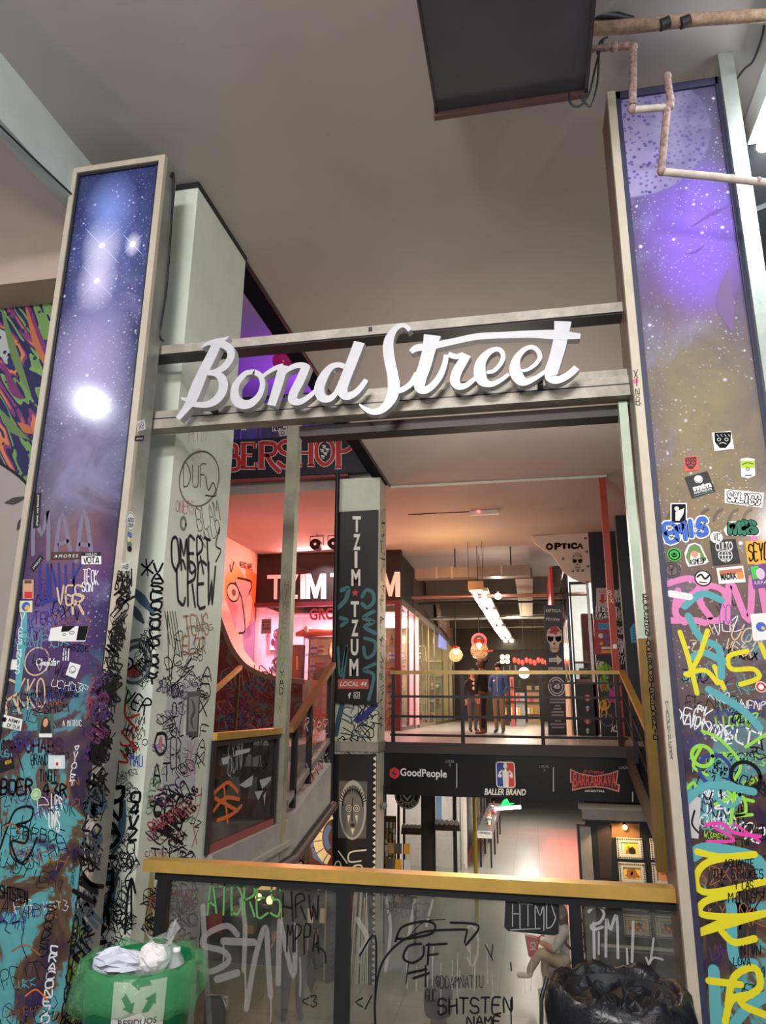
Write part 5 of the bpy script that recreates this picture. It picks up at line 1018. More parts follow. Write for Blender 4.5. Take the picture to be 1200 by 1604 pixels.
cabinet(aY(409, 1000, 17.6).x, aY(436, 1000, 17.6).x, 17.6, 17.95, 1.22, aY(420, 1018, 17.6).z, 4, 'shelf_unit', 'violet lit shelf unit behind the flyer in the pink shop window', None, 'behind the flyer', M('violet_frame', (150, 110, 160), .4), back=M('lilac_back', (214, 170, 226), .6))
st = MB(); S_ = YP(16.8); cs_ = [(448, 1020), (428, 1035), (437, 1058), (452, 1062)]
st.spx(S_, cs_, .07, 0, VBLK, smooth=False, thick=.05); solo('star_frame', st, 'black angular frame leaning beside the steel pole', 'frame')
for i in range(3):
    x = aY(492+i*5, 1060, 16.9).x; z0_ = 1.22; solo('storage_box', MB().box(x, x+.075, 16.85, 17.0, aY(490, 1066-i*3, 16.9).z, aY(490, 1054-i*4, 16.9).z, M('dark_green_box', (20, 84, 50), .4)), 'dark green box %s' % ('lowest of the three by the stair rail', 'middle of the three by the stair rail', 'tallest of the three by the stair rail')[i], 'box', 'green boxes in the pink shop')
solo('shop_counter', MB().box(aY(478, 1100, 16.7).x, xs1-.7, 16.7, 17.1, 1.22, aY(490, 1066, 16.9).z, M('counter_rose', (196, 130, 130), .5)), 'rose coloured counter carrying the green boxes', 'counter')
fig = aY(437, 1005, 17.5); t = MB().ball((fig.x, fig.y, fig.z+.18), .16, M('figure_violet', (190, 110, 180), .5)).ball((fig.x, fig.y, fig.z-.08), .13, M('figure_violet', (190, 110, 180), .5), 1, 1, 1.3)
for s_ in (-1, 1): t.ball((fig.x+s_*.06, fig.y-.14, fig.z+.2), .05, PAPER).ball((fig.x+s_*.16, fig.y, fig.z-.02), .05, M('figure_violet', (190, 110, 180), .5), 1, 1, 2)
solo('toy_figure', t, 'violet toy figure standing above the shelf unit in the pink shop', 'toy')
# two stage spotlights under the ceiling
for i, (x, y) in enumerate(((496, 854), (524, 853))):
    c = aY(x, y, 14.6); t = thing('stage_spotlight', ('black stage spotlight hanging nearer the steel pole', 'black stage spotlight partly behind the banner column')[i], 'spotlight', (c.x, c.y, c.z), 'stage spotlights over the skate shop')
    put('housing', MB().tube([(c.x, c.y-.12, c.z), (c.x, c.y-.02, c.z), (c.x, c.y+.16, c.z-.03)], [.12, .13, .09], VBLK, 16), t); put('lens', MB().tube([(c.x, c.y-.125, c.z), (c.x, c.y-.122, c.z)], .03, M('spot_lens', (255, 190, 190), .2, emit=.5), 12), t)
    put('yoke', MB().tube([(c.x-.15, c.y, c.z), (c.x-.15, c.y, c.z+.2), (c.x+.15, c.y, c.z+.2), (c.x+.15, c.y, c.z)], .012, VBLK, 6), t); put('stem', MB().tube([(c.x, c.y, c.z+.2), (c.x, c.y, 5.35)], .012, VBLK, 6), t)
c = aY(505, 858, 15.2); lamp('stage_beam', 'SPOT', c, 160, (255, 225, 225), .06, to=aY(506, 922, 16.4), spot=.75)
# ------------------------------------------------------------------ glazed shops along the corridor
XC = xs1; FR = M('shop_frame', (96, 84, 76), .4, .4); FR2 = M('shop_frame_light', (150, 136, 120), .4, .4)
def facade(y0_, y1_, name, label, posts, m, header):
    t = thing(name, label, 'shopfront', (XC, (y0_+y1_)/2, 1.22)); ztop = 4.05
    put('header_rail', MB().box(XC-.12, XC, y0_, y1_, ztop, ztop+.16, m), t); put('fascia', MB().box(XC-.14, XC-.04, y0_, y1_, ztop+.16, 5.3, header), t)
    for i in range(posts+1): y = y0_+(y1_-y0_)*i/posts; put('mullion', MB().box(XC-.045, XC-.01, y, y+.05, 1.30, ztop, m), t)
    put('glass_pane', MB().box(XC-.05, XC-.04, y0_, y1_, 1.26, ztop, GLASS), t); put('kerb_rail', MB().box(XC-.09, XC, y0_, y1_, 1.22, 1.30, m), t); return t
facade(YS+.20, 18.55, 'glazed_shopfront', 'glazed corridor side of the skate shop, next to its fascia', 2, FR, FASC)
t = facade(18.62, 22.55, 'glazed_shopfront', 'second glazed shopfront along the upper corridor with a slanted sign', 3, FR2, M('dusk_panel', (70, 58, 56), .5))
facade(22.62, 28.4, 'glazed_shopfront', 'third glazed shopfront along the upper corridor, farthest from the banner column', 3, FR, M('bronze_panel', (120, 84, 50), .5))
struct('wall_shop_rows', MB().box(XC-1.5, XC-1.4, 19.2, 28.5, 1.22, 5.3, M('cream_interior', (226, 206, 170), .6)).box(XC-1.4, XC-.1, 28.4, 28.5, 1.22, 5.3, M('cream_interior', (226, 206, 170), .6)), 'lit interior of the corridor shops', 'wall')
cabinet(aY(600, 1100, 16.75).x, XC-.16, 16.75, 17.05, 1.22, 3.55, 6, 'vitrine', 'lit glass vitrine at the corner of the skate shop beside the banner column', None, 'in the vitrine at the corner', FR2, 'Y', back=WARMB)
cabinet(XC-1.15, XC-.13, 18.1, 18.45, 1.3, 3.7, 6, 'vitrine', 'lit glass vitrine behind the first glazed shopfront', None, 'in the first shopfront', FR2, 'Y', back=WARMB)
cabinet(XC-1.25, XC-.13, 21.4, 21.8, 1.3, 3.5, 5, 'vitrine', 'lit glass vitrine behind the second shopfront', None, 'in the second shopfront', FR2, 'Y', back=WARMB)
cabinet(XC-1.2, XC-.13, 25.4, 25.8, 1.3, 3.3, 4, 'vitrine', 'lit glass vitrine farthest along the corridor', 5, 'farthest along the corridor', FR2, 'Y', back=WARMB)
for y, p_ in ((17.6, 45), (20.7, 60), (24.8, 60)): lamp('vitrine_lamp', 'AREA', (XC-.7, y, 3.9), p_, (255, 226, 180), .9, .4, (XC-.7, y+.7, 2.2))
lamp('vitrine_lamp', 'AREA', (XC-.3, 16.62, 3.95), 12, (255, 226, 190), .3, .1, (XC-.3, 17, 2))
# slanted sign, neon picture, hanging ring sign with globe lamps
sp = XP(XC+.03); t = plate('slanted_sign', sp, [(682, 941), (702, 968), (703, 1000), (684, 976)], .05, M('rust_sign', (136, 82, 70), .5), 'slanted rust coloured sign board above the second shopfront', 'sign')
sp = XP(XC+.03+.05); mb = MB(); scrib(mb, sp, [(684, 955), (701, 975), (701, 995), (686, 975)], 6, 8, 14, [PAPER], (.6, 1), rg, 10); put('lettering', mb, [c for c in t.children][0])
sp2 = XP(XC+.004); solo('window_picture', MB().qp(sp2, [(687, 993), (699, 1005), (699, 1018), (686, 1014)], 0, .02, M('blue_screen', (120, 130, 200), .4, emit=.7)), 'blue lit picture in the second shopfront window', 'picture')
for i, (x, y, Y_) in enumerate(((751, 1019, 16.32), (714, 1026, 21))):
    c = aY(x, y, Y_); g = thing('globe_lamp', ('globe lamp under the red ring sign', 'globe lamp glowing behind the second shopfront glass')[i], 'lamp', (c.x, c.y, c.z), 'globe lamps in the upper corridor')
    put('globe', MB().ball((c.x, c.y, c.z), .20, film('amber_globe', (255, 236, 196), .3, .1)), g); put('bulb', MB().ball((c.x, c.y, c.z+.1), .07, M('warm_bulb', (255, 214, 150), .4, emit=14)), g); put('fitting', MB().lathe((c.x, c.y, c.z+.18), [(.12, 0), (.1, .05), (.03, .08), (.02, .5 if False else .04)], M('red_fitting', (190, 40, 40), .4), 14), g)
    if i: put('cord', MB().tube([(c.x, c.y, c.z+.2), (c.x, c.y, 5.35)], .012, CHAR, 6), g)
c = aY(750.5, 1004, 16.3); RQ = YP(16.3); t = thing('ring_sign', 'round red ring sign hanging above the people in the upper corridor', 'sign', (c.x, c.y, c.z)); u, v = RQ.q(750.5, 1004)
put('ring', MB().ring(RQ, u, v, .15, .05, .03, M('neon_red', (224, 66, 70), .4, emit=.6), thick=.05), t); put('disc', MB().disc(RQ, u, v, .13, 0, .01, M('ring_dark', (50, 34, 30), .5)).disc(RQ, u, v+.02, .05, None, .014, M('ring_cream', (190, 170, 140))).qp(RQ, [(747, 1006), (754, 1006), (752, 1012), (749, 1012)], None, .014, M('ring_cream', (190, 170, 140))), t)
put('rod', MB().tube([(c.x, c.y, c.z+.17), (c.x, c.y, 5.35)], .01, CHAR, 6), t); put('base_plate', MB().box(c.x-.15, c.x+.3, c.y-.03, c.y+.03, c.z-.24, c.z-.2, M('red_fitting', (190, 40, 40), .4)), t)
# ------------------------------------------------------------------ upper gallery edge: sign fascia and railing
YE = 11.38; P = YP(YE); px = (P.q(800, 1200)[0]-P.q(790, 1200)[0])/10
xa, xb = P.q(597, 1177)[0], P.q(1004, 1190)[0]; zt_, zb_ = P.q(800, 1183)[1], P.q(800, 1251)[1]
t = thing('fascia_sign', 'long black sign fascia with three shop logos under the upper railing', 'sign', ((xa+xb)/2, YE, zb_))
put('board', MB().box(xa, xb, YE, YE+.07, zb_, zt_, M('gloss_black', (24, 25, 28), .22)), t)
mb = MB(); a_, b_ = P.q(618, 1211)
mb.poly(P, [(a_+9*px*math.sin(i*math.pi/3), b_+9.5*px*math.cos(i*math.pi/3)) for i in range(6)], None, .002, VRED).poly(P, [(a_+4*px*math.sin(i*math.pi/3), b_+4*px*math.cos(i*math.pi/3)) for i in range(6)], None, .003, M('dark_red_ink', (70, 22, 26))).qp(P, [(617, 1205), (626, 1208), (624, 1212), (617, 1210)], None, .0035, VRED)
mb.tpx(P, 'GoodPeople', [(627, 1203), (700, 1206), (700, 1222), (627, 1219)], .002, PAPER, bold=.02); put('logo', mb, t, 'red hexagon with white words')
mb = MB(); a_, b_ = P.q(792, 1213.5)
def rr(u0, v0, u1, v1, r): return [(cx+r*math.cos(a), cy+r*math.sin(a)) for cx, cy, s_ in ((u1-r, v1-r, 0), (u0+r, v1-r, 90), (u0+r, v0+r, 180), (u1-r, v0+r, 270)) for a in [math.radians(s_+k*22.5) for k in range(5)]]
mb.poly(P, rr(a_-15*px, b_-19.5*px, a_+15*px, b_+19.5*px, 5*px), None, .002, PAPER).poly(P, rr(a_-13.5*px, b_-18*px, a_-1*px, b_+18*px, 3*px), None, .003, M('logo_blue', (40, 66, 150))).poly(P, rr(a_+1*px, b_-18*px, a_+13.5*px, b_+18*px, 3*px), None, .003, M('logo_red', (206, 60, 52)))
mb.disc(P, a_, b_+13*px, 3.4*px, None, .004, PAPER).poly(P, [(a_-5*px, b_+8*px), (a_+5*px, b_+8*px), (a_+4*px, b_-18*px), (a_-4*px, b_-18*px)], None, .004, PAPER)
for s_ in (-1, 1): mb.stroke(P, [(a_+4*s_*px, b_+7*px), (a_+9*s_*px, b_+3*px), (a_+9*s_*px, b_)], 2.6*px, .004, PAPER).disc(P, a_+9*s_*px, b_-1.5*px, 3*px, None, .0045, PAPER)
mb.tpx(P, 'BALLER BRAND', [(759, 1235), (824, 1236), (824, 1246), (759, 1245)], .002, PAPER, shear=.2, bold=.025); put('logo', mb, t, 'blue and red rounded emblem with a white figure')
mb = MB()
def arc(x0, x1, y0, sag, n=9): return [(x0+(x1-x0)*i/(n-1), y0-sag*(1-(2*i/(n-1)-1)**2)) for i in range(n)]
RDL = M('dark_red_letter', (150, 34, 34), .5); top = arc(894, 969, 1206, -3); bot = arc(896, 969, 1240, 4)
mb.qp(P, [(893, 1204), (908, 1211), (932, 1215), (956, 1211), (969, 1206), (966, 1228), (971, 1229), (970, 1241), (950, 1235), (932, 1233), (912, 1235), (896, 1239), (897, 1226), (893, 1226)], None, .002, M('logo_outline', (196, 120, 110)))
mb.qp(P, [(895, 1207), (909, 1213), (932, 1217), (955, 1213), (967, 1209), (964, 1228), (969, 1231), (968, 1238), (950, 1233), (932, 1231), (912, 1233), (898, 1236), (899, 1225), (895, 1224)], None, .003, M('logo_ground', (60, 22, 24)))
for i, ch in enumerate('BARRABRAVA'):
    x0_ = 898+i*6.7; k = 1-((i-4.5)/4.5)**2; mb.tpx(P, ch, [(x0_, 1210+5*k), (x0_+6, 1210+5*k), (x0_+6, 1233-3*k), (x0_, 1233-3*k)], .004, M('logo_letter', (214, 70, 60)))
mb.tpx(P, 'El Original', [(914, 1206), (946, 1207), (946, 1213), (914, 1212)], .004, M('logo_letter', (214, 70, 60)), shear=.3).tpx(P, 'ARGENTINA', [(916, 1237), (947, 1237.5), (947, 1241), (916, 1240.5)], .004, PAPER); put('logo', mb, t, 'red arched letters')
mb = MB()
for s_, b in (('LOCAL', (698, 1190.5, 712, 1194.5)), ('5', (703.5, 1196, 706.5, 1200)), ('LOCAL', (845, 1198.5, 860, 1202.5)), ('2', (851, 1204, 854.5, 1208)), ('LOCAL', (970, 1200.5, 985, 1204.5))): mb.tpx(P, s_, box4(*b), .002, M('grey_letter', (150, 152, 154)))
for x, y0, y1 in ((715.5, 1196, 1234), (867, 1202, 1240), (991, 1240, 1256)): mb.qp(P, box4(x-.9, y0, x+.9, y1), None, .002, M('grey_letter', (150, 152, 154)))
put('unit_numbers', mb, t)
struct('trim_2', MB().box(xa-.05, xb, YE-.02, YE+.10, zt_, 1.22, M('dark_kerb', (62, 54, 50), .5)), 'dark kerb along the upper gallery edge', 'kerb')
struct('wall_slab_edge', MB().box(xa, 3.0, YE+.07, 11.46, .45, 1.22, DARK), 'dark slab edge behind the sign fascia', 'wall')
t = thing('upper_railing', 'brass topped dark railing across the upper gallery edge above the black sign fascia', 'railing', (0, YE, 1.22))
x0r, x1r = P.q(612, 1050)[0], P.q(976, 1052)[0]; zr = P.q(800, 1051.5)[1]
put('handrail', MB().box(x0r, x1r, YE-.04, YE+.03, zr-.045, zr+.01, RAILB), t)
for x in (617, 725, 849, 968): u = P.q(x, 1100)[0]; put('post', MB().box(u-.035, u+.02, YE-.02, YE+.03, 1.22, zr-.045, CHAR), t)
for i, y in enumerate((1092, 1124, 1154)): z = P.q(800, y)[1]; put('bar', MB().box(x0r, x1r, YE-.012, YE+.012, z-.018, z+.018, CHAR), t)
z = P.q(910, 1070)[1]; put('bar', MB().box(P.q(850, 1070)[0], x1r, YE-.012, YE+.012, z-.014, z+.014, CHAR), t)
# right hand stair rail and its stringer
t = thing('stair_railing', 'brass stair handrail dropping from the upper railing towards the slim jamb', 'railing', (1.4, 10, 1.2))
q0, q1 = aY(974, 1052, 11.3), aY(1019, 1150, 9.4)
put('handrail', MB().bar(q0, q1, .09, .05, BRASS), t)
for f in (.35, .97): p_ = q0.lerp(q1, f); put('post', MB().box(p_.x-.02, p_.x+.03, p_.y-.03, p_.y+.02, p_.z-(.95 if f < .9 else .7), p_.z-.03, CHAR), t)
put('stringer', MB().bar((q0.x, 11.3, 1.05), (q1.x+.05, 9.2, .05), .06, .22, M('stair_stringer', (74, 62, 54), .5, .2)), t)
for dz in (.35, .62): put('bar', MB().bar(q0-Vector((0, 0, dz)), q1-Vector((0, 0, dz)), .02, .03, CHAR), t)
struct('floor_stairs', MB().poly(XP(q1.x+.1), [(11.3, 1.15), (11.3, .9), (9.1, -.2), (9.1, .05)], 0, 1.3, DARK), 'dark underside of the stairs to the street level', 'stairs')
# ------------------------------------------------------------------ right side of the upper gallery
YO = 15.4; P = YP(YO); px = (P.q(880, 870)[0]-P.q(870, 870)[0])/10
pts = [(832, 840), (925, 834), (930, 912), (915, 913), (897, 906), (882, 895), (873, 880), (864, 868), (850, 860), (838, 851)]
c = P.w(*P.q(900, 912)); t = thing('hanging_sign', 'cream hanging sign with a wavy edge, a skull in sunglasses and the word OPTICA', 'sign', (c.x, c.y, c.z))
put('board', MB().qp(P, pts, -.06, 0, M('cream_board', (214, 204, 190), .5)), t)
for ch, x0_ in zip('OPTICA', (856, 868, 879, 889, 894.5, 904)):
    mb = MB(); w_ = 5 if ch == 'I' else 9.5; serif(mb, P, ch, x0_, 852.5-(x0_-856)*.03, x0_+w_, 860-(x0_-856)*.03, 3.3, .004, INK); put('letter', mb, t)
mb = MB()
def skull(mb, pl, x, y, s, d, bone, rose=None):
    p_ = lambda a, b: pl.q(x+a*s, y+b*s); k = abs(pl.q(x+10, y)[0]-pl.q(x, y)[0])/10*s
    mb.qp(pl, [(x+a*s, y+b*s) for a, b in ((-10, -4), (-9, -11), (-4, -16), (4, -16), (9, -11), (10, -4), (9, 3), (6, 6), (5.5, 14), (3, 17), (-3, 17), (-5.5, 14), (-6, 6), (-9, 3))], None, d, bone)
    for sg in (-1, 1): mb.qp(pl, [(x+sg*a*s, y+b*s) for a, b in ((.8, -3), (9, -4), (8.5, 2), (5, 4), (1.6, 2))], None, d+.001, INK)
    mb.qp(pl, [(x-1.6*s, y+7*s), (x, y+3.6*s), (x+1.6*s, y+7*s)], None, d+.001, INK)
    for i in range(-2, 3): mb.spx(pl, [(x+i*2*s, y+9.5*s), (x+i*2*s, y+15*s)], .5*k, d+.001, INK)
    mb.spx(pl, [(x-5*s, y+12*s), (x+5*s, y+12*s)], .5*k, d+.001, INK)
    if rose:
        mb.disc(pl, *p_(0, -11.5), 4.6*k, None, d+.001, rose)
        for i in range(5): mb.disc(pl, *p_(4*math.cos(i*1.257), -11.5+4*math.sin(i*1.257)), 2.4*k, None, d+.0014, rose)
    else:
        for a, b in ((-4, -12), (0, -14), (4, -12), (0, -10), (-6, -8), (6, -8)): mb.ring(pl, *p_(a, b), 1.5*k, .5*k, d+.001, INK)
    for a in (-7, 7): mb.ring(pl, *p_(a, -9), 1.4*k, .5*k, d+.001, INK)
skull(mb, P, 904.5, 879, .86, .003, M('bone', (196, 184, 160), .5)); put('skull_print', mb, t)
for x, y in ((917, 843), (919, 864), (921, 887), (882, 875), (897, 894.5), (905, 894), (912.5, 893.5)):
    a_, b_ = P.q(x, y); put('fixing_bolt', MB().disc(P, a_, b_, 2.1*px, 0, .012, VBLK, 14).disc(P, a_-.006, b_+.005, 1.0*px, 0, .018, METAL, 10), t)
rp0 = aY(945, 757, 11.35); t = thing('red_post', 'slender rust red post standing at the end of the upper railing', 'post', (rp0.x, 11.42, 1.22)); RDP = M('red_oxide', (158, 60, 46), .5, 0, .1, 8)
put('shaft', MB().box(rp0.x-.05, rp0.x+.05, 11.42, 11.52, 1.22, 5.35, RDP), t)
q_ = YP(11.42); mb = MB(); vert(mb, q_, 'RIX', 955, 925, 959, 945, 6, .9, PAPER, rnd=rg); mb.qp(q_, box4(960, 1009, 966, 1016), None, .002, PAPER); put('graffiti', mb, t)
struct('wall_right_upper', MB().box(aY(926, 900, 15.3).x, 3.0, 15.3, 15.5, 1.22, 5.35, M('navy_black', (34, 38, 46), .5)).box(aY(971, 900, 13.2).x, 3.0, 13.2, 13.4, 1.22, 5.15, M('slate_black', (42, 48, 58), .5)), 'dark blue black wall beside the hanging sign', 'wall')
bw = YP(15.3); kx = (bw.q(940, 1000)[0]-bw.q(930, 1000)[0])/10
def poster(q_, m, fn, label, cat='poster', pl=bw):
    c = [pl.w(*pl.q(*p)) for p in q_]; mb = MB().qp(pl, q_, 0.002, .012, m); fn and fn(mb); return solo('poster' if cat == 'poster' else cat, mb, label, cat)
poster(box4(934, 921, 954, 950), M('silver_print', (186, 184, 180), .4), lambda m: (m.qp(bw, [(941, 931), (946.5, 931), (946.5, 940), (950, 940), (944, 946), (937, 940), (941, 940)], None, .014, VRED), m.tpx(bw, 'AQUI', box4(937, 925, 951, 929.5), .014, VRED)), 'grey poster with a red arrow pointing down on the dark wall')
poster(box4(933, 950, 966, 970), PAPER, lambda m: (m.hpx(bw, 'UEN', box4(935, 951, 955, 959), 1.2*kx, .014, INK), m.hpx(bw, 'X7ES', box4(934, 960, 955, 969), 1.4*kx, .014, INK)), 'white handwritten poster under the red arrow')
def red_panel(m):
    m.qp(bw, box4(937, 976, 958, 986), None, .014, M('sky_print', (96, 170, 206))); m.tpx(bw, 'SMAX', box4(938, 978, 957, 984), .016, VBLU)
    for x, y, r_, mm in ((941, 996, 4, PAPER), (949, 996, 5, M('violet_print', (120, 96, 170))), (942, 1008, 3, VYEL), (952, 1007, 4, M('violet_print', (120, 96, 170)))): m.disc(bw, *bw.q(x, y), r_*kx, None, .016, mm)
    m.qp(bw, box4(942, 1013, 958, 1017), None, .016, PAPER); m.qp(bw, box4(942, 1019, 958, 1023), None, .016, VYEL)
poster(box4(931, 970, 966, 1025), M('panel_red', (168, 36, 44), .4), red_panel, 'red panel covered in bright stickers on the dark wall')
q13 = YP(13.2); k13 = (q13.q(990, 990)[0]-q13.q(980, 990)[0])/10
poster([(987, 984), (992, 977), (1012, 977), (1012, 1007), (989, 1007)], M('cyan_notice', (70, 170, 214), .5), lambda m: [m.qp(q13, box4(991, 984+i*4.2, 1009, 986+i*4.2), None, .014, M('cyan_ink', (40, 110, 150))) for i in range(5)], 'light blue notice sheet on the slate wall', pl=q13)
mb = MB()
for q__, w_, m_ in (((934, 1030, 960, 1050), 1.2, INKL), ((962, 925, 974, 950), .9, INKW), ((964, 960, 978, 990), .9, INKW), ((966, 1000, 984, 1040), 1, INKW), ((934, 1034, 946, 1046), .9, INKW), ((940, 1060, 955, 1090), 1.3, INKL), ((952, 1075, 968, 1115), 1.2, INKM), ((938, 1095, 955, 1130), 1.4, VYEL)): scrib(mb, bw, box4(*q__), 3, (q__[3]-q__[1])*.3, (q__[3]-q__[1])*.5, [m_], (w_, w_*1.4), rg, 20, (2, 4))
mb.ring(bw, *bw.q(951, 1128), 9*kx, 1.2*kx, .003, M('grey_letter', (150, 152, 154))).tpx(bw, 'KS', box4(957, 1136, 970, 1147), .003, PAPER, shear=.3, bold=.03).qp(bw, [(943, 1072), (949, 1070), (948, 1082), (943, 1080)], None, .003, VRED)
put('graffiti', mb, [o for o in COL.objects if o.name == 'wall_right_upper'][0])
# optician window, cabinet with badges, dark sticker facade
ox0, ox1 = aY(897, 1000, 15.45).x, aY(926, 1000, 15.45).x; zo1 = aY(910, 915, 15.45).z
t = thing('optician_window', 'narrow bright shop window under the hanging sign', 'shopfront', ((ox0+ox1)/2, 15.45, 1.22))
zo0 = aY(910, 1070, 15.45).z
put('frame', MB().box(ox0-.01, ox0+.02, 15.42, 15.5, 1.22, zo1+.05, VBLK).box(ox1-.03, ox1+.02, 15.4, 15.5, 1.22, zo1+.05, METAL).box(ox0, ox1, 15.42, 15.5, zo1, zo1+.05, VBLK), t)
put('glass_pane', MB().box(ox0, ox1, 15.46, 15.47, zo0, zo1, GLASS), t)
put('base_cabinet', MB().box(ox0, ox1+.02, 15.4, 15.7, 1.22, zo0, VBLK), t)
bq = YP(15.4); kb = (bq.q(920, 1100)[0]-bq.q(910, 1100)[0])/10
for y, m_ in ((1093, VRED), (1110, PAPER), (1129, VRED), (1145, PAPER)):
    mb = MB().disc(bq, *bq.q(920.5, y), 5.5*kb, None, .003, m_ if m_ == VRED else VBLK); skull(mb, bq, 920.5, y, .26, .004, PAPER); put('badge', mb, t)
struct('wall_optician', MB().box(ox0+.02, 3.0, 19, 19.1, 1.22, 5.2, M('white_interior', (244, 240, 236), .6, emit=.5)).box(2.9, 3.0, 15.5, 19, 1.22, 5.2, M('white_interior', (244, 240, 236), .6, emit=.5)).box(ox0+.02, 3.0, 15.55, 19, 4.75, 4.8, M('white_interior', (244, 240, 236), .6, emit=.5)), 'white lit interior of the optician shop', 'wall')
lamp('optician_lamp', 'AREA', (1.9, 17, 4.6), 60, (255, 250, 246), 1.0, 1.0)
c = aY(920, 1000, 16.2); solo('display_stand', MB().box(c.x-.10, c.x+.14, 16.1, 16.4, 1.22, aY(920, 962, 16.2).z, M('crimson_stand', (160, 30, 44), .4)).box(c.x-.12, c.x-.02, 16.0, 16.1, 1.6, aY(910, 1020, 16.2).z, M('tan_card', (150, 120, 84), .5)), 'crimson display stand inside the bright optician window', 'stand')
cabinet(ox0+.02, ox1, 15.75, 16.0, zo0+.01, zo0+.45, 1, 'display_shelf', 'low display of goods at the foot of the optician window', 1, 'in the optician window', M('pink_tray', (230, 150, 140), .5))
XD = ox0-.08; dq = XP(XD, -1)
t = thing('dark_facade', 'dark glossy side facade of the optician shop with white decals', 'shopfront', (XD, 17, 1.22))
put('panel', MB().box(XD, XD+.06, 15.6, 18.9, 1.22, 4.6, M('gloss_navy', (30, 34, 40), .2)), t)
put('awning_board', MB().box(XD-.3, XD-.24, 15.9, 18.6, 3.75, 4.75, M('red_awning', (170, 40, 44), .5)).box(XD-.24, XD, 15.9, 18.6, 4.70, 4.75, VBLK), t)
mb = MB()
for i in range(9): y = 15.7+i*.35; mb.poly(dq, [(-y, 2.2+.5*(i % 4)), (-y-.22, 2.5+.5*(i % 4)), (-y-.12, 2.8+.5*(i % 4)), (-y+.05, 2.55+.5*(i % 4))], None, .003, (PAPER, M('grey_letter', (150, 152, 154)), VRED)[i % 3])
put('decal', mb, t); put('base_strip', MB().box(XD-.03, XD, 15.6, 18.9, 1.22, 2.3, M('pale_wood', (190, 160, 128), .5)), t)
# skull banner stand
YS2 = 15.1; P = YP(YS2); kp = (P.q(870, 1000)[0]-P.q(860, 1000)[0])/10
t = plate('banner', P, [(852, 948), (881, 948), (888, 1152), (859, 1152)], .04, M('banner_black', (40, 40, 46), .5), 'tall dark banner with a rose skull, an arrow and the number 43', 'banner')
P = YP(YS2-.04); mb = MB(); skull(mb, P, 868.5, 1001, 1.22, .003, M('bone_white', (220, 210, 190), .5), M('rose_red', (170, 34, 36), .5)); put('skull_print', mb, t)
mb = MB().tpx(P, 'OPTICA', box4(855, 954, 879, 959), .003, PAPER, bold=.02).tpx(P, 'Monkey', box4(855, 967, 878, 974), .003, PAPER, shear=.3)
put('heading', mb, t); mb = MB(); mb.qp(P, [(860, 1031), (872, 1030), (872, 1026), (881, 1034), (873, 1042), (873, 1037), (860, 1037)], None, .003, PAPER).tpx(P, 'TALLER', box4(862, 1032, 872, 1035.5), .004, INK).tpx(P, 'armazones', box4(859, 1045, 882, 1050), .003, PAPER, bold=.02)
put('arrow', mb, t); mb = MB(); a_, b_ = P.q(872, 1075.5); mb.ring(P, a_, b_, 12.5*kp, 1.4*kp, .003, PAPER, ry=14*kp).ring(P, a_, b_, 9*kp, 1.2*kp, .003, PAPER, ry=10.5*kp).tpx(P, '43', box4(867, 1072, 877, 1079), .003, PAPER, bold=.04)
put('number_emblem', mb, t); mb = MB()
for y0, wd in ((1090, 18), (1094, 24), (1099, 24), (1104, 8), (1109, 12), (1114, 20), (1119, 20), (1128, 10), (1133, 24), (1138, 20)): cx_ = 873+(y0-1090)*.03; mb.qp(P, box4(cx_-wd/2, y0, cx_+wd/2, y0+2.6), None, .003, M('grey_letter', (150, 152, 154)))
put('text_lines', mb, t)
# ------------------------------------------------------------------ ceiling services of the upper gallery
c0, c1 = aZ(655, 880, 5.25), aZ(838, 878, 5.25)
DUCT = M('duct_steel', (120, 108, 100), .45, .4, .12, 4)
yd = 16.4; t = thing('air_duct', 'square metal air duct crossing the upper gallery ceiling and turning away at its end', 'duct', (-1, yd, 4.9))
d0, d1 = aY(650, 888, yd), aY(806, 888, yd); zA_, zB_ = aY(720, 904, yd).z, aY(720, 888, yd).z
put('cross_run', MB().box(d0.x, d1.x+.35, yd, yd+.35, zA_, zB_, DUCT), t); put('long_run', MB().box(d1.x, d1.x+.4, yd+.35, 24.4, zA_-.02, zB_, DUCT), t)
for x in (684, 708, 786): u = aY(x, 895, yd).x; put('joint', MB().box(u-.02, u+.02, yd-.015, yd, zA_-.02, zB_+.02, M('duct_joint', (150, 140, 130), .4, .4)), t)
for x in (712, 800): u = aY(x, 880, yd).x; put('hanger', MB().box(u-.015, u+.015, yd+.1, yd+.13, zB_, 5.35, CHAR), t)
for i, (ya, yb, Y_, m_) in enumerate(((936, 932, 17.4, M('copper_pipe', (150, 104, 92), .4, .5)), (946, 943, 19.4, CHAR), (970, 972, 21.8, METAL))):
    p0_, p1_ = aY(645, ya, Y_), aY(880, yb, Y_); solo('ceiling_pipe', MB().tube([(p0_.x, Y_, p0_.z), (1.4, Y_, p0_.z)], .045 if i != 1 else .03, m_, 10), ('copper coloured pipe crossing under the ceiling duct', 'dark thin pipe crossing behind the copper coloured pipe', 'bare metal pipe crossing near the strip lights')[i], 'pipe')
for i, (Y_, z) in enumerate(((20.6, 4.75), (23.6, 4.65), (26.8, 4.6))): struct('trim_%d' % (3+i), MB().box(-2.9, 2.9, Y_, Y_+.35, z, 5.35, M('ceiling_beam', (92, 84, 76), .6)), 'downstand beam across the far gallery ceiling', 'beam')
struct('wall_gallery_end', MB().box(-3.2, 2.9, 30, 30.2, 1.22, 4.0, M('end_dark', (52, 44, 40), .6)).box(-3.2, 2.9, 29.9, 30, 4.0, 5.35, M('end_band', (66, 58, 50), .6)), 'dim far end of the upper gallery', 'wall')
LITE = M('fluorescent', (255, 246, 228), .4, emit=9)
ZS = 4.33
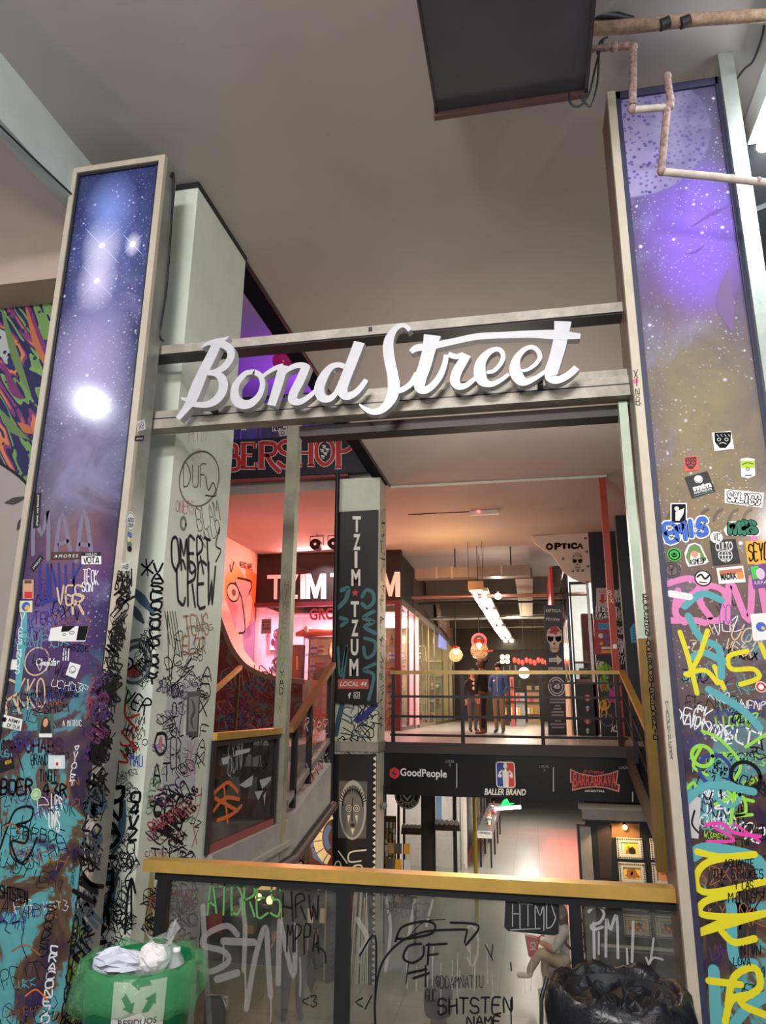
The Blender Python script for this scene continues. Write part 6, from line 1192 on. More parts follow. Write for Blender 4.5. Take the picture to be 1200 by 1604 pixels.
for i, (x, y, x2, y2) in enumerate(((750, 930, 764, 955), (766, 958, 779, 981), (781, 984, 793, 1001), (795, 1003, 806, 1014))):
    A4, B4 = aZ(x, y, ZS), aZ(x2, y2, ZS); dr = (B4-A4).normalized(); sd = Vector((dr.y, -dr.x, 0)); M4 = (A4+B4)/2; hw = (.20, .20, .22, .24)[i]
    t = thing('strip_light', ('fluorescent strip light nearest the brown light box, first of the row', 'second fluorescent strip light of the row along the gallery', 'third fluorescent strip light of the row along the gallery', 'farthest fluorescent strip light of the row')[i], 'light', (M4.x, M4.y, ZS), 'strip lights along the upper gallery')
    put('tray', MB().bar(A4+Vector((0, 0, .10)), B4+Vector((0, 0, .10)), hw*2.1, .08, M('light_tray', (170, 160, 146), .4)), t)
    for s_ in (-.5, .5): put('tube', MB().bar(A4+sd*hw*s_+dr*.22, B4+sd*hw*s_-dr*.22, hw*.5, .04, LITE), t)
    for q__ in (A4+dr*.3, B4-dr*.3): put('hanging_wire', MB().tube([(q__.x, q__.y, ZS+.14), (q__.x, q__.y, 5.35)], .006, CHAR, 5), t)
b0 = aY(745, 917, 15.8); t = thing('light_box', 'square brown light box hanging in front of the strip lights', 'light', (b0.x, 15.8, b0.z)); bx0, bx1 = aY(733, 917, 15.8).x, aY(757, 917, 15.8).x; bz0, bz1 = aY(745, 924, 15.8).z, aY(745, 910, 15.8).z
put('box', MB().box(bx0, bx1, 15.8, 15.95, bz0, bz1, M('box_brown', (112, 84, 68), .5)), t); put('diffuser', MB().box(bx0+.03, bx1-.03, 15.82, 15.93, bz0-.02, bz0, M('fluorescent_warm', (255, 240, 210), .4, emit=6)), t)
for u in (bx0+.01, bx1-.01): put('hanging_wire', MB().tube([(u, 15.87, bz1), (u, 15.87, 5.35)], .006, CHAR, 5), t)
sp_ = aY(780, 934, 17.3); t = thing('spot_lamp', 'small bright spot lamp on the copper coloured pipe', 'lamp', tuple(sp_)); put('bulb', MB().ball(sp_, .075, M('spot_bulb', (255, 252, 240), .4, emit=30)), t); put('holder', MB().tube([sp_+Vector((0, .05, .04)), sp_+Vector((0, .12, .12))], .03, METAL, 8), t); lamp('spot_lamp_light', 'POINT', sp_+Vector((0, -.15, 0)), 12, (255, 248, 230), .06)
e0, e1 = aZ(736, 805, 5.30), aZ(781, 801, 5.30); t = thing('emergency_light', 'small white emergency light with a red dot on the ceiling past the white trim', 'light', ((e0.x+e1.x)/2, e0.y, 5.27)); put('casing', MB().box(e0.x, e1.x, e0.y-.04, e0.y+.04, 5.27, 5.35, M('white_plastic', (220, 214, 206), .4)), t); put('indicator', MB().ball((e0.x+.17, e0.y-.05, 5.33), .02, M('red_led', (255, 60, 60), .4, emit=12), n=8, k=5), t)
solo('ceiling_wire', MB().tube([(-2.2, aZ(612, 807, 5.345).y, 5.34), (e0.x, e0.y, 5.34)], .008, CHAR, 6), 'thin dark wire along the ceiling to the emergency light', 'wire')
# far clutter: red lanterns, warm cluster lamp, dark stalls
RL = M('lantern_red', (235, 60, 50), .4, emit=2.5)
for i in range(11):
    c = aY(806+i*6.3, 1034+(i % 3)*2, 25); solo('red_lantern', MB().ball(c, .062, RL, 1, 1, 1.5, 10, 6).tube([c, (c.x, c.y, 5.35)], .006, CHAR, 4), 'small glowing red lantern in the row under the far gallery ceiling', 'lantern', 'red lanterns in the far gallery')
for i, (x, y) in enumerate(((787, 1029), (795, 1029), (787, 1036), (795, 1036))): c = aY(x, y, 24); solo('cluster_bulb', MB().ball(c, .075, M('amber_bulb', (255, 214, 140), .4, emit=9), n=10, k=6).tube([c, (c.x, c.y, 5.35 if i < 2 else c.z+.12)], .005, CHAR, 4), 'warm bulb of the square cluster right of the ring sign', 'lamp', 'cluster bulbs')
c = aY(821, 1054, 20); solo('round_mirror', MB().disc(YP(20), *YP(20).q(821, 1054), .15, 0, .04, M('mirror_pale', (226, 236, 226), .2, emit=.6)).tube([(c.x, 20.0, c.z), (c.x, 20.0, zA_-.02)], .008, CHAR, 4), 'round pale sign plate above the far stalls', 'sign')
for i, (x0_, x1_, y0_, Y_, m_) in enumerate(((800, 806, 1060, 22, M('stall_rose', (190, 90, 90), .5)), (808, 822, 1085, 22, M('stall_grey', (150, 152, 156), .5)), (826, 845, 1074, 26, M('stall_wood', (170, 140, 100), .5)), (790, 797, 1075, 23, M('stall_dark', (60, 52, 52), .5)))):
    u0, u1 = aY(x0_, 1100, Y_).x, aY(x1_, 1100, Y_).x; t = thing('market_stall', ('rose coloured narrow stall', 'grey stall with stacked goods', 'wooden stall at the far end', 'dark narrow stall beside the people')[i]+' in the far upper gallery', 'stall', ((u0+u1)/2, Y_, 1.22))
    put('body', MB().box(u0, u1, Y_, Y_+.4, 1.22, aY(x0_, y0_, Y_).z, m_), t)
    for k in range(4): z = 1.5+k*.4; put('shelf', MB().box(u0-.01, u1+.01, Y_-.08, Y_, z, z+.03, VBLK), t)
    for k in range(5): put('goods', MB().box(u0+(u1-u0)*.2*(k % 3), u0+(u1-u0)*(.2*(k % 3)+.25), Y_-.07, Y_-.01, 1.53+.4*(k % 4), 1.75+.4*(k % 4), (PAPER, VRED, VBLK, INKG, VYEL)[k]), t)
# ------------------------------------------------------------------ lower gallery seen under the slab and through the front glass
ZL = -1.9; YT = 16.0; P = YP(YT); px = (P.q(660, 1300)[0]-P.q(650, 1300)[0])/10
ztop = .45; lx0, lx1 = P.q(596, 1300)[0], P.q(722, 1300)[0]
PALE = M('pale_interior', (226, 214, 208), .6)
struct('wall_lower_shop', MB().box(lx0-1.2, lx1-.1, 18.4, 18.5, ZL, ztop+.1, PALE).box(lx0-1.3, lx0-1.2, YT, 18.5, ZL, ztop+.1, PALE), 'pale interior of the lower tattoo shop', 'wall')
struct('ceiling_lower', MB().box(-9, 6, 11.5, 42, .58, .61, M('lower_soffit', (150, 144, 136), .7)), 'ceiling of the lower gallery under the slab', 'ceiling')
lamp('tattoo_lamp', 'AREA', (-2.6, 17.2, .5), 45, (255, 244, 238), 1.6, .6)
WOOD = M('dark_wood', (52, 40, 34), .45)
t = thing('tattoo_shop_front', 'black framed lower shop front with glass doors and scalloped brown awnings', 'shopfront', ((lx0+lx1)/2, YT, ZL))
for xa_, xb_ in ((622, 625.5), (631, 634), (660, 663), (679, 682), (711, 716), (601, 604)): put('mullion', MB().box(P.q(xa_, 1340)[0], P.q(xb_, 1340)[0], YT, YT+.08, ZL, ztop, VBLK), t)
put('door_pier', MB().box(P.q(663, 1340)[0], P.q(679, 1340)[0], YT-.02, YT+.1, ZL, ztop, WOOD), t)
for xa_, xb_ in ((634, 660), (682, 711)): put('glass_door', MB().box(P.q(xa_, 1340)[0], P.q(xb_, 1340)[0], YT+.03, YT+.04, ZL+.05, ztop, GLASS), t)
for xa_, xb_, y in ((631, 661, 1293), (682, 720, 1287)):
    n_ = 5; u0, u1 = P.q(xa_, y)[0], P.q(xb_, y)[0]; v = P.q((xa_+xb_)/2, y)[1]; mb = MB()
    pts = [(u0, v+.12), (u1, v+.12)]
    put('awning', mb.poly(P, [(u0-.02, v-.16), (u1+.02, v-.16), (u1, v), (u0, v)], 0, .12, WOOD), t)
    mb = MB()
    for i in range(n_): mb.disc(P, u0+(u1-u0)*(i+.5)/n_, v, (u1-u0)/n_/2, .05, .125, M('awning_grey', (150, 140, 134), .6), 14)
    put('scalloped_edge', mb, [c for c in t.children if c.name.startswith('awning')][-1])
put('poster_column', MB().box(P.q(683, 1260)[0], P.q(692, 1260)[0], YT-.02, YT, P.q(686, 1285)[1], ztop, M('pale_blue_poster', (150, 180, 214), .5, emit=.2)), t)
gx0, gx1 = P.q(604.5, 1300)[0], P.q(621.5, 1300)[0]
t = thing('gold_rack', 'tall narrow rack hung with small golden goods beside the tattoo shop doors', 'rack', ((gx0+gx1)/2, YT, ZL))
zr1 = P.q(612, 1277)[1]; put('back', MB().box(gx0, gx1, YT-.12, YT-.06, ZL, zr1, M('rack_bronze', (90, 68, 34), .5)), t); GOLD = M('gold_goods', (220, 180, 90), .35, .6)
for r_ in range(11):
    z = ZL+.15+r_*(zr1-ZL-.2)/11; put('rail', MB().box(gx0, gx1, YT-.15, YT-.12, z, z+.015, M('rack_rail', (60, 48, 30), .5)), t)
    for k in range(3): x = gx0+(gx1-gx0)*(k+.2+.3*rg.random())/3; put('goods', MB().box(x, x+.045, YT-.17, YT-.15, z-.02-.06*rg.random(), z+.05, (GOLD, GOLD, PAPER)[rg.randrange(3)]), t)
struct('wall_lower_column_side', MB().box(lx0-.8, P.q(603, 1300)[0], YT-.3, YT, P.q(600, 1278)[1], ztop, VBLK), 'black header beside the tattoo sign', 'wall')
# round tattoo sign
YG = 13.2; P2 = YP(YG); k = (P2.q(650, 1240)[0]-P2.q(640, 1240)[0])/10; a_, b_ = P2.q(638, 1246)
t = thing('round_sign', 'round black and white tattoo sign hanging under the sign fascia', 'sign', (a_, YG, b_-.2))
put('disc', MB().disc(P2, a_, b_, 20*k, -.04, 0, VBLK, 32).ring(P2, a_, b_, 18.6*k, 1.6*k, .003, PAPER).ring(P2, a_, b_, 10.5*k, 1.2*k, .003, PAPER), t, )
mb = MB()
for i, ch in enumerate('TATTOO'):
    g = math.radians(-90+(i-2.5)*21); r0_, r1_ = 11.8*k, 17*k; dg = math.radians(8.2)
    cs = [(a_+r0_*math.cos(g-dg), b_+r0_*math.sin(g-dg)), (a_+r0_*math.cos(g+dg), b_+r0_*math.sin(g+dg)), (a_+r1_*math.cos(g+dg), b_+r1_*math.sin(g+dg)), (a_+r1_*math.cos(g-dg), b_+r1_*math.sin(g-dg))]
    mb.text(P2, ch, cs, .004, PAPER, bold=.03)
mb.qp(P2, [(629, 1244), (638, 1241), (647, 1244), (638, 1255)], None, .004, PAPER).qp(P2, [(633, 1245), (638, 1243), (643, 1245), (638, 1251)], None, .005, VBLK); put('lettering', mb, t)
put('bracket', MB().box(a_-.02, a_+.02, YG-.03, YG-.01+.05, b_+20*k, .58, VBLK), t)
gl = aY(601, 1262, 11.1); t = thing('wall_lantern', 'small grey globe lantern beside the column under the fascia', 'lamp', (gl.x, gl.y, gl.z)); put('globe', MB().ball(gl, .055, M('grey_globe', (120, 120, 122), .3)), t); put('chain', MB().tube([gl, (gl.x, gl.y, .62)], .012, CHAR, 6), t); put('arm', MB().tube([(gl.x, gl.y, .60), (gl.x, 11.4, .62)], .012, CHAR, 6), t)
# glazed row along the lower corridor
XL = -1.72
t = thing('lower_glazing', 'long glazed shop row with slim posts along the lower corridor', 'shopfront', (XL, 21, ZL))
for i in range(10): y = YT+.2+i*1.5; put('mullion', MB().box(XL-.03, XL, y, y+.04, ZL, .55, METAL if i % 2 else FR2), t)
put('glass_pane', MB().box(XL-.02, XL-.01, YT+.2, 30, ZL+.1, .55, GLASS), t); put('sill', MB().box(XL-.05, XL, YT+.2, 30, ZL, ZL+.1, METAL), t)
for i in range(8): y = 18.7+i*1.4; put('display', MB().box(XL-.5, XL-.2, y, y+.7, ZL+.1, ZL+1.3+.3*(i % 3), (PALE, M('display_rose', (214, 150, 150), .5), INKG, PAPER)[i % 4]), t)
struct('wall_lower_row', MB().box(-3.6, -3.5, 18.6, 32, ZL, .58, PALE).box(XL, 6, 33, 33.2, ZL, .58, M('lower_end', (200, 196, 190), .6)), 'pale back wall of the lower glazed row', 'wall')
yp = aY(745, 1340, 15.0); solo('yellow_pole', MB().tube([(aY(744, 1300, 14.0).x, 14.0, ZL), (aY(744, 1300, 14.0).x, 14.0, .58)], .035, M('mustard_pole', (206, 180, 60), .4, .3), 12), 'slender mustard yellow pole in the lower corridor', 'pole')
YD = 18.5; tx0, tx1 = aY(748, 1310, YD).x, aY(771, 1310, YD).x; tz = aY(760, 1300, YD).z
t = thing('display_table', 'long glass topped display table on thin dark legs along the lower corridor', 'table', ((tx0+tx1)/2, 20.5, ZL))
put('table_top', MB().box(tx0, tx1, YD, 23.5, tz-.16, tz, M('table_grey', (110, 108, 108), .3)), t); put('edge_board', MB().box(tx0, tx1, YD-.03, YD, tz-.18, tz-.02, M('edge_white', (214, 212, 206), .5)), t)
put('lettering', MB().tpx(YP(YD-.03), 'artesanos', [(750, 1301.5), (768, 1303), (768, 1307), (750, 1305.5)], .004, INK), t)
for x in (tx0+.04, tx1-.06):
    for y in (YD+.1, 20.2, 21.8, 23.3): put('leg', MB().box(x, x+.04, y, y+.04, ZL, tz-.16, VBLK), t)
for i in range(7): good(i % 9, (tx0+tx1)/2+rg.uniform(-.1, .1), YD+.3+i*.6, tz+.001, 'on the display table in the lower corridor', 'goods on the lower display table')
yn = 21; t = thing('neon_sign', 'green and white neon arrow sign over the display table', 'sign', tuple(aY(795, 1266, yn))); n0, n1 = aY(775, 1267, yn), aY(816, 1264, yn)
put('white_tube', MB().tube([n0, n1], .045, M('neon_white', (240, 255, 250), .4, emit=7), 8), t); put('green_plate', MB().qp(YP(yn), [(784, 1262), (788, 1254), (794, 1250), (798, 1258), (806, 1258), (798, 1262)], 0, .04, M('neon_green', (30, 170, 90), .4, emit=1.4)), t)
put('hanging_wire', MB().tube([n1, (n1.x, n1.y, .58)], .01, CHAR, 5), t)
# piercing showcase wall with gilt frames
YW = 11.9; P = YP(YW); px = (P.q(990, 1330)[0]-P.q(980, 1330)[0])/10
w0 = P.q(922, 1340)[0]; wl = P.q(906, 1270)[0]
pw = struct('wall_piercings', MB().box(w0-.02, 3.0, YW, YW+.2, ZL, .4, M('gloss_black_wall', (26, 28, 33), .3)), 'glossy black showcase wall in the lower gallery', 'wall')
GRT = M('grey_trim', (126, 124, 122), .45, .2, .1, 6)
put('edge_trim', MB().box(wl, wl+.16, YW-.06, YW+.2, ZL, .05, GRT).box(wl-.03, wl, YW-.05, YW+.2, ZL, .05, VBLK), pw); 
za, zb2 = P.q(960, 1264)[1], P.q(960, 1284)[1]
put('cornice', MB().box(wl, 2.2, YW-.10, YW, za-.03, za+.05, M('chipped_white', (170, 168, 164), .5)).box(wl+.05, 2.2, YW-.08, YW, zb2, za-.03, GRT).box(wl+.05, 2.2, YW-.05, YW, zb2-.03, zb2, VBLK), pw)
put('niche_panel', MB().qp(P, [(935, 1292), (958, 1292), (958, 1376), (940, 1376)], None, .006, M('brown_reflect_panel', (52, 44, 42), .3)).qp(P, [(955, 1290), (1002, 1290), (1002, 1312), (958, 1312)], None, .006, M('wood_panel', (120, 84, 52), .4)), pw)
put('ledge', MB().box(P.q(941, 1482)[0], 2.2, YW-.05, YW, P.q(980, 1483)[1]-.012, P.q(980, 1483)[1]+.02, M('ledge_white', (190, 190, 190), .5)).box(P.q(941, 1488)[0], 2.2, YW-.03, YW, P.q(980, 1489)[1]-.01, P.q(980, 1489)[1]+.01, GRT), pw)
c = aY(979, 1296, YW-.1); t = thing('picture_lamp', 'small warm spot lamp above the gilt frames', 'lamp', tuple(c)); put('bulb', MB().ball((c.x, c.y, c.z), .035, M('warm_spot_bulb', (255, 190, 90), .4, emit=14)), t); put('holder', MB().tube([(c.x, c.y, c.z+.02), (c.x, YW, c.z+.06)], .02, VBLK, 8), t)
SILV = M('silver_gilt', (200, 198, 188), .4, .3); SILD = M('silver_shadow', (96, 94, 88), .4, .4); MAT_ = M('frame_mount', (150, 150, 140), .5)
YELP = M('print_yellow', (224, 176, 60), .5); SKYP = M('print_sky', (150, 180, 200), .5); TAN = M('print_tan', (150, 92, 50), .5); PCR = M('print_cream', (226, 206, 160), .5)
def frame(q_, bg, kind, label):
    c = [P.q(*p) for p in q_]; u0 = sum(p[0] for p in (c[0], c[3]))/2; u1 = sum(p[0] for p in (c[1], c[2]))/2; v1 = (c[0][1]+c[1][1])/2; v0 = (c[2][1]+c[3][1])/2
    t = thing('framed_picture', label, 'picture', ((u0+u1)/2, YW, v0), 'gilt frames on the showcase wall'); w_ = .06
    mb = MB()
    for r_ in ((u0, v1-w_, u1, v1), (u0, v0, u1, v0+w_), (u0, v0+w_, u0+w_, v1-w_), (u1-w_, v0+w_, u1, v1-w_)): mb.rect(P, *r_, .0, .035, SILV)
    put('moulding', mb, t); mb = MB()
    for k in range(14):
        u = u0+(u1-u0)*(k+.5)/14
        for v in (v0+.018, v1-.018): mb.disc(P, u, v, .011, .035, .042, SILD, 8)
    for k in range(9):
        v = v0+(v1-v0)*(k+.5)/9
        for u in (u0+.018, u1-.018): mb.disc(P, u, v, .011, .035, .042, SILD, 8)
    put('beading', mb, t)
    put('mount', MB().rect(P, u0+w_*.8, v0+w_*.8, u1-w_*.8, v1-w_*.8, .0, .012, MAT_), t)
    a, b, c2, d2 = u0+w_*1.25, v0+w_*1.25, u1-w_*1.25, v1-w_*1.25; W_, H_ = c2-a, d2-b; mb = MB().rect(P, a, b, c2, d2, .0, .015, bg); X_ = lambda f, g: (a+W_*f, b+H_*g)
    if kind == 0:
        mb.rect(P, a, b, a+W_*.15, d2, .0, .0165, SKYP)
        for i in range(5): mb.stroke(P, [X_(.3+.13*i, 0), X_(.3+.13*i, .25+.35*(i % 2))], .03, .017, TAN)
        mb.disc(P, *X_(.65, .25), .05, None, .018, VBLK)
    elif kind == 1:
        mb.stroke(P, [X_(.15, .3), X_(.3, .15), X_(.5, .35), X_(.45, .7), X_(.62, .85), X_(.75, .5), X_(.9, .2)], .035, .017, TAN).disc(P, *X_(.35, .6), .045, None, .018, TAN).disc(P, *X_(.62, .4), .05, None, .018, TAN)
    elif kind == 2:
        mb.disc(P, *X_(.3, .35), .07, None, .017, M('print_skin', (196, 130, 96), .5)).disc(P, *X_(.6, .3), .075, None, .0175, M('print_skin', (196, 130, 96), .5)).disc(P, *X_(.33, .65), .035, None, .018, TAN).disc(P, *X_(.85, .3), .06, None, .0175, M('print_skin', (196, 130, 96), .5))
    else:
        for i in range(12): mb.disc(P, *X_(.12+.07*i+.02*(i % 3), .25+.5*((i*7) % 5)/5), .028, None, .0165+.0003*i, (TAN, VYEL, VBLK, VRED, INKG)[i % 5])
    put('print', mb, t)
frame([(964, 1311), (1005, 1313), (1008, 1346), (968, 1344)], YELP, 0, 'gilt frame under the warm spot lamp with a yellow print')
frame([(1017, 1313), (1058, 1315), (1061, 1348), (1020, 1346)], YELP, 0, 'gilt frame at the top row partly behind the slim jamb')
frame([(968, 1350), (1010, 1352), (1012, 1386), (971, 1384)], YELP, 1, 'gilt frame beside the piercings label with a yellow print of a twisting figure')
frame([(1020, 1351), (1062, 1353), (1064, 1388), (1023, 1386)], SKYP, 2, 'gilt frame with a pale blue print just above the brass handrail')
frame([(972, 1390), (1014, 1392), (1016, 1427), (975, 1425)], PCR, 3, 'gilt frame behind the brass handrail, left of its pair')
frame([(1023, 1391), (1065, 1393), (1067, 1428), (1026, 1426)], PCR, 3, 'gilt frame behind the brass handrail, next to the violet pillar')
frame([(976, 1432), (1018, 1434), (1020, 1468), (979, 1466)], PCR, 3, 'lowest gilt frame over the black bin with a busy cream print')
frame([(1026, 1434), (1066, 1436), (1068, 1471), (1029, 1469)], M('print_grey', (170, 168, 166), .5), 3, 'lowest gilt frame next to the violet pillar with a grey print')
solo('label_plate', MB().qp(P, box4(936, 1378, 966, 1391), 0, .02, VBLK).tpx(P, 'PIERCINGS', box4(938, 1382, 963, 1388), .022, PAPER, bold=.03), 'small black label reading PIERCINGS beside the gilt frames', 'label')
# lower left shop below the landing
YQ = 11.0; P = YP(YQ); px = (P.q(450, 1450)[0]-P.q(440, 1450)[0])/10
fl, fr = P.q(318, 1500)[0], P.q(514, 1500)[0]; zq = .36
WARM = M('warm_panel', (250, 206, 130), .5, emit=1.1)
t = thing('lower_stall', 'dim lower shop front with warm lit shelves under the landing', 'shopfront', ((fl+fr)/2, YQ, ZL))
put('header', MB().box(fl-1, fr, YQ, YQ+.1, P.q(430, 1382)[1], zq, M('brown_header', (66, 50, 42), .5)), t)
put('back', MB().box(fl-1, fr, YQ+1.0, YQ+1.05, ZL, zq, M('stall_back', (84, 70, 60), .6)), t)
for y0, y1, x0_, x1_, m_ in ((1388, 1394, 385, 512, WARM), (1424, 1446, 440, 512, M('cream_sign', (226, 206, 176), .5, emit=.25)), (1400, 1420, 330, 345, VRED), (1420, 1462, 325, 346, VRED)):
    put('panel', MB().qp(P, box4(x0_, y0, x1_, y1), -.04, 0, m_), t)
for i, (x, y, s_) in enumerate(((423, 1410, .06), (470, 1420, .05), (495, 1390, .05), (405, 1405, .05))): put('bulb', MB().ball(aY(x, y, YQ+.4), s_, M('stall_bulb', (255, 214, 140), .4, emit=5), n=10, k=6), t)
for y in (1452, 1490, 1520): z = P.q(440, y)[1]; put('shelf', MB().box(fl, fr, YQ+.3, YQ+.9, z-.04, z, VBLK), t)
for i in range(9): z = P.q(440, (1452, 1490, 1520)[i % 3])[1]; put('goods', MB().box(fl+.25+i*.22, fl+.4+i*.22, YQ+.35, YQ+.5, z, z+.12+.08*(i % 2), (PAPER, VYEL, INKG, M('goods_tan', (200, 160, 110), .5))[i % 4]), t)
put('dark_plinth', MB().box(fl-.8, fr-.2, YQ+.2, YQ+.9, ZL, ZL+.35, VBLK), t)
cw = aY(340, 1590, 7.2); t = thing('folding_board', 'white and blue board leaning low behind the front glass beside the green bin', 'board', (cw.x, cw.y, ZL)); zb_2 = aY(340, 1562, 7.2).z
put('face', MB().box(cw.x-.10, cw.x+.08, 7.2, 7.26, ZL, zb_2, M('board_white', (206, 212, 222), .5)), t); put('rim', MB().tube([(cw.x-.10, 7.18, ZL), (cw.x-.10, 7.18, zb_2), (cw.x+.04, 7.18, zb_2+.02), (cw.x+.10, 7.18, zb_2-.1), (cw.x+.10, 7.18, ZL)], .02, METAL, 8), t)
rk = aY(625, 1450, 12.6); t = thing('postcard_rack', 'dark standing rack with small cards behind the scrawled front glass', 'rack', (rk.x, 12.6, ZL)); zr_ = aY(625, 1404, 12.6).z
put('frame', MB().box(rk.x-.28, rk.x-.24, 12.6, 12.64, ZL, zr_, VBLK).box(rk.x+.24, rk.x+.28, 12.6, 12.64, ZL, zr_, VBLK).box(rk.x-.28, rk.x+.28, 12.62, 12.66, ZL+.5, zr_, CHAR), t)
for i in range(12): x = rk.x-.2+.14*(i % 3); z = ZL+.6+.24*(i//3); put('card', MB().box(x, x+.1, 12.58, 12.62, z, z+.15, (PAPER, M('card_tan', (180, 140, 90), .5), INKG, VYEL)[i % 4]), t)
# wheel sign under the landing
YV = 10.6; P = YP(YV); px = (P.q(500, 1310)[0]-P.q(490, 1310)[0])/10; c = P.w(*P.q(502, 1355)); t = thing('wheel_sign', 'square sign with a cream, blue and brown wheel pattern beside the mask panel', 'sign', tuple(c))
BX = lambda x, y: P.q(x, y); put('board', MB().qp(P, [(487, 1275), (520, 1274), (520, 1356), (485, 1355)], -.05, 0, M('wheel_brown', (84, 36, 32), .5)), t)
mb = MB(); cx, cy = 524, 1312
for i, (a0, a1, m_) in enumerate(((200, 248, M('wheel_blue', (84, 120, 180), .5)), (112, 158, M('wheel_blue', (84, 120, 180), .5)))):
    pts = [(cx+46*math.cos(math.radians(g)), cy-46*math.sin(math.radians(g))) for g in (a0, (a0+a1)/2, a1)]; mb.qp(P, [(max(488, x), y) for x, y in ((cx-20, cy+ (24 if i == 0 else -24)), *pts)], None, .002, m_)
mb.qp(P, [(487, 1300), (500, 1306), (500, 1322), (487, 1328)], None, .0022, M('wheel_blue', (84, 120, 180), .5))
u, v = P.q(cx, cy); CRM = M('wheel_cream', (232, 206, 150), .5)
mb.stroke(P, [(u+26*px*math.cos(math.radians(g)), v+33*px*math.sin(math.radians(g))) for g in range(100, 262, 9)], 14*px, .004, CRM, smooth=False, round_=False).stroke(P, [(u+13*px*math.cos(math.radians(g)), v+19*px*math.sin(math.radians(g))) for g in range(120, 242, 9)], 8*px, .005, M('wheel_blue', (84, 120, 180), .5), smooth=False, round_=False)
for g in (118, 140, 165, 190, 215, 240): g = math.radians(g); mb.stroke(P, [(u+20*px*math.cos(g), v+27*px*math.sin(g)), (u+33*px*math.cos(g), v+40*px*math.sin(g))], 1.2*px, .006, M('wheel_brown', (84, 36, 32), .5))
put('wheel', mb, t); put('hanger', MB().box(c.x-.02, c.x+.02, YV+.01, YV+.04, P.q(502, 1274)[1], .66, VBLK), t)
# ------------------------------------------------------------------ front balustrade
YF = 3.71; P = YP(YF); px = (P.q(650, 1500)[0]-P.q(640, 1500)[0])/10
l0, l1 = P.q(229, 1364), P.q(1058, 1402)
t = thing('front_balustrade', 'brass topped glass balustrade with scrawled panes in front of the well', 'balustrade', (-.8, YF, 0)); z0_ = .955
put('handrail', MB().box(l0[0], l1[0], YF-.04, YF+.05, z0_-.028, z0_+.028, BRASS), t)
put('under_rail', MB().box(l0[0]+.06, l1[0], YF-.02, YF+.03, z0_-.066, z0_-.028, BLACK), t)
for xa_, xb_, ya in ((245, 261, 1440), (527, 548, 1480), (893, 912, 1460)):
    u0, u1 = P.q(xa_, ya)[0], P.q(xb_, ya)[0]; put('post', MB().box(u0, u1, YF-.025, YF+.03, 0, z0_-.066, BLACK), t)
panes = []
us = [P.q(262, 1440)[0], P.q(527, 1480)[0], P.q(548, 1480)[0], P.q(893, 1460)[0], P.q(912, 1460)[0], l1[0]]
for i in range(3): panes.append(put('glass_pane', MB().box(us[2*i]+.005, us[2*i+1]-.005, YF+.004, YF+.012, .06, z0_-.068, DGLASS), t))
put('bottom_rail', MB().box(l0[0]+.06, l1[0], YF-.02, YF+.03, .02, .06, BLACK), t)
ETCH = film('etched_smear', (176, 172, 166), .42, .8); Q = YP(YF+.004)
mb = MB()
def E_(pts, w_, m_=ETCH): mb.spx(Q, pts, w_*px, lay(.001), m_)
E_([(372, 1464), (356, 1450), (326, 1462), (318, 1480), (350, 1490), (358, 1506), (330, 1522), (312, 1516)], 9)
E_([(378, 1410), (384, 1450), (382, 1520)], 8); E_([(350, 1474), (398, 1476)], 11); E_([(340, 1534), (372, 1524)], 11)
E_([(386, 1580), (400, 1500), (416, 1452), (420, 1500), (424, 1560)], 9); E_([(436, 1540), (438, 1450), (440, 1445)], 9); E_([(440, 1446), (460, 1530), (462, 1450)], 8)
E_([(318, 1420), (322, 1500), (328, 1604)], 9)
for x, y0, y1 in ((350, 1480, 1505), (384, 1520, 1580), (424, 1560, 1600), (470, 1500, 1560)): E_([(x, y0), (x+1, (y0+y1)/2), (x, y1)], 3)
put('etched_scrawl', mb, panes[0], 'smeared grey letters')
mb = MB(); GRS = M('pane_green_spray', (92, 150, 84), .6)
mb.hpx(Q, 'ATDRES', box4(322, 1384, 442, 1430, 4), 3.4*px, lay(.003), GRS, jit=.2).hpx(Q, 'HRW', box4(440, 1400, 502, 1438, 2), 2.6*px, lay(.003), INK, jit=.2).hpx(Q, 'MPPA', box4(448, 1448, 502, 1488, 4), 2.4*px, lay(.003), INK, jit=.2).spx(Q, [(494, 1482), (508, 1490), (510, 1508)], 2.2*px, lay(.003), INK).hpx(Q, '<3', box4(472, 1560, 498, 1576), 1.6*px, lay(.003), INK, jit=.05)
mb.qp(Q, [(489, 1500), (496, 1530), (488, 1556), (481, 1540), (482, 1518)], None, .003, M('leaf_sticker', (66, 60, 56), .5)); put('graffiti', mb, panes[0], 'green and black tags')
mb = MB()
E_([(560, 1440), (576, 1470), (566, 1490)], 8); E_([(600, 1390), (612, 1450), (604, 1520)], 5); E_([(650, 1410), (640, 1470)], 5); E_([(735, 1490), (730, 1470), (736, 1450), (748, 1462), (748, 1496), (740, 1512), (732, 1500)], 3); E_([(680, 1400), (668, 1450)], 4)
for i in range(16): x = 620+rg.uniform(0, 230); y = 1500+rg.uniform(-30, 30); E_([(x, y), (x+rg.uniform(-2, 2), y+rg.uniform(30, 80))], 1.6)
put('etched_scrawl', mb, panes[1], 'smeared grey drips', kind='stuff'); mb = MB()
I_ = lambda pts, w_: mb.spx(Q, pts, w_*px, lay(.003), INK)
I_([(588, 1604), (588, 1560), (598, 1510), (624, 1478), (662, 1460), (710, 1456), (732, 1456)], 3.2); I_([(564, 1496), (588, 1466), (588, 1560)], 3); I_([(620, 1474), (630, 1452), (664, 1443), (681, 1448), (676, 1462), (640, 1470), (621, 1470)], 3.4); I_([(706, 1445), (750, 1450), (730, 1480)], 3.2); I_([(732, 1456), (728, 1476)], 3)
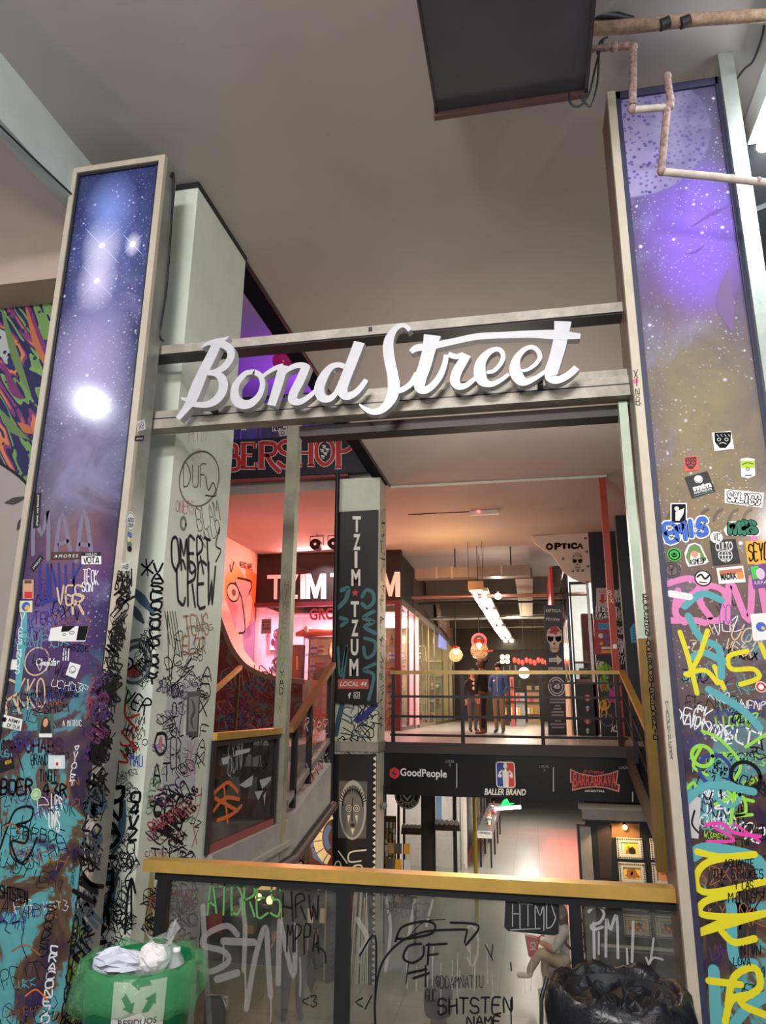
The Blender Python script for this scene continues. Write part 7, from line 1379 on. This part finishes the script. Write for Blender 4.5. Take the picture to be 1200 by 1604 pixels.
I_([(660, 1478), (640, 1482), (632, 1500), (646, 1508), (662, 1498), (664, 1482)], 3.4); I_([(672, 1478), (670, 1510)], 3.4); I_([(668, 1480), (700, 1478)], 3.2); I_([(670, 1496), (686, 1494)], 3); I_([(640, 1524), (668, 1518)], 3.6); I_([(648, 1532), (672, 1524)], 3.6); I_([(640, 1510), (636, 1540)], 1.6); I_([(667, 1512), (667, 1545)], 3)
I_([(698, 1440), (664, 1444), (640, 1468)], 1.4)
mb.hpx(Q, 'FIOLU', box4(580, 1398, 636, 1424), 1.6*px, lay(.003), M('smoke_ink', (80, 74, 72), .5)).hpx(Q, 'XAVEZ', box4(604, 1416, 676, 1436), 1.6*px, lay(.003), M('smoke_ink', (80, 74, 72), .5))
mb.hpx(Q, '@DDAMNATIU', box4(682, 1530, 758, 1548, -2), 1.1*px, lay(.003), INK, jit=.08).hpx(Q, 'GUC', box4(666, 1550, 684, 1568), 1.1*px, lay(.003), INK).hpx(Q, 'SHTSTEN', box4(684, 1564, 804, 1588, -2), 2.6*px, lay(.003), INK, jit=.1).hpx(Q, 'NAME', box4(730, 1592, 786, 1606), 2.4*px, lay(.003), INK).hpx(Q, '</', box4(556, 1560, 584, 1580), 2*px, lay(.003), INK, jit=.05)
I_([(800, 1508), (801, 1520)], 2); I_([(800, 1566), (801, 1604)], 2); I_([(760, 1480), (772, 1504)], 1.6); I_([(772, 1480), (770, 1500)], 1.6); put('graffiti', mb, panes[1], 'black arrow and handwriting')
mb = MB().qp(Q, [(792, 1406), (874, 1410), (876, 1414), (875, 1462), (868, 1465), (796, 1458), (790, 1452)], None, .004, VBLK); put('dark_patch', mb, panes[1], 'black patch')
mb = MB(); WS = M('chalk_scratch', (150, 150, 150), .6); mb.hpx(Q, 'HTMD', box4(800, 1414, 872, 1452, 2), 1.6*px, .0055, WS, jit=.2).spx(Q, [(800, 1456), (846, 1454)], 1.4*px, .0055, WS).spx(Q, [(812, 1414), (816, 1410), (818, 1416)], 1.4*px, .0055, WS); put('scratch_lettering', mb, panes[1])
mb = MB(); PALEG = film('pale_grey_smear', (190, 190, 188), .62, .7)
for pts, w_ in (([(922, 1428), (934, 1418), (946, 1430), (940, 1444), (926, 1450), (930, 1456), (944, 1452)], 4), ([(930, 1446), (931, 1500)], 4), ([(949, 1498), (950, 1440), (956, 1456), (966, 1434), (968, 1500)], 4), ([(938, 1460), (938, 1494)], 3), ([(982, 1486), (983, 1510)], 3), ([(990, 1506), (992, 1444)], 4), ([(1012, 1500), (1018, 1508), (1024, 1470)], 3), ([(1016, 1510), (1024, 1500), (1038, 1503)], 3), ([(912, 1478), (916, 1500)], 2.5)): E_(pts, w_, PALEG)
for i in range(5): mb.ring(Q, *Q.q(906+i*3, 1420+i*22), 2.5*px, 1.4*px, .003, INK, ry=3.5*px)
put('graffiti', mb, panes[2], 'pale grey dripping letters')
# ------------------------------------------------------------------ green recycling bin
class Cy:
    def __init__(s, c, r): s.c, s.r, s.U = c, r, Vector((1, 0, 0))
    def w(s, u, v, d=0):
        a = u/s.r; return Vector((s.c[0]+(s.r+d)*math.sin(a), s.c[1]-(s.r+d)*math.cos(a), s.c[2]+v))
gb = aY(222, 1502, 3.22); bx, by, bz = gb.x, gb.y, gb.z
GRN = M('bin_green', (0, 104, 58), .35); t = thing('recycling_bin', 'green recycling bin with a clear green bag folded over its rim beside the blue pillar', 'bin', (bx, by, 0))
RT_ = .255
put('body', MB().lathe((bx, by, 0), [(0, 0), (.17, 0), (.19, .02), (RT_-.03, bz-.03), (RT_-.03, bz), (RT_-.05, bz), (RT_-.06, bz-.15), (.17, .1), (0, .1)], GRN, 36), t)
LINER = film('green_liner', (96, 176, 116), .36, .2)
wb = lambda i, j, r, z: (r*(1+.025*math.sin(j*1.7+i*.8)+.02*math.sin(j*.9+i)), z+.014*math.sin(j*1.3+i)+(.02*math.sin(j*.35+1) if i > 3 else 0))
put('bag_liner', MB().lathe((bx, by, 0), [(RT_-.09, bz-.2), (RT_-.07, bz-.06), (RT_-.04, bz+.004), (RT_-.005, bz+.012), (RT_+.012, bz-.03), (RT_+.028, bz-.09), (RT_+.026, bz-.135), (RT_+.008, bz-.14)], LINER, 48, True, wb), t, 'translucent green bag')
cyl = Cy((bx, by, 0), RT_-.022); PAPL = M('label_white', (214, 208, 200), .5); cu = .118
nl = 10; mb = MB()
for i in range(nl):
    u0, u1 = cu-.105+.21*i/nl, cu-.105+.21*(i+1)/nl; mb.add([cyl.w(u0, bz-.36, .001-.012), cyl.w(u1, bz-.36, .001-.012), cyl.w(u1, bz-.012, .003), cyl.w(u0, bz-.012, .003)], [(0, 1, 2, 3)], PAPL)
lbl = put('label', mb, t, 'white label'); mb = MB(); LG = M('label_green', (38, 92, 62), .5)
def cur(pts, d=.006): mb.add([cyl.w(cu+x, bz+z, d-.012*max(0, min(1, (-z-.045)/.3))) for x, z in pts], [list(range(len(pts)))], LG)
cc = -.066
for k in range(3):
    g = math.radians(90-120*k)
    def rt(x, y, g=g): return (x*math.cos(g)-y*math.sin(g), cc+x*math.sin(g)+y*math.cos(g))
    q8 = lambda *L: [rt(a*.84, b*.84) for a, b in L]
    cur(q8((.045, -.045), (.072, -.03), (.072, .005), (.043, .005))); cur(q8((.028, .004), (.086, .004), (.058, .045))); cur(q8((.046, -.05), (.073, -.034), (.05, -.012)))
for s_, z0q, z1q, hw in (('RESIDUOS', -.168, -.146, .075), ('RECICLABLES', -.206, -.184, .085)): mb.text(cyl, s_, [(cu-hw, bz+z1q), (cu+hw, bz+z1q), (cu+hw, bz+z0q), (cu-hw, bz+z0q)], -.002, M('label_ink', (50, 56, 54), .5), bold=.01)
put('recycling_mark', mb, lbl)
# rubbish in the bin
def crumple(c, r, m, s=(1, 1, 1), seed=1, n=16, k=10):
    rr_ = random.Random(seed); mb = MB(); mb.ball(c, r, m, *s, n, k); V = mb.v
    mb.v = [tuple(c[i]+(v[i]-c[i])*(1+rr_.uniform(-.22, .22)) for i in range(3)) for v in V]; mb.sm = [False]*len(mb.sm); return mb
solo('paper_wad', crumple((bx-.09, by-.04, bz-.005), .10, M('paper_pale', (206, 208, 222), .6), (1.1, .8, .5), 4), 'crumpled pale paper lying in the green bin, nearer its left rim', 'paper')
solo('paper_wad', crumple((bx+.06, by-.02, bz+.015), .06, M('paper_white', (226, 222, 218), .6), (1, .9, .9), 9), 'small crumpled white paper inside the clear bag in the green bin', 'paper')
CLR = film('clear_bag', (224, 226, 226), .26, .12)
mb = MB(); rr_ = random.Random(3); mb.lathe((bx+.07, by+.02, bz-.10), [(.09, 0), (.105, .06), (.09, .11), (.065, .145), (.04, .17), (.07, .20)], CLR, 18, True, lambda i, j, r, z: (r*(1+rr_.uniform(-.2, .2)), z+rr_.uniform(-.01, .01)+(.04*math.sin(j*.7) if i > 4 else 0))); mb.sm = [False]*len(mb.sm)
solo('plastic_bag', mb, 'clear plastic bag sticking up out of the green bin', 'bag')
t = thing('plastic_bottle', 'clear plastic bottle standing in the green bin', 'bottle', (bx+.16, by+.0, bz-.13)); put('body', MB().lathe((bx+.16, by, bz-.13), [(0, 0), (.03, 0), (.032, .02), (.03, .06), (.032, .1), (.028, .13), (.014, .155), (.014, .17)], CLR, 14), t); put('cap', MB().lathe((bx+.16, by, bz+.04), [(.016, 0), (.016, .015), (0, .015)], PAPER, 12), t)
# ------------------------------------------------------------------ black bin
bb = aY(968, 1546, 3.25); bx, by, bz = bb.x, bb.y, bb.z; t = thing('litter_bin', 'dark litter bin covered by a black bag beside the violet pillar', 'bin', (bx, by, 0)); R2 = .245
put('body', MB().lathe((bx, by, 0), [(0, 0), (.19, 0), (.20, .02), (R2-.02, bz-.02), (R2-.04, bz-.02), (.18, .05), (0, .05)], M('bin_black', (22, 22, 24), .45), 30), t)
PL = NT('black_plastic_bag'); PL.bump(PL.noise(PL.pos(), 13, 3, 2.0), .45, .015); PLB = PL.fin(lin((18, 18, 24))+(1,), .36)
rr_ = random.Random(5); fold = [rr_.uniform(-.012, .012) for _ in range(60)]
wb2 = lambda i, j, r, z: (r*(1+fold[j]*.8+.02*math.sin(j*2.1+i*1.3)), z+fold[(j*3) % 60]*.5+.012*math.sin(j*.8+i))
put('bag', MB().lathe((bx, by, 0), [(.02, bz-.09), (.06, bz-.05), (.10, bz-.10), (.15, bz-.06), (.19, bz-.07), (R2-.025, bz-.005), (R2-.005, bz+.012), (R2+.02, bz-.02), (R2+.034, bz-.09), (R2+.02, bz-.16), (R2+.01, bz-.21)], PLB, 60, True, wb2), t, 'wrinkled black bag')
put('stand_loop', MB().tube([(bx-R2-.02, by-.02, bz+.02), (bx-R2-.045, by-.06, bz-.04), (bx-R2-.05, by-.06, bz-.15), (bx-R2+.02, by-.08, bz-.17)], .008, CHAR, 8), t)
# ------------------------------------------------------------------ air handling unit and pipes under the ceiling
zU = 4.93; A, B_, C2, D2 = aZ(668, 0, zU), aZ(926, 0, zU), aZ(914, 148, zU), aZ(684, 168, zU)
ax0, ax1, ay1 = D2.x, C2.x, (C2.y+D2.y)/2; UN = M('unit_grey', (62, 62, 70), .5, .2, .12, 4)
t = thing('air_unit', 'dark hanging air handling unit under the ceiling at the top of the passage', 'air conditioner', ((ax0+ax1)/2, ay1-.6, zU))
put('casing', MB().box(ax0, ax1, ay1-1.5, ay1, zU, 5.28, UN), t); put('edge_lip', MB().box(ax0-.02, ax1+.02, ay1, ay1+.03, zU-.03, zU+.05, M('rusty_lip', (74, 48, 44), .6)), t, 'rusty edge lip')
put('side_lip', MB().box(ax1, ax1+.02, ay1-1.5, ay1, zU-.02, zU+.09, M('unit_dark', (36, 34, 38), .5)), t); put('side_lip', MB().box(ax0-.012, ax0, ay1-1.5, ay1, zU-.012, zU+.05, M('unit_dark', (36, 34, 38), .5)), t)
put('hanger', MB().box(ax0+.1, ax0+.13, ay1-.3, ay1-.27, 5.28, 5.35, CHAR).box(ax1-.13, ax1-.1, ay1-.3, ay1-.27, 5.28, 5.35, CHAR), t)
RUST = M('flaking_pipe', (132, 106, 100), .65, .1, .65, 45); WPIPE = M('cream_pipe', (182, 172, 160), .5, 0, .25, 16); PY = 3.2
W_ = lambda x, y, Y=PY: tuple(aY(x, y, Y))
t = thing('water_pipe', 'flaking cream pipe with elbows running from the air unit across the violet pillar', 'pipe', W_(990, 170))
put('run', MB().tube([W_(918, 78), W_(985, 72), W_(992, 78), W_(991, 165)], .020, RUST, 10), t); put('run', MB().tube([W_(991, 172), W_(1045, 168)], .018, WPIPE, 10), t)
put('run', MB().tube([W_(1044, 118), W_(1051, 160), W_(1045, 172), W_(1036, 266)], .019, RUST, 10), t); put('run', MB().tube([W_(1036, 269), W_(1120, 277), W_(1230, 290)], .019, WPIPE, 10), t)
for x, y, r_ in ((992, 74, .030), (991, 171, .030), (1048, 166, .032), (1045, 120, .028), (1037, 268, .030), (962, 74, .034), (1188, 284, .026)): put('fitting', MB().ball(W_(x, y), r_*.82, M('pipe_fitting', (140, 116, 106), .65, 0, .5, 45), n=12, k=8), t)
TAPE = M('insulation_wrap', (142, 118, 98), .8, 0, .4, 26, .4, 60)
t = thing('insulated_pipe', 'thick tape wrapped pipe leaving the air unit towards the side', 'pipe', W_(1000, 45))
put('wrap', MB().tube([W_(925, 46), W_(980, 42), W_(1040, 36), W_(1100, 30), W_(1240, 22)], [.034, .037, .034, .032, .032], TAPE, 12), t); put('black_sleeve', MB().tube([W_(925, 24), W_(960, 26), W_(992, 31)], [.03, .03, .018], VBLK, 10), t)
mb = MB()
for x, y in ((1040, 36), (1072, 33)): mb.tube([W_(x-6, y+4, PY-.012), W_(x+8, y-2, PY-.012)], .030, VBLK, 10)
put('tape_patch', mb, t)
t = thing('power_cable', 'looped black cables drooping from the corner of the air unit', 'cable', W_(915, 100))
for pts in ([(938, 85), (936, 130), (926, 165), (916, 160), (908, 150)], [(946, 60), (934, 100), (922, 150), (905, 167), (893, 160), (892, 145)], [(952, 58), (940, 66), (936, 85)]): put('loop', MB().tube(cr([W_(*p) for p in pts], 6), .006, VBLK, 6), t)
solo('wall_cable', MB().tube(cr([aZ(1154, 124, 5.34), aZ(1166, 108, 5.34), aZ(1180, 95, 5.34), aZ(1193, 60, 5.34), aZ(1197, 40, 5.34)], 5), .006, CHAR, 6), 'thin cable curling over the ceiling beside the metal edge post', 'cable')
# side tube fixture and dark recess right of the violet pillar
e_ = aZ(1178, 236, 5.12); fx = e_.x
t = thing('side_light', 'bright fluorescent batten beside the violet pillar at the ceiling', 'light', (fx, e_.y-.6, 5.12))
put('tray', MB().box(fx-.02, fx+.26, e_.y-1.3, e_.y+.04, 5.17, 5.345, M('batten_white', (200, 204, 206), .4)), t); put('tube', MB().tube([(fx+.06, e_.y-1.25, 5.13), (fx+.06, e_.y, 5.13)], .035, M('cold_tube', (240, 250, 255), .4, emit=26), 10), t); put('tube', MB().tube([(fx+.18, e_.y-1.25, 5.13), (fx+.18, e_.y, 5.13)], .035, M('cold_tube', (240, 250, 255), .4, emit=26), 10), t)
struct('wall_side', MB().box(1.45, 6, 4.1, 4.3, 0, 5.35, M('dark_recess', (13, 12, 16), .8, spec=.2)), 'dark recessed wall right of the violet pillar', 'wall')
solo('pierced_strap', MB().bar(aY(1176, 332, 3.8), aY(1240, 306, 3.8), .012, .03, CHAR), 'perforated metal strap on the dark wall beside the metal edge post', 'strap')
pc = aX(262, 275, -2.28); solo('casing_cable', MB().tube(cr([tuple(aX(x, y, xr+.008)) for x, y in ((268, 276), (272, 284), (262, 440), (251, 520), (256, 534))], 5), .007, BLACK, 6), 'black cable running down the back edge of the blue pillar casing', 'cable')
# ------------------------------------------------------------------ people
SKIN = M('skin', (206, 150, 122), .55); HAIRB = M('dark_hair', (34, 26, 24), .6); HAIRN = M('brown_hair', (70, 44, 30), .6)
def body(name, parent, J, E, mats, sub=2):
    """J: name -> (x, y, z, radius, material key); E: edges; one skinned surface"""
    nm = list(J); me = bpy.data.meshes.new(name); me.from_pydata([J[n][:3] for n in nm], [(nm.index(a), nm.index(b)) for a, b in E], [])
    o = bpy.data.objects.new(name, me); COL.objects.link(o); sk = o.modifiers.new('skin', 'SKIN'); sk.use_smooth_shade = True
    for i, n in enumerate(nm):
        r = J[n][3]; sv = me.skin_vertices[0].data[i]; sv.radius = r if isinstance(r, tuple) else (r, r); sv.use_root = (n == 'pelvis')
    ss = o.modifiers.new('sub', 'SUBSURF'); ss.levels = ss.render_levels = sub
    dg = bpy.context.evaluated_depsgraph_get(); m2 = bpy.data.meshes.new_from_object(o.evaluated_get(dg)); bpy.data.objects.remove(o); bpy.data.meshes.remove(me)
    keys = list(mats); m2.materials.clear()
    for k in keys: m2.materials.append(mats[k])
    P3 = [Vector(J[n][:3]) for n in nm]; segs = [(P3[nm.index(a)], P3[nm.index(b)], J[b][4]) for a, b in E]
    for p in m2.polygons:
        c = p.center; best = 9e9; kk = keys[0]
        for a, b, k in segs:
            ab = b-a; tt = max(0, min(1, (c-a).dot(ab)/max(ab.dot(ab), 1e-9))); d = (a+ab*tt-c).length_squared
            if d < best: best, kk = d, k
        p.material_index = keys.index(kk); p.use_smooth = True
    org = ORG[parent.name]
    for v in m2.vertices: v.co -= org
    q = bpy.data.objects.new(name, m2); COL.objects.link(q); q.parent = parent; ORG[q.name] = org; return q
def hand(J, E, tag, wrist, d, side, s, key='skin'):
    """palm and five fingers growing from the wrist joint along direction d"""
    d = Vector(d).normalized(); sd = Vector(side).normalized(); w = Vector(J[wrist][:3]); pm = w+d*.055*s; J[tag+'palm'] = (*pm, (.034*s, .018*s), key); E.append((wrist, tag+'palm'))
    cv = d.cross(sd)*.35
    for i, (o_, l) in enumerate(((-.03, .07), (-.01, .08), (.011, .075), (.03, .058))):
        a = pm+d*.035*s+sd*o_*s; b = a+(d*l*.5+cv*.02)*s; c = b+(d*l*.45+cv*.06)*s
        for n, q, r in (('a', a, .0095), ('b', b, .0088), ('c', c, .0072)): J['%sf%d%s' % (tag, i, n)] = (*q, r*s, key)
        E += [(tag+'palm', '%sf%da' % (tag, i)), ('%sf%da' % (tag, i), '%sf%db' % (tag, i)), ('%sf%db' % (tag, i), '%sf%dc' % (tag, i))]
    a = w+d*.03*s-sd*.036*s; b = a+(d*.03-sd*.014)*s; c = b+d*.028*s
    for n, q, r in (('a', a, .012), ('b', b, .0105), ('c', c, .0085)): J[tag+'t'+n] = (*q, r*s, key)
    E += [(wrist, tag+'ta'), (tag+'ta', tag+'tb'), (tag+'tb', tag+'tc')]
def headparts(t, c, s, f, hair, hairmat, capmat=None):
    """hair, eyes, nose, mouth and ears about head centre c; f is the facing direction"""
    f = Vector(f).normalized(); r_ = Vector((f.y, -f.x, 0)); c = Vector(c); W = lambda a, b, z: c+(r_*a+f*b+Vector((0, 0, z)))*s
    mb = MB(); n, k = 18, 10; vs = []
    for i in range(k+1):
        a = math.pi*.64*i/k
        for j in range(n):
            g = 2*math.pi*j/n; fr = max(0, math.cos(g)); zz = math.cos(a)
            if fr > .3: a2 = min(a, math.pi*.40)
            else: a2 = a
            vs.append(W(.092*math.sin(a2)*math.sin(g), .108*math.sin(a2)*math.cos(g)-.006, .128*math.cos(a2)+.008-hair*(1-fr)*max(0, (i/k-.75))*4*.25))
    mb.add(vs, [(i*n+j, i*n+(j+1) % n, (i+1)*n+(j+1) % n, (i+1)*n+j) for i in range(k) for j in range(n)], hairmat, True); put('hair', mb, t)
    mb = MB()
    for sg in (-1, 1): mb.ball(W(sg*.032, .088, .006), .012*s, PAPER, n=8, k=6).ball(W(sg*.032, .096, .006), .006*s, INK, n=8, k=6)
    put('eyes', mb, t); mb = MB().tube([W(0, .094, .01), W(0, .112, -.028), W(0, .1, -.034)], [.008*s, .014*s, .01*s], SKIN, 8); put('nose', mb, t)
    put('mouth', MB().tube([W(-.022, .09, -.062), W(0, .097, -.06), W(.022, .09, -.062)], .005*s, M('lips', (150, 80, 74), .5), 6), t)
    for sg in (-1, 1): put('ear', MB().ball(W(sg*.084, -.004, -.008), .024*s, SKIN, .5, .8, 1.2, 10, 6), t)
def standing(x, y, z0, H, ang, label, shirt, pants, shoes, hairmat, hair=.1, lean=0, armpose=((.02, -.02), (.02, .02)), pocket=False, spread=.085, backside=None):
    s = H/1.74; g = math.radians(ang); f = Vector((math.sin(g), -math.cos(g), 0)); r_ = Vector((f.y, -f.x, 0))
    t = thing('person', label, 'person', (x, y, z0)); B = Vector((x, y, z0)); W = lambda a, b, z: tuple(B+(r_*a+f*b)*s+Vector((0, 0, z*s)))
    J, E = {}, []
    def add(n, p, r, k, par=None): J[n] = (*p, tuple(v*s for v in r) if isinstance(r, tuple) else r*s, k); par and E.append((par, n))
    add('pelvis', W(0, 0, .93), (.155, .115), 'pants'); add('waist', W(0, .0, 1.06), (.15, .105), 'shirt', 'pelvis'); add('chest', W(0, lean*.5, 1.28), (.175, .12), 'shirt', 'waist'); add('collar', W(0, lean*.8, 1.43), (.12, .085), 'shirt', 'chest'); add('neck', W(0, lean, 1.50), .055, 'skin', 'collar'); add('chin', W(0, lean+.02, 1.58), (.068, .075), 'skin', 'neck'); add('skull', W(0, lean+.012, 1.67), (.082, .095), 'skin', 'chin')
    for i, sg in enumerate((-1, 1)):
        L = 'lr'[i]; ap = armpose[i]
        add(L+'sh', W(sg*.18, lean*.8, 1.40), .072, 'shirt', 'collar'); add(L+'el', W(sg*.25, ap[0], 1.13), .052, 'shirt', L+'sh'); add(L+'wr', W(sg*(.19 if pocket else .25), ap[1]+.04, .90 if not pocket else 1.06), .036, 'shirt', L+'el')
        hand(J, E, L, L+'wr', (r_*(-sg*.5)+f*.2+Vector((0, 0, -1))) if pocket else (f*.12+Vector((0, 0, -1))), f*1.0, s*(.8 if pocket else 1), 'shirt' if pocket else 'skin')
        add(L+'hip', W(sg*.085, 0, .88), .105, 'pants', 'pelvis'); add(L+'kn', W(sg*spread, .015, .48), .072, 'pants', L+'hip'); add(L+'an', W(sg*spread, -.01, .10), .052, 'pants', L+'kn'); add(L+'heel', W(sg*spread, -.03, .045), .042, 'shoe', L+'an'); add(L+'toe', W(sg*(spread+.02), .17, .035), (.045, .032), 'shoe', L+'heel')
    body('body', t, J, E, {'shirt': shirt, 'pants': pants, 'shoe': shoes, 'skin': SKIN})
    headparts(t, W(0, lean+.012, 1.645), s*1.04, f, hair, hairmat); return t, W, s, f, r_
z0 = 1.22
BRJ = M('brown_jacket', (40, 32, 30), .8); BRP = M('brown_trousers', (108, 88, 72), .8); DKP = M('grey_trousers', (96, 92, 92), .7); NVT = M('navy_top', (30, 28, 42), .7); BLH = M('blue_hoodie', (62, 92, 150), .7); KHP = M('khaki_trousers', (132, 120, 98), .7); BLS = M('blue_shoes', (50, 120, 180), .5); DKS = M('dark_shoes', (40, 34, 32), .5); TANS = M('tan_boots', (130, 104, 80), .6)
p = aZ(757, 1150, z0); hA = aY(760, 1033, p.y).z-z0
t, W, s, f, r_ = standing(p.x, p.y, z0, hA, 245, 'person with tied hair in a brown jacket and brown trousers, standing at the upper railing', BRJ, BRP, TANS, HAIRN, .3)
put('hair_bun', MB().ball(W(0, -.12, 1.70), .06*s, HAIRB), t)
put('dark_panel', MB().tube([W(-.08, -.07, .90), W(-.08, -.06, .5), W(-.08, -.05, .14)], [.075*s, .06*s, .06*s], M('black_cloth', (26, 24, 28), .7), 10), t)
p = aZ(783, 1148, z0); hB = aY(785, 1040, p.y+.1).z-z0
t, W, s, f, r_ = standing(p.x, p.y+.1, z0, hB, -12, 'person in a blue zipped hoodie, khaki trousers and bright blue shoes, hands in pockets', BLH, KHP, BLS, HAIRB, .1, .0, ((-.02, .08), (-.02, .08)), True)
put('zip', MB().tube([W(0, .135, 1.02), W(0, .135, 1.2), W(0, .125, 1.4)], .006*s, PAPER, 6), t); put('chest_badge', MB().ball(W(.085, .122, 1.30), .032*s, PAPER, 1, .3, 1), t); put('hood', MB().tube([W(-.1, .02, 1.44), W(-.08, -.09, 1.47), W(.08, -.09, 1.47), W(.1, .02, 1.44)], .045*s, BLH, 10), t)
p = aZ(740, 1147, z0); hC = aY(740, 1050, p.y+.25).z-z0
t, W, s, f, r_ = standing(p.x, p.y+.25, z0, hC, 25, 'person in a navy top with white discs and grey trousers, partly behind the brown jacket', NVT, DKP, DKS, HAIRB, .1, .0, ((.0, .1), (.0, .1)))
for z, a in ((1.36, .05), (1.22, .055)): put('print_disc', MB().ball(W(-.01, .125, z), a*s, PAPER, 1, .25, .9), t)
# seated person with a red bag
zL = -1.9; hp = aY(882, 1506, 10.95); t = thing('person', 'seated person in a pale jacket, beige trousers and white trainers with a red bag', 'person', (hp.x, hp.y, zL))
WJ = M('pale_jacket', (204, 204, 208), .7); BEI = M('beige_trousers', (190, 172, 144), .7); TRN = M('white_trainers', (226, 226, 226), .5)
YS_ = 10.95; q = lambda x, y, dy=0: tuple(aY(x, y, YS_+dy)); J, E = {}, []
def add(n, p, r, k, par=None): J[n] = (*p, r, k); par and E.append((par, n))
add('pelvis', q(884, 1506), (.16, .13), 'pants'); add('waist', q(889, 1492), (.15, .12), 'shirt', 'pelvis'); add('chest', q(888, 1472), (.17, .13), 'shirt', 'waist'); add('collar', q(884, 1456), (.12, .09), 'shirt', 'chest'); add('neck', q(881, 1448), .055, 'skin', 'collar'); add('chin', q(877, 1441), (.07, .08), 'skin', 'neck'); add('skull', q(876, 1431), (.085, .10), 'skin', 'chin')
for L, dy in (('l', -.17), ('r', .17)):
    add(L+'sh', q(884, 1459, dy), .07, 'shirt', 'collar'); add(L+'el', q(868, 1488, dy*1.2), .055, 'shirt', L+'sh'); add(L+'wr', q(849, 1476, dy*.5), .036, 'skin', L+'el'); hand(J, E, L, L+'wr', (-1, 0, .12), (0, 1, 0), 1.0)
add('lhip', q(880, 1508, -.1), .10, 'pants', 'pelvis'); add('lkn', q(846, 1490, -.12), .078, 'pants', 'lhip'); add('lan', q(829, 1522, -.08), .05, 'pants', 'lkn'); add('lheel', q(831, 1528, -.08), .045, 'shoe', 'lan'); add('ltoe', q(809, 1527, -.08), .036, 'shoe', 'lheel')
add('rhip', q(880, 1508, .1), .10, 'pants', 'pelvis'); add('rkn', q(852, 1504, .1), .078, 'pants', 'rhip'); add('ran', q(858, 1543, .06), .05, 'pants', 'rkn'); add('rheel', q(861, 1551, .06), .045, 'shoe', 'ran'); add('rtoe', q(842, 1553, .06), .036, 'shoe', 'rheel')
body('body', t, J, E, {'shirt': WJ, 'pants': BEI, 'shoe': TRN, 'skin': SKIN}); headparts(t, q(876, 1433), 1.04, (-.9, -.25, 0), .5, HAIRN)
put('strap', MB().tube([q(884, 1460, -.19), q(886, 1478, -.17), q(894, 1486, -.13)], .018, VBLK, 6), t)
t = thing('shopping_bag', 'red paper bag held by the seated person', 'bag', q(833, 1500)); RB = M('red_bag', (200, 44, 48), .5); bgp = YP(YS_-.14)
put('body', MB().qp(bgp, [(822, 1466), (846, 1471), (842, 1490), (831, 1500), (828, 1498)], -.1, 0, RB), t); mb = MB().ring(bgp, *bgp.q(835, 1480), .03, .012, .003, PAPER).qp(bgp, box4(830, 1486, 840, 1488), None, .003, PAPER); put('print', mb, t); put('handle', MB().tube([q(843, 1471, -.14), q(848, 1465, -.12), q(853, 1466, -.1)], .01, RB, 6), t)
bz_ = q(884, 1517)[2]; t = thing('bench', 'low dark bench under the seated person', 'bench', (hp.x+.1, YS_, zL)); put('seat', MB().box(hp.x-.18, hp.x+.55, YS_-.25, YS_+.25, bz_-.10, bz_-.05, VBLK), t)
for x in (hp.x-.14, hp.x+.47):
    for y in (YS_-.22, YS_+.18): put('leg', MB().box(x, x+.04, y, y+.04, zL, bz_-.06, VBLK), t)
# person on the lower floor right behind the front glass, and one sitting far under the landing
hd = aY(686, 1572, 5.6); t, W, s, f, r_ = standing(hd.x, 5.6, zL, (hd.z+.12)-zL, 165, 'person with short dark hair and a red collar low behind the scrawled front glass', M('black_red_top', (44, 26, 28), .7), DKP, DKS, M('greying_hair', (58, 52, 52), .7), .12)
put('collar', MB().tube([W(-.1, .03, 1.47), W(-.06, -.08, 1.5), W(.06, -.08, 1.5), W(.1, .03, 1.47)], .02*s, VRED, 8), t)
hd = aY(466, 1350, 9.6); t, W, s, f, r_ = standing(hd.x, 9.6, zL, max(1.1, hd.z+.10-zL), 20, 'small figure with brown hair and a pale collar under the landing, beside the wheel sign', M('dark_coat', (46, 36, 32), .7), DKP, DKS, HAIRN, .4)
